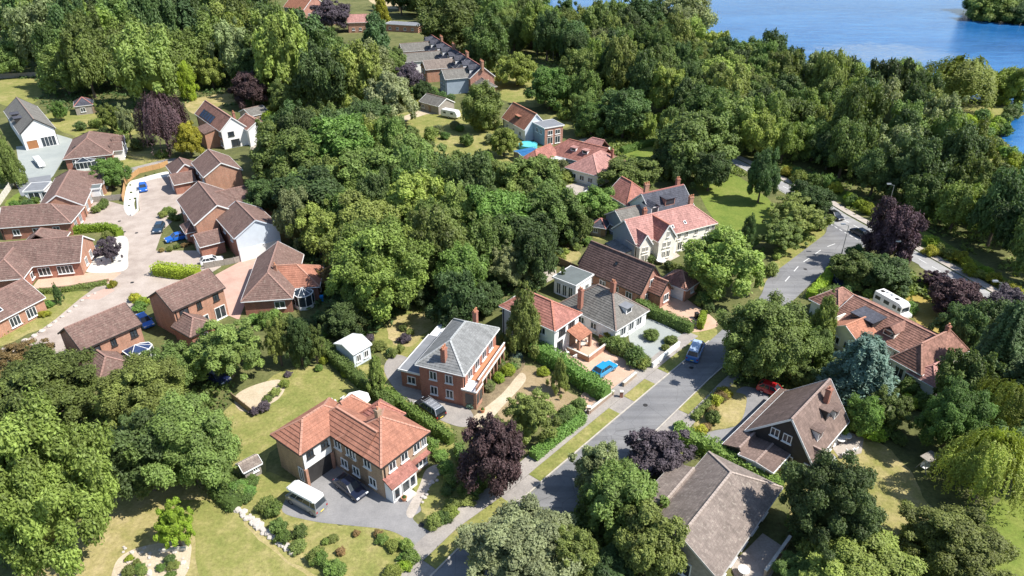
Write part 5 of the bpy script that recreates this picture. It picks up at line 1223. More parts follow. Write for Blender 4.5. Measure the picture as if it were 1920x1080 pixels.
def bin_(label, q, mat, ang=0.3):
    p = P(*q, .5); r = thing('wheelie_bin', label, 'bin', (p.x, p.y, .035), ang); INV.pop(r.as_pointer(), None)
    b = MB(); b.box((0, 0, .08), .46, .52, .88, 0, 1.12); b.build('body', mat, r); b = MB(); b.box((.02, 0, .97), .62, .64, .07); b.build('lid', mat, r)
    b = MB(); b.beam((-.3, -.22, .92), (-.3, .22, .92), .04); b.build('handle', M_BLACK, r)
    for s in (-1, 1): b = MB(); b.box((-.22, s * .24, 0), .18, .06, .18); b.build('wheel', M_BLACK, r)
bin_('black bin with pale lid in the shade at the end of the tan garage drive', (1306, 592), M_DARKTRIM); bin_('blue bin beside the brown hipped bungalow conservatory', (603, 560), M_BLUEBIN)
p = P(1469, 868, .6); r = thing('water_tank', 'bright blue plastic tub beside the chalet garage wing', 'water tank', (p.x, p.y, .02)); INV.pop(r.as_pointer(), None)
b = MB(); b.lathe((0, 0, 0), [(.5, 0), (.62, .9), (.66, .95)], 14); b.build('tub', M_BLUEBIN, r); b = MB(); b.lathe((0, 0, .95), [(.66, 0), (.3, .1), (.05, .14)], 14); b.build('lid', M_BLUEBIN, r)
bin_('red brown bin beside the blue tub', (1460, 878), M_TERRACOTTA)
p = P(990, 273, .6); r = thing('swimming_pool', 'round turquoise above ground pool behind the blue cover', 'pool', (p.x, p.y, 0)); INV.pop(r.as_pointer(), None)
b = MB(); b.lathe((0, 0, 0), [(2.5, 0), (2.5, 1.1), (2.35, 1.12), (2.35, .95)], 24); b.build('pool_wall', M_TURQ, r); b = MB(); b.lathe((0, 0, .96), [(2.34, 0), (2.34, .01)], 24); b.build('pool_water', M_TURQ, r)
p = P(1165, 742, .3); r = thing('gate_pillar', 'short dark red gate pillar at the tan drive entrance', 'pillar', (p.x, p.y, .03)); INV.pop(r.as_pointer(), None)
b = MB(); b.box((0, 0, 0), .4, .4, 1.0); b.build('shaft', WALL['redbrick'], r); b = MB(); b.box((0, 0, 1.0), .5, .5, .1); b.build('cap', M_STONE, r)
p = P(1104, 772, .3); r = thing('gate_pillar', 'dark brick gate pillar at the hedge corner of the dry garden', 'pillar', (p.x, p.y, .03)); INV.pop(r.as_pointer(), None)
b = MB(); b.box((0, 0, 0), .45, .45, 1.1); b.build('shaft', WALL['redbrick'], r); b = MB(); b.box((0, 0, 1.1), .55, .55, .1); b.build('cap', M_STONE, r)
# pampas-like urn / planter
for q, l in (((758, 935), 'terracotta planter by the white porch of the big house'), ((905, 770), 'terracotta planter on the path of the slate house')):
    p = P(*q, .3); r = thing('planter', l, 'planter', (p.x, p.y, .05)); INV.pop(r.as_pointer(), None)
    b = MB(); b.lathe((0, 0, 0), [(.22, 0), (.32, .45), (.36, .5)], 12); b.build('pot', M_TERRACOTTA, r); b = MB(); b.lathe((0, 0, .48), [(.30, 0), (.05, .35)], 8); b.build('plant', LEAF['bright'], r)
def lamp(label, base, head_h, group='street lamps'):
    p = P(*base, 0); r = thing('street_lamp', label, 'street lamp', (p.x, p.y, 0), math.pi, group); INV.pop(r.as_pointer(), None)
    b = MB(); b.lathe((0, 0, 0), [(.14, 0), (.12, 1.0), (.075, 1.1), (.055, head_h)], 8); b.build('column', M_METAL, r)
    b = MB(); b.beam((0, 0, head_h - .1), (.9, 0, head_h + .25), .07); b.build('arm', M_METAL, r)
    b = MB(); b.box((1.15, 0, head_h + .18), .8, .32, .16); h_ = b.build('lantern', M_LAMP, r); b = MB(); b.box((1.15, 0, head_h + .34), .84, .36, .06); b.build('lantern_cap', M_METAL, h_)
for l, q, h_ in (('street lamp against the dark lakeside trees, farthest left of the row', (1037, 112), 6.5), ('street lamp in the dark gap above the shrubs right of the slate terrace', (1157, 172), 7), ('street lamp beside the light green roadside scrub', (1288, 224), 6),
                 ('street lamp at the mouth of the road junction', (1578, 476), 6), ('street lamp in front of the wood beyond the main road', (1658, 414), 8), ('street lamp standing before the large purple tree', (1676, 520), 7), ('street lamp beyond the dark plum trees on the right', (1851, 600), 7)): lamp(l, q, h_)
# ------------------------------------------------------------------ foliage meshes: leaf-sized faces clustered in lobes
def leaf_cloud(name, centers, normals, sizes, tones, seed, aspect=1.0, flop=.75):
    """one folded leaf clump per centre"""
    g = np.random.default_rng(seed); n = len(centers)
    d = normals + g.normal(0, flop * .75, (n, 3)); d /= np.linalg.norm(d, axis=1)[:, None]
    a = g.normal(0, 1, (n, 3)); a -= (a * d).sum(1)[:, None] * d; a /= np.linalg.norm(a, axis=1)[:, None]
    b = np.cross(d, a); s = sizes[:, None]
    v = np.stack([centers - a * s, centers - b * s * .55 * aspect - d * s * .18, centers + a * s, centers + b * s * .55 * aspect - d * s * .18], 1).reshape(-1, 3)
    return v, np.arange(4 * n).reshape(n, 4), tones
def ico(sub=1):
    import bmesh
    bm = bmesh.new(); bmesh.ops.create_icosphere(bm, subdivisions=sub, radius=1)
    v = np.array([x.co[:] for x in bm.verts]); f = [[y.index for y in x.verts] for x in bm.faces]; bm.free(); return v, f
ICO = ico(1)
def finish_crown(name, parts, inner):
    V, F, T = [], [], []; off = 0
    for v, f, t in parts: V.append(v); F += (f + off).tolist(); T += list(t); off += len(v)
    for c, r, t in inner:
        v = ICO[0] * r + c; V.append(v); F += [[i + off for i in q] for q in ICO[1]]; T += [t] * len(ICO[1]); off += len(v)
    A = np.concatenate(V); rad = np.percentile(np.hypot(A[:, 0], A[:, 1]), 97.5); A[:, :2] /= rad
    up, dn = np.percentile(A[:, 2], 98.5), -np.percentile(A[:, 2], 1.5); A[:, 2] = np.where(A[:, 2] > 0, A[:, 2] / up, A[:, 2] / max(.84, dn))
    me = bpy.data.meshes.new(name); me.from_pydata(A.tolist(), [], F)
    at = me.attributes.new('tone', 'FLOAT', 'FACE'); at.data.foreach_set('value', np.clip(np.array(T, dtype=np.float32), 0, 1)); return me
def lobes_crown(name, seed, nl=60, leaves=7000, size=.05, lobe=(.17, .33), flat=1.0, spread=.22, bottom=-.55, lump=.16, aspect=1.0, shape='round', droop=0.0):
    g = np.random.default_rng(seed); i = np.arange(nl) + .5
    ph = np.pi * (1 + 5 ** .5) * i + g.uniform(0, 6); z = 1 - 2 * i / nl; z = np.where(z < bottom, g.uniform(bottom, 1, nl), z)
    rr = np.sqrt(np.maximum(0, 1 - z * z)); dirs = np.stack([rr * np.cos(ph), rr * np.sin(ph), z], 1) + g.normal(0, .10, (nl, 3))
    bump = 1 + lump * np.sin(3 * ph + g.uniform(0, 6)) * np.cos(2.3 * z + g.uniform(0, 6)) + g.normal(0, lump * .55, nl)
    rad = g.uniform(*lobe, nl); dist = np.clip(bump, .6, 1.25) * (1 - rad * .75) * g.uniform(1 - spread, 1, nl)
    C = dirs * dist[:, None]
    if shape == 'cone': k = np.clip(1.02 - (C[:, 2] + .95) / 2, .04, 1) ** .85 * 1.15; C[:, :2] *= (k / np.maximum(.25, np.sqrt(np.maximum(.06, 1 - np.clip(C[:, 2], -1, 1) ** 2))))[:, None]; rad *= .45 + .75 * k
    if shape == 'tall': C[:, :2] *= .85
    w = rad ** 2; cnt = np.maximum(8, (leaves * w / w.sum()).astype(int)); P_, N_, S_, T_ = [], [], [], []; inner = []
    tone = g.uniform(.15, .75, nl)
    for k in range(nl):
        m = cnt[k]; d = g.normal(0, 1, (m * 3, 3)); d /= np.linalg.norm(d, axis=1)[:, None]
        out = dirs[k] / np.linalg.norm(dirs[k]) + np.array([0, 0, .5]); d = d[(d @ out) > -.45][:m]; m = len(d)
        r = rad[k] * g.uniform(.78, 1.12, m) * (1 + .18 * np.sin(d[:, 0] * 7 + k) * np.sin(d[:, 1] * 8 + k * 2))
        p = C[k] + d * r[:, None] * np.array([1, 1, flat])
        if droop: p[:, 2] -= droop * g.uniform(0, 1, m) ** 1.5 * rad[k] * 3
        P_.append(p); N_.append(d * .8 + np.array([.12, 0, .6])); S_.append(size * g.uniform(.6, 1.45, m)); T_.append(np.clip(tone[k] + g.normal(0, .16, m), 0, 1))
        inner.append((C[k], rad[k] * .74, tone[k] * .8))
    # twigs poking out, so that the outline is loose
    m = leaves // 14; k = g.integers(0, nl, m); d = dirs[k] + g.normal(0, .35, (m, 3)); d /= np.linalg.norm(d, axis=1)[:, None]
    P_.append(C[k] + d * (rad[k] * g.uniform(1.05, 1.45, m))[:, None]); N_.append(d); S_.append(size * g.uniform(.5, 1.1, m)); T_.append(g.uniform(.2, .9, m))
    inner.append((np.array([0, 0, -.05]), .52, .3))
    c = leaf_cloud(name, np.concatenate(P_), np.concatenate(N_), np.concatenate(S_), np.concatenate(T_), seed, aspect)
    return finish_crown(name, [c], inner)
def tier_crown(name, seed, tiers=9, arms=11, leaves=9000, size=.055, top=.06, power=.9, flat=.10, droop=.18, gap=1.0):
    """conifer or cedar: whorls of boughs, each bough a drooping spray"""
    g = np.random.default_rng(seed); P_, N_, S_, T_ = [], [], [], []; inner = []
    per = leaves // (tiers * arms)
    for i in range(tiers):
        z = -.92 + 1.84 * i / (tiers - 1); rad = max(top, (1 - (z + 1) / 2) ** power)
        for a in np.linspace(0, 2 * np.pi, arms, endpoint=False) + g.uniform(0, 6):
            a += g.normal(0, .2); L = rad * g.uniform(.72, 1.12); t = g.uniform(.05, 1, per) ** .7; w = g.normal(0, .13, per) * (.35 + .65 * (1 - t)) * max(.4, rad)
            x = L * t; zz = z - droop * x * x / max(rad, .2) + g.normal(0, flat * .4, per) + .05 * g.normal()
            P_.append(np.stack([x * np.cos(a) - w * np.sin(a), x * np.sin(a) + w * np.cos(a), zz], 1)); n = np.zeros((per, 3)); n[:, 2] = 1; n[:, 0] = .5 * np.cos(a); n[:, 1] = .5 * np.sin(a)
            N_.append(n); S_.append(size * g.uniform(.6, 1.3, per)); T_.append(np.clip(g.uniform(.15, .7) + g.normal(0, .15, per), 0, 1))
        inner.append((np.array([0, 0, z]), max(.05, rad * .45), .25))
    c = leaf_cloud(name, np.concatenate(P_), np.concatenate(N_), np.concatenate(S_), np.concatenate(T_), seed, .9, .5)
    return finish_crown(name, [c], inner)
def weeping_crown(name, seed, strands=420, per=26, size=.045):
    g = np.random.default_rng(seed); P_, N_, S_, T_ = [], [], [], []
    f1, f2 = g.uniform(0, 6, 2); K = 46; ka = g.uniform(0, 2 * np.pi, K); kq = np.sqrt(g.uniform(0, 1, K)) * .92; kz = g.uniform(.72, 1.12, K); kt = g.uniform(.15, .8, K)
    for s in range(strands):
        j = g.integers(0, K); a = ka[j] + g.normal(0, .11) / max(.2, kq[j]); q = min(.98, max(.02, kq[j] + g.normal(0, .09))); env = 1 + .17 * np.sin(3 * a + f1) + .09 * np.sin(5 * a + f2)
        z0 = .95 * np.sqrt(max(0, 1 - q * q)) * kz[j] * g.uniform(.9, 1.05); q *= env; ln = g.uniform(.35, .9) * (.5 + q * .7)
        t = np.linspace(0, 1, per); r = q + .12 * np.sqrt(t) + .05 * np.sin(a * 4)
        P_.append(np.stack([r * np.cos(a + .04 * g.normal(size=per)), r * np.sin(a + .04 * g.normal(size=per)), z0 - ln * t + g.normal(0, .015, per)], 1))
        n = np.zeros((per, 3)); n[:, 0] = np.cos(a); n[:, 1] = np.sin(a); n[:, 2] = 1.0 * (1 - t); N_.append(n); S_.append(size * g.uniform(.6, 1.2, per)); T_.append(np.clip(kt[j] + g.normal(0, .14, per), 0, 1))
    c = leaf_cloud(name, np.concatenate(P_), np.concatenate(N_), np.concatenate(S_), np.concatenate(T_), seed, .8, .55)
    return finish_crown(name, [c], [(np.array([0, 0, .0]), .55, .3), (np.array([.3, .1, .1]), .42, .3), (np.array([-.3, -.1, .1]), .42, .3)])
CROWN = dict(
    big=[lobes_crown('large_leafy_crown', 5 + s, 120, 36000, .028, (.09, .22), spread=.34, lump=.2) for s in range(3)],
    broad=[lobes_crown('leafy_crown', 10 + s, 78, 17000, .044, (.11, .27), spread=.34, lump=.22) for s in range(6)],
    far=[lobes_crown('leafy_crown_far', 30 + s, 54, 8200, .052, (.11, .30), spread=.38, lump=.28) for s in range(12)],
    airy=[lobes_crown('loose_crown', 50 + s, 110, 13000, .036, (.08, .18), spread=.42, lump=.24) for s in range(3)],
    tall=[lobes_crown('tall_crown', 60 + s, 64, 9000, .046, (.13, .26), shape='tall', bottom=-.9, aspect=.8) for s in range(2)],
    cone=[lobes_crown('cone_crown', 70 + s, 80, 9000, .044, (.12, .22), shape='cone', bottom=-.95) for s in range(3)],
    conifer=[tier_crown('conifer_crown', 80 + s, 12, 12, 10000, .05) for s in range(3)],
    spread=[tier_crown('spreading_conifer_crown', 90 + s, 11, 13, 16000, .045, .3, .45, .16, .35) for s in range(2)],
    weep=[weeping_crown('weeping_crown', 95 + s, 620, 26, .042) for s in range(2)],
    shrub=[lobes_crown('shrub_crown', 100 + s, 26, 1500, .10, (.24, .42), bottom=-.3) for s in range(5)],
    neat=[lobes_crown('clipped_crown', 110 + s, 40, 2600, .065, (.25, .36), spread=.06, lump=.05, bottom=-.5) for s in range(2)])
def trunk_mesh(seed, limbs=5, pale=False):
    g = random.Random(seed); b = MB()
    def limb(p, q, r0, r1, n=6):
        d = (q - p).normalized(); x = d.cross(Vector((.3, .8, .1))).normalized(); y = d.cross(x)
        A = [p + (x * math.cos(2 * math.pi * k / n) + y * math.sin(2 * math.pi * k / n)) * r0 for k in range(n)]; B_ = [q + (x * math.cos(2 * math.pi * k / n) + y * math.sin(2 * math.pi * k / n)) * r1 for k in range(n)]
        for k in range(n): b.poly([A[k], A[(k + 1) % n], B_[(k + 1) % n], B_[k]])
    pts = [Vector((0, 0, -.02)), Vector((g.uniform(-.01, .01), .01, .3)), Vector((g.uniform(-.03, .03), 0, .65)), Vector((0, g.uniform(-.03, .03), 1.05))]
    for p, q, r0, r1 in zip(pts, pts[1:], (.055, .042, .03), (.042, .03, .014)): limb(p, q, r0, r1, 8)
    for k in range(limbs):
        a = 2 * math.pi * k / limbs + g.uniform(-.4, .4); z = g.uniform(.35, .75); s = Vector((0, 0, z)); m = s + Vector((math.cos(a) * .22, math.sin(a) * .22, .14)); limb(s, m, .024, .016); limb(m, m + Vector((math.cos(a + .3) * .2, math.sin(a + .3) * .2, .16)), .016, .006)
    me = b.mesh('trunk'); return me
TRUNKS = [trunk_mesh(s) for s in range(4)]
for m_ in TRUNKS: m_.materials.append(M_BARK)
for L_ in CROWN.values():
    for m_ in L_: m_.materials.append(LEAF['mid'])
tr = random.Random(11)
TREES = []                                           # (x, y, radius) of what is planted
def set_mat(o, m): o.material_slots[0].link = 'OBJECT'; o.material_slots[0].material = m
def plant(x, y, r, rz, hc, mesh, leaf, label, name, cat, group=None, trunk=True):
    root = thing(name, label, cat, (x, y, 0), tr.uniform(0, 6.28), group); INV.pop(root.as_pointer(), None)
    c = link('crown', tr.choice(CROWN[mesh]), root); set_mat(c, LEAF[leaf]); c.location = (0, 0, hc); c.scale = (r * tr.uniform(.9, 1.1), r * tr.uniform(.9, 1.1), rz)
    if trunk:
        t = link('trunk', tr.choice(TRUNKS), root); t.scale = (max(3.2, r * 1.25),) * 2 + (hc,)
    TREES.append((x, y, r)); return root
def tree(cx, cy, rx, ry, mesh, leaf, label, name='broadleaf_tree', cat='tree', group=None, lift=.14, trunk=True):
    """a tree whose crown is seen centred on the photo point, rx by ry photo pixels"""
    hc = 5.0
    for _ in range(6):
        p = P(cx, cy, hc); s = px_per_m(p); r = rx / s; dl = sink(p); v = (ry / s) ** 2 - (r * math.sin(dl)) ** 2
        rz = min(1.9 * r, max(.55 * r, math.sqrt(max(0, v)) / math.cos(dl))); hc = rz * (.93 + lift) + (.25 if trunk else -.1 * rz)
    return plant(p.x, p.y, r, rz, hc, mesh, leaf, label, name, cat, group, trunk)
def shrub(cx, cy, rx, ry, leaf, label, group=None, mesh='shrub', name='shrub'):
    return tree(cx, cy, rx, ry, mesh, leaf, label, name, 'shrub', group, -.12, False)

T = tree
# foreground, left
T(75, 925, 122, 160, 'big', 'light', 'huge light green tree filling the lower left corner')
T(70, 745, 110, 85, 'big', 'mid', 'broad tree at the left edge behind the huge corner tree', lift=.1)
T(45, 675, 60, 40, 'airy', 'rust', 'rusty brown tipped tree at the left edge below the roadside stones')
T(265, 745, 82, 72, 'big', 'olive', 'dense tree hiding the garden of the first tall narrow brick house')
T(355, 835, 92, 88, 'big', 'mid', 'dense spreading tree shading the lower left lawn')
T(268, 855, 80, 78, 'broad', 'dark', 'darker tree on the left of the dense spreading tree above the lower lawn')
T(425, 655, 78, 62, 'airy', 'olive', 'olive green tree above the sandy bed')
T(325, 690, 55, 45, 'broad', 'mid', 'leafy tree between the two tall brick houses and the olive tree')
T(560, 640, 28, 45, 'tall', 'dark', 'dark narrow tree with bare trunk at the top of the middle lawn')
T(520, 640, 26, 48, 'airy', 'olive', 'slim pale trunked tree at the left top of the middle lawn')
T(590, 645, 20, 34, 'airy', 'mid', 'small tree beside the side hedge at the lawn top')
T(705, 703, 22, 46, 'cone', 'olive', 'olive conifer between summer house and slate house', 'conifer_tree')
T(326, 985, 34, 44, 'airy', 'lime', 'bright yellow green tree in the rock garden', lift=.1)
# foreground, centre
T(924, 852, 62, 70, 'broad', 'purple', 'dark purple tree on the footpath beside the big house', 'purple_tree')
T(995, 780, 54, 52, 'airy', 'olive', 'grey olive rounded tree in the dry garden')
T(1232, 848, 66, 50, 'broad', 'plum', 'low plum grey tree spreading over the road edge', 'purple_tree')
T(1125, 880, 52, 52, 'broad', 'grey', 'pale green tree leaning over the road, in front of the plum tree')
T(1165, 938, 82, 76, 'broad', 'mid', 'large mid green tree at the left of the big taupe roof')
T(1216, 1014, 72, 72, 'broad', 'olive', 'olive lit tree against the timber gable of the taupe roofed bungalow')
T(972, 1028, 118, 76, 'big', 'pale', 'grey green willowy tree at the bottom edge by the path', 'willow_tree')
T(1070, 1040, 60, 60, 'airy', 'olive', 'small mixed tree at the bottom edge between willow and green tree')
T(1130, 1075, 60, 40, 'broad', 'dark', 'dark low tree at the bottom edge in shade')
T(983, 597, 46, 64, 'cone', 'olive', 'dense conical yew beside the red hipped white house', 'conifer_tree')
T(1050, 703, 22, 32, 'cone', 'olive', 'small pointed conifer on the dry garden ground', 'conifer_tree')
# right
T(1562, 950, 92, 95, 'big', 'dark', 'large dark feathery tree on the dry lawn by the taupe roof', 'conifer_tree')
T(1434, 632, 93, 80, 'big', 'mid', 'great dark hearted tree throwing shade across the road')
T(1352, 492, 86, 66, 'broad', 'light', 'bright green tree in front of the cream house')
T(1618, 690, 72, 66, 'spread', 'blue', 'blue green cedar beside the rambling bungalow', 'cedar_tree')
T(1546, 603, 34, 48, 'cone', 'olive', 'grey green conifer at the corner of the rambling bungalow', 'conifer_tree')
T(1678, 442, 48, 62, 'broad', 'purple', 'tall purple tree overhanging the main road', 'purple_tree')
T(1796, 562, 54, 38, 'broad', 'purple', 'purple tree beyond the ochre grass', 'purple_tree')
T(1890, 574, 48, 34, 'broad', 'plum', 'plum coloured tree at the right edge by the main road', 'purple_tree')
T(1754, 524, 24, 17, 'airy', 'purple', 'small dark red tree by the main road kerb', 'purple_tree')
T(1655, 512, 52, 34, 'broad', 'dark', 'dark bushy tree under the tall purple tree')
T(1605, 505, 45, 32, 'broad', 'mid', 'rounded tree between the drive and the main road')
T(1880, 650, 62, 82, 'spread', 'conifer', 'dark conifer at the right edge beyond the ochre grass', 'conifer_tree')
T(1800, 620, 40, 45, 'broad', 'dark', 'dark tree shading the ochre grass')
T(1788, 788, 60, 68, 'big', 'bright', 'mid green tree in front of the bungalow skylights')
T(1885, 770, 62, 60, 'weep', 'willow', 'yellow green willow at the right edge, upper of two', 'willow_tree')
T(1850, 880, 88, 78, 'weep', 'willow', 'big yellow green willow shading the dry lawn', 'willow_tree')
T(1790, 1020, 105, 65, 'big', 'olive', 'olive green spreading tree in the lower right corner')
T(1620, 1070, 105, 36, 'big', 'light', 'light green low tree along the bottom edge')
T(1665, 765, 48, 40, 'airy', 'olive', 'loose olive bush tree beside the cedar')
T(1618, 782, 34, 38, 'broad', 'bright', 'leafy bush tree behind the chalet ridge')
T(1505, 1075, 50, 36, 'broad', 'mid', 'rounded green tree at the bottom edge below the dark feathery tree')
T(1405, 435, 22, 30, 'cone', 'dark', 'small dark pointed tree by the green lawn', 'conifer_tree')
T(1430, 330, 30, 46, 'broad', 'dark', 'dark tree at the bend of the main road')
T(1490, 405, 62, 38, 'airy', 'olive', 'low olive scrub tree at the side road corner')
T(1465, 440, 45, 32, 'airy', 'mid', 'scrubby tree on the verge by the side road corner')
T(1520, 378, 42, 34, 'broad', 'dark', 'dark tree by the main road above the corner scrub')
T(1300, 270, 78, 56, 'broad', 'olive', 'big olive tree behind the slate roofed house')
T(1252, 302, 34, 28, 'broad', 'dark', 'dark tree in the hollow above the slate roofed house')
T(1182, 328, 50, 23, 'broad', 'mid', 'broad shrubby tree right of the red hipped bungalow')
T(1332, 322, 36, 34, 'broad', 'dark', 'dark tree at the head of the green lawn')
# middle copse
T(545, 300, 68, 58, 'broad', 'mid', 'chestnut like tree at the left of the middle copse above the blue gabled house')
T(640, 285, 80, 62, 'broad', 'bright', 'large fresh green tree at the top of the middle copse')
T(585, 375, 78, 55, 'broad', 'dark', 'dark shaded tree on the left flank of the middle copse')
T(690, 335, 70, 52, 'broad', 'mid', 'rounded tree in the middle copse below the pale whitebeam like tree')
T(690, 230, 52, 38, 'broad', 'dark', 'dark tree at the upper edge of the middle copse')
T(770, 310, 66, 52, 'broad', 'mid', 'full green tree in the middle copse left of the small lawn')
T(850, 350, 62, 52, 'broad', 'mid', 'green tree in the middle copse below the small lawn')
T(780, 390, 72, 60, 'broad', 'light', 'light tree in the centre of the middle copse')
T(690, 425, 72, 58, 'broad', 'olive', 'olive tree in the middle copse above the great lime green tree')
T(705, 505, 100, 88, 'big', 'light', 'great lime green tree of the middle copse beside the brown hipped bungalow')
T(830, 450, 62, 60, 'broad', 'mid', 'tree in the middle copse right of the great lime green tree')
T(930, 410, 68, 58, 'broad', 'bright', 'green tree in the right half of the middle copse')
T(1000, 345, 62, 48, 'broad', 'mid', 'tree of the middle copse left of the red hipped bungalow')
T(1035, 400, 58, 52, 'broad', 'mid', 'tree at the right end of the middle copse')
T(955, 345, 50, 42, 'broad', 'olive', 'olive tree behind the pink parasol')
T(990, 450, 60, 48, 'broad', 'dark', 'dark tree at the lower right of the middle copse')
T(955, 498, 42, 40, 'airy', 'grey', 'pale grey green small tree above the yew')
T(865, 515, 52, 56, 'tall', 'bright', 'vivid green tree in the lower middle copse')
T(905, 556, 42, 32, 'broad', 'dark', 'dark tree behind the slate roofed balcony house')
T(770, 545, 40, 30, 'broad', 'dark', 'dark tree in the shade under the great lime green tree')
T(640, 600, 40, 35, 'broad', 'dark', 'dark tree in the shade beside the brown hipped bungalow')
T(612, 522, 24, 22, 'airy', 'rust', 'brownish tree beside the blue conservatory')
T(1120, 385, 40, 32, 'broad', 'bright', 'bright hedge tree left of the shed by the cream house')
T(1080, 420, 36, 32, 'broad', 'mid', 'green tree left of the dark summer house')
T(945, 265, 30, 26, 'broad', 'light', 'light rounded tree left of the orange gabled house')
T(1065, 440, 28, 22, 'broad', 'dark', 'dark small tree above the brown chalet ridge')
# back left
T(305, 233, 52, 52, 'weep', 'purple', 'drooping dark purple tree beside the solar panelled house', 'purple_tree')
T(352, 262, 28, 30, 'broad', 'yellow', 'round yellow olive tree in front of the solar panelled house')
T(470, 168, 38, 30, 'broad', 'purple', 'rounded dark purple tree on the lawn edge of the left wood', 'purple_tree')
T(350, 152, 18, 32, 'tall', 'lime', 'slim bright lime tree at the front of the left wood')
T(395, 135, 28, 28, 'broad', 'light', 'light green tree at the front of the left wood beside the lime')
T(540, 186, 42, 34, 'airy', 'olive', 'olive brown tree behind the shaded timber shed')
T(730, 185, 52, 44, 'broad', 'pale', 'silvery grey tree left of the slate terrace')
T(766, 144, 26, 21, 'broad', 'plum', 'dark plum tree hugging the slate terrace', 'purple_tree')
T(792, 172, 22, 18, 'broad', 'dark', 'dark shrubby tree against the terrace red brick wing')
T(662, 124, 26, 27, 'broad', 'yellow', 'yellow tree at the right tip of the left wood')
T(705, 78, 42, 48, 'cone', 'conifer', 'large dark conifer left of the slate terrace', 'conifer_tree')
T(714, 16, 17, 28, 'cone', 'yellow', 'golden conifer below the tan field', 'conifer_tree')
T(620, 30, 40, 26, 'broad', 'plum', 'dark plum tree before the orange roofed house at the top', 'purple_tree')
T(735, 120, 30, 25, 'broad', 'mid', 'green tree left of the terrace brick wing')
T(905, 200, 44, 42, 'tall', 'olive', 'tall olive tree in front of the terrace near end')
T(845, 45, 60, 48, 'tall', 'mid', 'tall green tree behind the slate terrace')
T(915, 82, 46, 52, 'tall', 'mid', 'tall pointed tree at the near end of the slate terrace')
T(970, 130, 40, 28, 'broad', 'light', 'light tree right of the slate terrace')
T(1030, 165, 46, 36, 'broad', 'bright', 'fresh green tree above the orange gabled house')
T(1085, 135, 40, 38, 'broad', 'olive', 'olive tree with bronze tips above the orange gabled house')
T(1170, 215, 46, 42, 'broad', 'dark', 'dark tree above the red hipped bungalow')
T(1110, 225, 34, 28, 'broad', 'bright', 'bright tree beside the small lawn of the orange gabled house')
T(1285, 38, 52, 46, 'tall', 'grey', 'tall pale feathery tree at the lake shore')
T(1210, 45, 46, 42, 'broad', 'dark', 'dark dense tree at the lake shore left of the pale feathery tree')
T(1350, 150, 54, 42, 'broad', 'light', 'sunlit light green tree inside the lakeside wood')
T(1690, 145, 50, 32, 'weep', 'willow', 'low willow mound on the lake shore', 'willow_tree', lift=-.25)
T(1795, 160, 82, 46, 'weep', 'willow', 'wide willow with dark shaded side on the lake shore', 'willow_tree', lift=-.25)
T(1888, 165, 46, 38, 'broad', 'willow', 'rounded willow at the mouth of the inlet', 'willow_tree', lift=-.25)
T(12, 300, 26, 52, 'cone', 'olive', 'tall clipped conifer at the left edge of the pale yard', 'conifer_tree')
T(10, 110, 40, 30, 'broad', 'mid', 'tree on the left edge lawn before the left wood')
T(205, 222, 26, 26, 'airy', 'light', 'loose pale orchard tree on the back lawn, left of a pair')
T(238, 228, 22, 30, 'airy', 'grey', 'loose grey orchard tree on the back lawn, right of a pair')
T(110, 208, 16, 16, 'broad', 'bright', 'small round tree beside the garden pavilion')
T(205, 325, 32, 26, 'broad', 'bright', 'bright round tree between the bungalow with bays and the gravel bank')
T(205, 470, 22, 20, 'airy', 'plum', 'small dark purple tree in the white gravel garden', 'purple_tree')
T(106, 548, 10, 20, 'cone', 'dark', 'small upright dark tree on the grass by the close', 'conifer_tree')
T(490, 370, 40, 35, 'broad', 'dark', 'dark tree beside the red brown gable above the blue gabled house')
T(1860, 20, 46, 22, 'broad', 'olive', 'tree on the lake island, left of the group', lift=-.3)
T(1915, 28, 36, 22, 'broad', 'dark', 'tree on the lake island, right of the group', lift=-.3)
T(1870, 2, 60, 24, 'broad', 'mid', 'tree at the back of the lake island', lift=-.3)
T(1960, 22, 50, 30, 'broad', 'mid', 'tree at the far right end of the lake island', lift=-.3)
T(1500, 700, 30, 24, 'broad', 'mid', 'tree in the shade left of the blue cedar')
T(1530, 650, 34, 34, 'broad', 'mid', 'tree between the great dark hearted tree and the blue cedar')
T(1600, 640 , 20, 18, 'airy', 'yellow', 'small yellow green tree at the blue cedar top')

# ---- the woods, planted by ground plan
BLDG = []
for o_ in COL.objects:
    if o_.get('category') in ('house', 'garage', 'extension', 'outbuilding', 'garden room', 'shed', 'summer house', 'gazebo', 'carport', 'pool house'):
        for c_ in o_.children:
            if c_.name.split('.')[0] in ('roof',):
                bb = [o_.matrix_basis @ Vector(q) for q in c_.bound_box]; BLDG.append((min(v.x for v in bb), min(v.y for v in bb), max(v.x for v in bb), max(v.y for v in bb)))
def inside(x, y, poly):
    k = False; n = len(poly)
    for i in range(n):
        (x0, y0), (x1, y1) = poly[i], poly[(i + 1) % n]
        if (y0 > y) != (y1 > y) and x < (x1 - x0) * (y - y0) / (y1 - y0) + x0: k = not k
    return k
def gpoly(pix): return [(p.x, p.y) for p in (P(*q, 0) for q in pix)]
OPEN = [gpoly(q) for q in LAWNS[:]] + [gpoly(RD), gpoly(MAINRD), gpoly(CLOSE)]
LAKE_POLY = [(p.x, p.y) for p in shore] + [(900, 300), (900, 1500), (120, 1250), (30, 700)]
def clear(x, y, r):
    if inside(x, y, LAKE_POLY): return False
    for a in range(0, 360, 60):
        if any(inside(x + r * .45 * math.cos(R(a)), y + r * .45 * math.sin(R(a)), q) for q in OPEN): return False
    return not any(a - r * .5 < x < c + r * .5 and b_ - r * .5 < y < d + r * .5 for a, b_, c, d in BLDG)
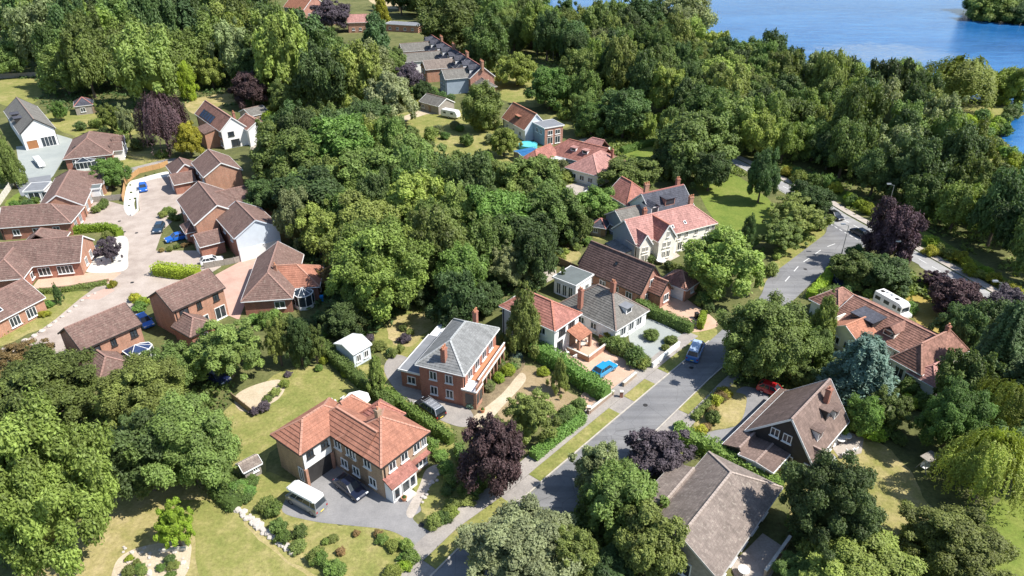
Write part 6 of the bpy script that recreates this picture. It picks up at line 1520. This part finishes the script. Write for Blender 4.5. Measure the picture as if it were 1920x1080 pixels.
def where(zone, x, y):
    v = cam.rotation_euler.to_matrix().transposed() @ Vector((x, y, 7 - CAM_H)); px, py = 960 - FPX * v.x / v.z, 540 + FPX * v.y / v.z
    if zone == 'left':
        return ', at its left edge' if px < 130 else ', along the top of the photo' if py < 35 else ', facing the back lawns' if py > 130 else ', near the slate terrace' if px > 440 else ', deep inside it'
    if zone == 'lake':
        return ', at the street lamp end' if px < 1230 else ', close to the shore' if py < 90 + (px - 1230) * .16 else ', towards the right edge' if px > 1720 else ', facing the road' if py > 275 else ', deep inside it'
    if zone == 'mid': return ', upper half' if py < 400 else ', lower half'
    return ''
def wood(pix, tries, rmin, rmax, mix, place, group, gap=.78, cap=400, zone=None):
    """pix: photo outline of the crowns; mix: [(leaf, mesh, weight, look)]"""
    g = random.Random(len(pix) * 7 + tries); W_ = [P(*q, 7) for q in pix]; pl = [(p.x, p.y) for p in W_]; n = 0
    x0, x1, y0, y1 = min(p[0] for p in pl), max(p[0] for p in pl), min(p[1] for p in pl), max(p[1] for p in pl)
    for _ in range(tries):
        if n >= cap: break
        x, y = g.uniform(x0, x1), g.uniform(y0, y1)
        if not inside(x, y, pl): continue
        r = g.uniform(rmin, rmax) * (1 + .0006 * y)
        if any((x - a) ** 2 + (y - b_) ** 2 < (gap * (r + c)) ** 2 for a, b_, c in TREES) or not clear(x, y, r): continue
        leaf, mesh, _, look = g.choices(mix, [m[2] for m in mix])[0]; rz = r * g.uniform(.85, 1.45) * (1.35 if mesh in ('cone', 'conifer', 'tall') else 1)
        nm = 'conifer_tree' if mesh in ('cone', 'conifer') else 'dark_leaved_tree' if leaf == 'dark' else 'pale_leaved_tree' if leaf in ('light', 'grey') else 'broadleaf_tree'
        plant(x, y, r, rz, rz * 1.02 + .6, mesh, leaf, ('large ' if r > (rmin + rmax) * .5 * (1 + .0006 * y) else 'small ') + look + ' ' + place + where(zone, x, y), nm, 'tree', group); n += 1
    return n
MIXL = [('mid', 'far', 5, 'mid green leafy tree'), ('dark', 'far', 3, 'dark green leafy tree'), ('olive', 'far', 3, 'olive leafy tree'), ('light', 'far', 1.4, 'light green leafy tree'), ('grey', 'far', .8, 'grey green leafy tree'), ('conifer', 'conifer', .9, 'dark conifer tree')]
MIXR = [('mid', 'far', 4, 'mid green leafy tree'), ('dark', 'far', 2.6, 'dark green leafy tree'), ('olive', 'far', 3.4, 'olive leafy tree'), ('light', 'far', 1.4, 'light green leafy tree'), ('grey', 'far', .7, 'grey green leafy tree')]
MIXS = [('light', 'far', 3, 'light green leafy tree'), ('bright', 'far', 2, 'fresh green leafy tree'), ('mid', 'far', 2, 'mid green leafy tree'), ('dark', 'far', 1, 'dark green leafy tree')]
n1 = wood([(-60, 70), (-60, -30), (300, -30), (492, -30), (500, 95), (560, 104), (650, 112), (700, 130), (660, 140), (690, 180), (600, 195), (560, 168), (500, 160), (440, 150), (360, 190), (280, 165), (200, 185), (140, 190), (90, 200), (60, 140), (90, 110), (30, 60)],
     60000, 6.2, 9.0, MIXL, 'in the upper left wood', 'trees of the upper left wood', .62, 150, 'left')
n2 = wood([(760, 0), (960, 5), (1020, 32), (1130, 42), (1240, 52), (1330, 82), (1450, 120), (1560, 150), (1640, 165), (1720, 195), (1760, 225), (1790, 272), (1860, 312), (1960, 338), (1960, 545), (1830, 470), (1740, 420), (1640, 350), (1560, 306), (1480, 276), (1440, 264), (1380, 250), (1300, 195), (1180, 158), (1120, 126), (1040, 84), (960, 66), (930, 40), (860, 10)],
     60000, 4.0, 6.0, MIXR, 'in the lakeside wood', 'trees of the lakeside wood', .64, 270, 'lake')
n3 = wood([(1010, 150), (1100, 165), (1200, 200), (1290, 245), (1380, 275), (1410, 300), (1390, 330), (1330, 300), (1270, 300), (1235, 240), (1150, 205), (1090, 188), (1030, 178)], 4000, 2.6, 4.2, MIXS, 'in the tree belt above the red roofed houses', 'belt of trees above the red roofs', .66, 40)
n4 = wood([(500, 250), (690, 225), (745, 270), (830, 315), (940, 345), (1040, 375), (1085, 400), (1060, 450), (1040, 500), (960, 560), (860, 590), (720, 580), (620, 470), (520, 440), (490, 350)], 6000, 3.6, 5.5, MIXR, 'in the middle copse', 'trees of the middle copse', .62, 60, 'mid')
n5 = wood([(720, 0), (860, -30), (1010, -30), (960, 60), (880, 30)], 2000, 6, 8, MIXL, 'behind the slate terrace', 'trees behind the slate terrace', .62, 24)
n6 = wood([(1640, 500), (1760, 540), (1960, 620), (1960, 850), (1850, 720), (1760, 690), (1800, 640), (1720, 540)], 3000, 3.6, 5.4, [('dark', 'far', 4, 'dark green leafy tree'), ('mid', 'far', 2, 'mid green leafy tree'), ('conifer', 'conifer', .8, 'dark conifer tree')], 'in the dark grove at the right edge', 'trees of the dark right hand grove', .66, 40)
print('woods', n1, n2, n3, n4, n5, n6)

# ---- shrubs
S = shrub
def shrubs(pts, label, group, leaves=('mid', 'bright', 'olive'), rx=(7, 13), mesh='shrub', seed=1):
    g = random.Random(seed)
    for q in pts:
        r = q[2] if len(q) > 2 else g.uniform(*rx); S(q[0], q[1], r, r * g.uniform(.7, .95), g.choice(leaves), label, group, mesh)
def scatter(line, n, jit, seed=0):
    g = random.Random(seed); out = []; 
    for k in range(n):
        t = k / max(1, n - 1) * (len(line) - 1); i = min(int(t), len(line) - 2); f = t - i
        out.append((line[i][0] + (line[i + 1][0] - line[i][0]) * f + g.uniform(-jit, jit), line[i][1] + (line[i + 1][1] - line[i][1]) * f + g.uniform(-jit, jit)))
    return out
shrubs(scatter([(415, 900), (470, 930), (530, 990), (590, 1040), (640, 1075)], 16, 12, 1), 'leafy shrub in the border between the lower lawn and the drive', 'shrubs of the lawn border', rx=(13, 22), seed=2)
shrubs(scatter([(720, 1010), (760, 1030), (775, 1050), (730, 1075)], 7, 8, 3), 'yellow green shrub where the grey drive meets the path', 'shrubs at the drive mouth', ('light', 'bright', 'lime'), (13, 20), seed=4)
shrubs(scatter([(812, 975), (842, 955), (872, 935), (895, 915), (845, 925)], 9, 7, 5), 'green shrub between the front lawn and the footpath', 'shrubs along the footpath', ('mid', 'olive', 'light'), (13, 20), seed=6)
shrubs(scatter([(812, 840), (830, 870), (850, 900)], 4, 6, 7), 'shrub at the right hand corner of the big house', 'shrubs at the house corner', ('bright', 'light'), (15, 21), seed=8)
shrubs(scatter([(885, 760), (915, 725), (945, 690), (975, 672)], 13, 10, 9), 'rounded shrub in the bed in front of the balcony', 'shrubs below the balcony', ('lime', 'bright', 'grey', 'mid', 'blue'), (9, 15), 'neat', 10)
shrubs([(935, 708, 13), (918, 722, 11), (1018, 697, 12), (607, 675, 11), (650, 700, 11), (598, 690, 8), (735, 790, 12)], 'clipped round green bush standing on its own in a garden', 'clipped round bushes', ('bright', 'mid', 'lime'), (10, 14), 'neat', 11)
shrubs(scatter([(735, 770), (765, 800), (800, 830)], 5, 5, 12), 'shrub between side hedge and terracotta roof', 'shrubs behind the big house', ('mid', 'bright'), (10, 15), seed=12)
shrubs(scatter([(480, 770), (500, 755), (525, 735), (540, 705)], 6, 5, 13), 'shrub round the sandy bed on the middle lawn', 'shrubs of the sandy bed', ('olive', 'light', 'plum'), (9, 14), seed=13)
shrubs(scatter([(700, 630), (715, 655), (740, 660), (765, 640), (760, 610)], 9, 8, 14), 'shrub on the dry lawn behind the slate house', 'shrubs of the slate house back garden', ('mid', 'light', 'olive', 'dark', 'plum'), (8, 15), seed=14)
shrubs(scatter([(1150, 650), (1180, 665), (1210, 680)], 6, 6, 15), 'big leafy shrub behind the white front wall', 'shrubs behind the white wall', ('mid', 'light'), (16, 23), seed=15)
shrubs([(1222, 628, 17), (1258, 638, 13), (1248, 652, 9), (1140, 632, 12), (1124, 622, 9)], 'neat bush on the gravel garden of the grey roofed bungalow', 'bushes of the gravel garden', ('mid', 'olive', 'yellow'), (10, 14), 'neat', 16)
shrubs(scatter([(1065, 770), (1090, 755), (1050, 790), (1080, 780)], 6, 6, 17), 'shrub in the road corner of the dry garden', 'shrubs at the dry garden corner', ('bright', 'mid'), (14, 20), seed=17)
shrubs(scatter([(1340, 770), (1350, 745), (1360, 735), (1330, 795), (1310, 800)], 8, 7, 18), 'ragged dry shrub on the oval grass island by the chalet drive', 'shrubs on the grass island', ('olive', 'rust', 'yellow'), (11, 18), seed=18)
shrubs(scatter([(1700, 720), (1740, 740), (1690, 770), (1660, 800), (1640, 815), (1690, 820)], 10, 10, 19), 'bright shrub between the rambling bungalow and the dry lawn', 'shrubs above the dry lawn', ('bright', 'lime', 'mid'), (14, 24), seed=19)
shrubs(scatter([(1700, 1000), (1740, 1015), (1690, 1040), (1660, 1050)], 7, 10, 20), 'shrub at the bottom end of the dry lawn', 'shrubs below the dry lawn', ('olive', 'light', 'rust'), (16, 26), seed=20)
shrubs(scatter([(1480, 320), (1530, 340), (1580, 365), (1620, 395)], 14, 8, 21), 'bright roadside bush along the far side of the main road', 'bushes along the main road', ('lime', 'light', 'yellow', 'bright'), (11, 18), seed=21)
shrubs(scatter([(1740, 458), (1795, 488), (1855, 520), (1905, 550)], 14, 7, 22), 'yellow green bush on the bank beyond the main road', 'bushes on the right hand bank', ('lime', 'light', 'yellow'), (11, 17), seed=22)
shrubs(scatter([(1440, 500), (1465, 470), (1500, 445), (1530, 425)], 8, 7, 23), 'low bush on the dry verge of the side road', 'bushes on the side road verge', ('olive', 'light', 'mid'), (10, 16), seed=23)
shrubs(scatter([(1600, 470), (1570, 500), (1590, 520), (1540, 560)], 8, 8, 24), 'dark bush between side road and main road', 'bushes at the junction', ('dark', 'mid', 'light'), (13, 20), seed=24)
shrubs(scatter([(1060, 205), (1100, 240), (1160, 240), (1210, 255), (1180, 230), (1240, 235)], 16, 12, 25), 'garden bush above the red hipped bungalow', 'bushes above the red hipped bungalow', ('light', 'bright', 'mid', 'dark', 'lime'), (11, 18), seed=25)
shrubs(scatter([(985, 330), (1020, 330), (1060, 310), (1050, 345), (1000, 310)], 10, 10, 26), 'garden bush round the white carport', 'bushes round the carport', ('light', 'mid', 'grey'), (11, 18), seed=26)
shrubs(scatter([(870, 260), (830, 235), (900, 245), (930, 300), (860, 295), (800, 250), (760, 245)], 14, 12, 27), 'bush round the small lawns in the middle distance', 'bushes round the small lawns', ('light', 'mid', 'bright', 'grey'), (9, 17), seed=27)
shrubs(scatter([(780, 175), (830, 180), (850, 190), (790, 200)], 6, 7, 28), 'bush in front of the slate terrace', 'bushes before the slate terrace', ('dark', 'yellow', 'mid'), (9, 15), seed=28)
shrubs(scatter([(150, 240), (185, 235), (215, 250), (260, 240), (300, 290), (230, 255)], 11, 9, 29), 'garden bush on the back lawn beyond the close', 'bushes on the back lawns', ('light', 'mid', 'dark', 'olive'), (9, 15), seed=29)
shrubs(scatter([(505, 225), (490, 260), (540, 240), (520, 215), (500, 285)], 9, 9, 30), 'bright yellow green bush between solar panelled house and copse', 'bushes at the copse edge', ('lime', 'light', 'yellow'), (13, 20), seed=30)
shrubs(scatter([(5, 630), (20, 612), (45, 600), (60, 590), (85, 590), (95, 575)], 9, 4, 31), 'low shrub under the bay windows of the red brick bungalow', 'shrubs under the bays', ('mid', 'bright', 'dark', 'yellow'), (7, 11), seed=31)
shrubs(scatter([(255, 560), (268, 565), (262, 575)], 3, 3, 32), 'yellow green shrub at the gap between the tall brick houses', 'shrubs at the house gap', ('lime', 'yellow', 'bright'), (12, 17), seed=32)
shrubs(scatter([(310, 395), (325, 400), (335, 412), (300, 405), (318, 390)], 6, 3, 33), 'small shrub in the bed in the middle of the close', 'shrubs in the close bed', ('light', 'olive', 'mid'), (6, 9), seed=33)
shrubs(scatter([(303, 469), (330, 463), (355, 458)], 5, 2, 34), 'tiny brown shrub edging the blue saloon drive', 'edging shrubs', ('rust', 'olive'), (5, 7), seed=34)
shrubs(scatter([(180, 392), (188, 385), (196, 378)], 3, 3, 35), 'small shrub at the bungalow corner by the close', 'shrubs at the bungalow corner', ('bright', 'mid'), (7, 11), seed=35)
shrubs(scatter([(245, 345), (244, 362), (242, 378), (246, 392), (270, 330), (290, 325)], 7, 2, 36), 'tiny clipped plant dotted on the white gravel bank', 'plants on the gravel bank', ('dark', 'mid'), (1.5, 2.4), 'neat', 36)
shrubs(scatter([(190, 460), (180, 475), (210, 455), (200, 445)], 5, 4, 37), 'shrub beside the white gravel garden', 'shrubs by the gravel garden', ('yellow', 'olive', 'plum'), (8, 13), seed=37)
shrubs([(212, 533, 9), (205, 537, 6)], 'small yellow shrub at the end of the left bungalow drive', 'shrubs at the drive end', ('lime', 'yellow'), seed=38)
shrubs(scatter([(245, 1048), (268, 1062), (240, 1075), (300, 1062), (330, 1052), (318, 1075)], 9, 5, 39), 'rock garden plant in the cream stone bed', 'rock garden plants', ('olive', 'lime', 'bright', 'dark'), (7, 17), seed=39)
shrubs(scatter([(640, 1030), (600, 1010), (690, 1000), (725, 1005)], 6, 6, 40), 'small bush on the lawn island by the grey drive', 'bushes on the lawn island', ('rust', 'olive', 'light'), (7, 13), seed=40)
shrubs(scatter([(600, 600), (640, 620), (560, 610), (500, 600), (460, 600), (620, 590)], 9, 8, 41), 'shrub in the shade below the brown hipped bungalow', 'shrubs below the hipped bungalow', ('dark', 'mid', 'bright'), (13, 20), seed=41)
shrubs(scatter([(1080, 470), (1050, 480), (1020, 500), (1130, 440), (1160, 430), (1140, 410)], 10, 7, 42), 'garden bush between the dark chalet and the cream house', 'bushes behind the dark chalet', ('light', 'dark', 'mid', 'bright'), (8, 14), seed=42)
shrubs(scatter([(1260, 495), (1290, 520), (1310, 540), (1330, 575), (1210, 480)], 9, 7, 43), 'bush round the hipped garage drive', 'bushes by the garage', ('dark', 'mid', 'olive'), (10, 17), seed=43)
shrubs(scatter([(1275, 800), (1290, 820), (1265, 830), (1255, 900)], 5, 5, 44), 'shrub beside the plum grey tree', 'shrubs by the plum tree', ('bright', 'mid', 'dark'), (12, 18), seed=44)
shrubs(scatter([(30, 385), (55, 375), (80, 385), (20, 400), (5, 400)], 6, 5, 45), 'shrub behind the bungalow left of the close', 'shrubs behind the left bungalow', ('bright', 'mid', 'dark'), (9, 15), seed=45)
shrubs(scatter([(1700, 580), (1650, 545), (1620, 545), (1590, 540)], 6, 7, 46), 'bush behind the motorhome', 'bushes behind the motorhome', ('mid', 'dark', 'bright'), (11, 17), seed=46)
shrubs(scatter([(1800, 235), (1850, 222), (1870, 245), (1900, 212), (1840, 250), (1880, 285), (1910, 305)], 20, 9, 47), 'reedy green bush on the marshy shore by the inlet', 'bushes at the inlet', ('bright', 'lime', 'mid'), (12, 20), seed=47)
shrubs(scatter([(445, 915), (430, 935), (470, 905)], 4, 4, 48), 'dark bush at the foot of the big spreading tree', 'bushes under the dark tree', ('mid', 'dark'), (15, 20), seed=48)

# ---- hedges: clipped bodies with a leafy skin
def hedge(label, line, w, ht, leaf, dens=1.0, ragged=.06, leaf_size=.15, group=None):
    g = np.random.default_rng(len(label) + int(ht * 10)); pts = [P(*q, 0) for q in line]; c = sum(pts, Vector()) / len(pts)
    Pn, Nn = [], []; F, V = [], []; off = 0
    for a, b_ in zip(pts, pts[1:]):
        L = (b_ - a).length; d = (b_ - a) / L; n_ = Vector((-d.y, d.x, 0)); up = Vector((0, 0, 1))
        steps = max(2, int(L / 1.2)); rings = []
        for k in range(steps + 1):
            q = a + d * (L * k / steps); j = lambda s=.07: float(g.normal(0, s)); hw, hh = w / 2 * .84 + j(), ht * .9 + j()
            rings.append([q + n_ * hw, q + n_ * (hw + j()) + up * hh * .6, q + n_ * hw * .7 + up * hh, q - n_ * hw * .7 + up * hh, q - n_ * (hw + j()) + up * hh * .6, q - n_ * hw])
        for r0, r1 in zip(rings, rings[1:]):
            for k in range(5): V += [r0[k], r1[k], r1[k + 1], r0[k + 1]]; F.append([off, off + 1, off + 2, off + 3]); off += 4
        for r_ in (rings[0], rings[-1]): V += r_; F.append(list(range(off, off + 6))); off += 6
        m = int(L * (2 * ht + w) * 34 * dens * (.15 / leaf_size) ** 2); s = g.uniform(-.15, L + .15, m); u = g.uniform(-1, 1, m) * (ht + w / 2)
        side = np.abs(u) > w / 2; t = np.where(side, np.sign(u) * w / 2, u); z = np.where(side, ht - (np.abs(u) - w / 2), ht)
        wob = ragged * (np.sin(s * 1.7 + c.x) + np.sin(s * .6 + c.y)); z = np.maximum(.05, z + g.normal(0, ragged, m) + wob * (z / ht)); t = t + g.normal(0, ragged, m)
        D, N_ = np.array(d), np.array(n_); A = np.array(a)
        Pn.append(A + s[:, None] * D + t[:, None] * N_ + z[:, None] * np.array([0, 0, 1.])); Nn.append(np.where(side[:, None], np.sign(u)[:, None] * N_ + np.array([0, 0, .5]), np.array([0, 0, 1.])))
    Pn, Nn = np.concatenate(Pn), np.concatenate(Nn); m = len(Pn)
    v, f, t = leaf_cloud('hedge', Pn, Nn, leaf_size * g.uniform(.6, 1.4, m), g.uniform(.15, .8, m), 5)
    C = np.array([c.x, c.y, 0]); allv = np.concatenate([np.array([tuple(q) for q in V]) - C, v - C]); F += (f + off).tolist()
    me = bpy.data.meshes.new('hedge'); me.from_pydata(allv.tolist(), [], F); me.materials.append(LEAF[leaf])
    at = me.attributes.new('tone', 'FLOAT', 'FACE'); at.data.foreach_set('value', np.concatenate([np.full(len(F) - m, .3), t]).astype(np.float32))
    o = link('hedge', me); o.location = (c.x, c.y, 0); return tag(o, label, 'hedge', group)
hedge('long clipped hedge between the middle lawn and the summer house', [(598, 648), (640, 690), (705, 745), (735, 775)], 1.5, 1.8, 'mid')
hedge('clipped hedge between the slate house drive and the terracotta roof', [(722, 742), (790, 795), (848, 832)], 1.3, 1.7, 'bright')
hedge('tall green hedge between the dry garden and the tan drive', [(1000, 665), (1050, 690), (1100, 728), (1138, 750)], 2.2, 2.3, 'bright')
hedge('low front hedge along the pavement below the purple tree', [(1000, 862), (1045, 825), (1092, 790)], 1.3, 1.2, 'bright')
hedge('dark hedge between the grey roofed bungalow and the garage drive', [(1195, 575), (1235, 598), (1296, 624)], 1.6, 1.7, 'mid')
hedge('big square cut yellow green hedge standing alone beside the close', [(294, 512), (334, 518), (374, 521)], 2.4, 1.9, 'lime', 1.2)
hedge('thick ivy like hedge between the chalet and the taupe roofed bungalow', [(1268, 822), (1330, 852), (1400, 890), (1462, 925)], 2.0, 2.0, 'bright', 1, .14)
hedge('yellow green hedge along the side road in front of the rambling bungalow', [(1520, 562), (1540, 540), (1558, 516)], 1.8, 1.6, 'lime')
hedge('yellow topped hedge between two bungalows left of the close', [(132, 438), (170, 434), (205, 432), (226, 442)], 1.5, 1.5, 'lime')
hedge('small ivy grown stump hedge at the gate of the tan garage drive', [(1312, 618), (1318, 596)], 1.0, 1.5, 'lime')
hedge('hedge above the lawn of the red hipped bungalow', [(1165, 288), (1205, 276), (1230, 270)], 1.8, 1.6, 'bright')
hedge('low hedge beside the grey roofed bungalow wall', [(1128, 645), (1150, 660), (1180, 672)], 1.2, 1.2, 'mid')
hedge('low green hedge under the left bungalow drive edge', [(62, 552), (130, 546), (200, 533)], .8, .8, 'olive')
hedge('ragged hedge along the right of the side lawn under the dark tree', [(405, 925), (445, 955)], 1.6, 1.3, 'mid', 1, .14)
hedge('hedge of the slate house drive under the plum shade', [(860, 845), (880, 905), (905, 920)], 1.2, 1.2, 'mid', 1, .12)
hedge('narrow hedge beside the chalet drive verge', [(1300, 788), (1335, 752), (1352, 735)], .9, .8, 'olive', 1, .1)
hedge('hedge between the white gravel forecourt and the yew', [(1030, 640), (1052, 640)], 1.0, 1.0, 'mid')

# ---- undergrowth and rough grass in the woods: nobody could count it
def undergrowth(label, polys, n, seed, size, leaf, name='undergrowth'):
    g = random.Random(seed); Pn = []
    for pix in polys:
        pl = gpoly(pix); x0, x1, y0, y1 = min(p[0] for p in pl), max(p[0] for p in pl), min(p[1] for p in pl), max(p[1] for p in pl); k = 0
        while k < n // len(polys):
            x, y = g.uniform(x0, x1), g.uniform(y0, y1)
            k += .2
            if inside(x, y, pl) and clear(x, y, 1.0): k += .8; Pn.append((x, y))
    gg = np.random.default_rng(seed); c = np.array(Pn); m = 9; C = np.repeat(c, m, 0) + gg.normal(0, .55, (len(c) * m, 2)); z = np.abs(gg.normal(.35, .3, len(C)))
    pts = np.column_stack([C, z]); nn = np.tile(np.array([0, 0, 1.]), (len(pts), 1))
    v, f, t = leaf_cloud(name, pts, nn, size * gg.uniform(.6, 1.4, len(pts)), gg.uniform(.1, .7, len(pts)), seed, 1, .9)
    me = bpy.data.meshes.new(name); me.from_pydata(v.tolist(), [], f.tolist()); me.materials.append(LEAF[leaf])
    at = me.attributes.new('tone', 'FLOAT', 'FACE'); at.data.foreach_set('value', t.astype(np.float32))
    o = link(name, me); tag(o, label, 'undergrowth', None, 'stuff'); return o
undergrowth('low scrub and brambles covering the floor of the lakeside wood', [[(960, 100), (1330, 130), (1500, 170), (1880, 260), (1960, 330), (1960, 600), (1740, 470), (1480, 330), (1300, 230)], [(1600, 480), (1760, 540), (1960, 640), (1960, 900), (1780, 850), (1720, 700), (1780, 640)], [(1000, 140), (1280, 240), (1400, 330), (1240, 340), (1100, 260)]], 9000, 1, .42, 'olive')
undergrowth('low scrub under the upper left wood and the middle copse', [[(-40, 60), (540, 60), (700, 130), (690, 230), (460, 200), (90, 210)], [(480, 270), (760, 260), (1090, 420), (1000, 560), (640, 640), (480, 430)]], 8000, 2, .42, 'dark')
undergrowth('garden scrub and ground cover around the lower trees', [[(0, 690), (420, 690), (470, 900), (200, 960), (0, 1080)], [(1090, 900), (1250, 870), (1330, 1080), (830, 1100), (1000, 960)], [(1480, 980), (1560, 1010), (1960, 960), (1960, 1100), (1450, 1100)], [(1330, 650), (1500, 560), (1660, 700), (1600, 820), (1500, 730), (1380, 720)]], 5200, 3, .28, 'mid')
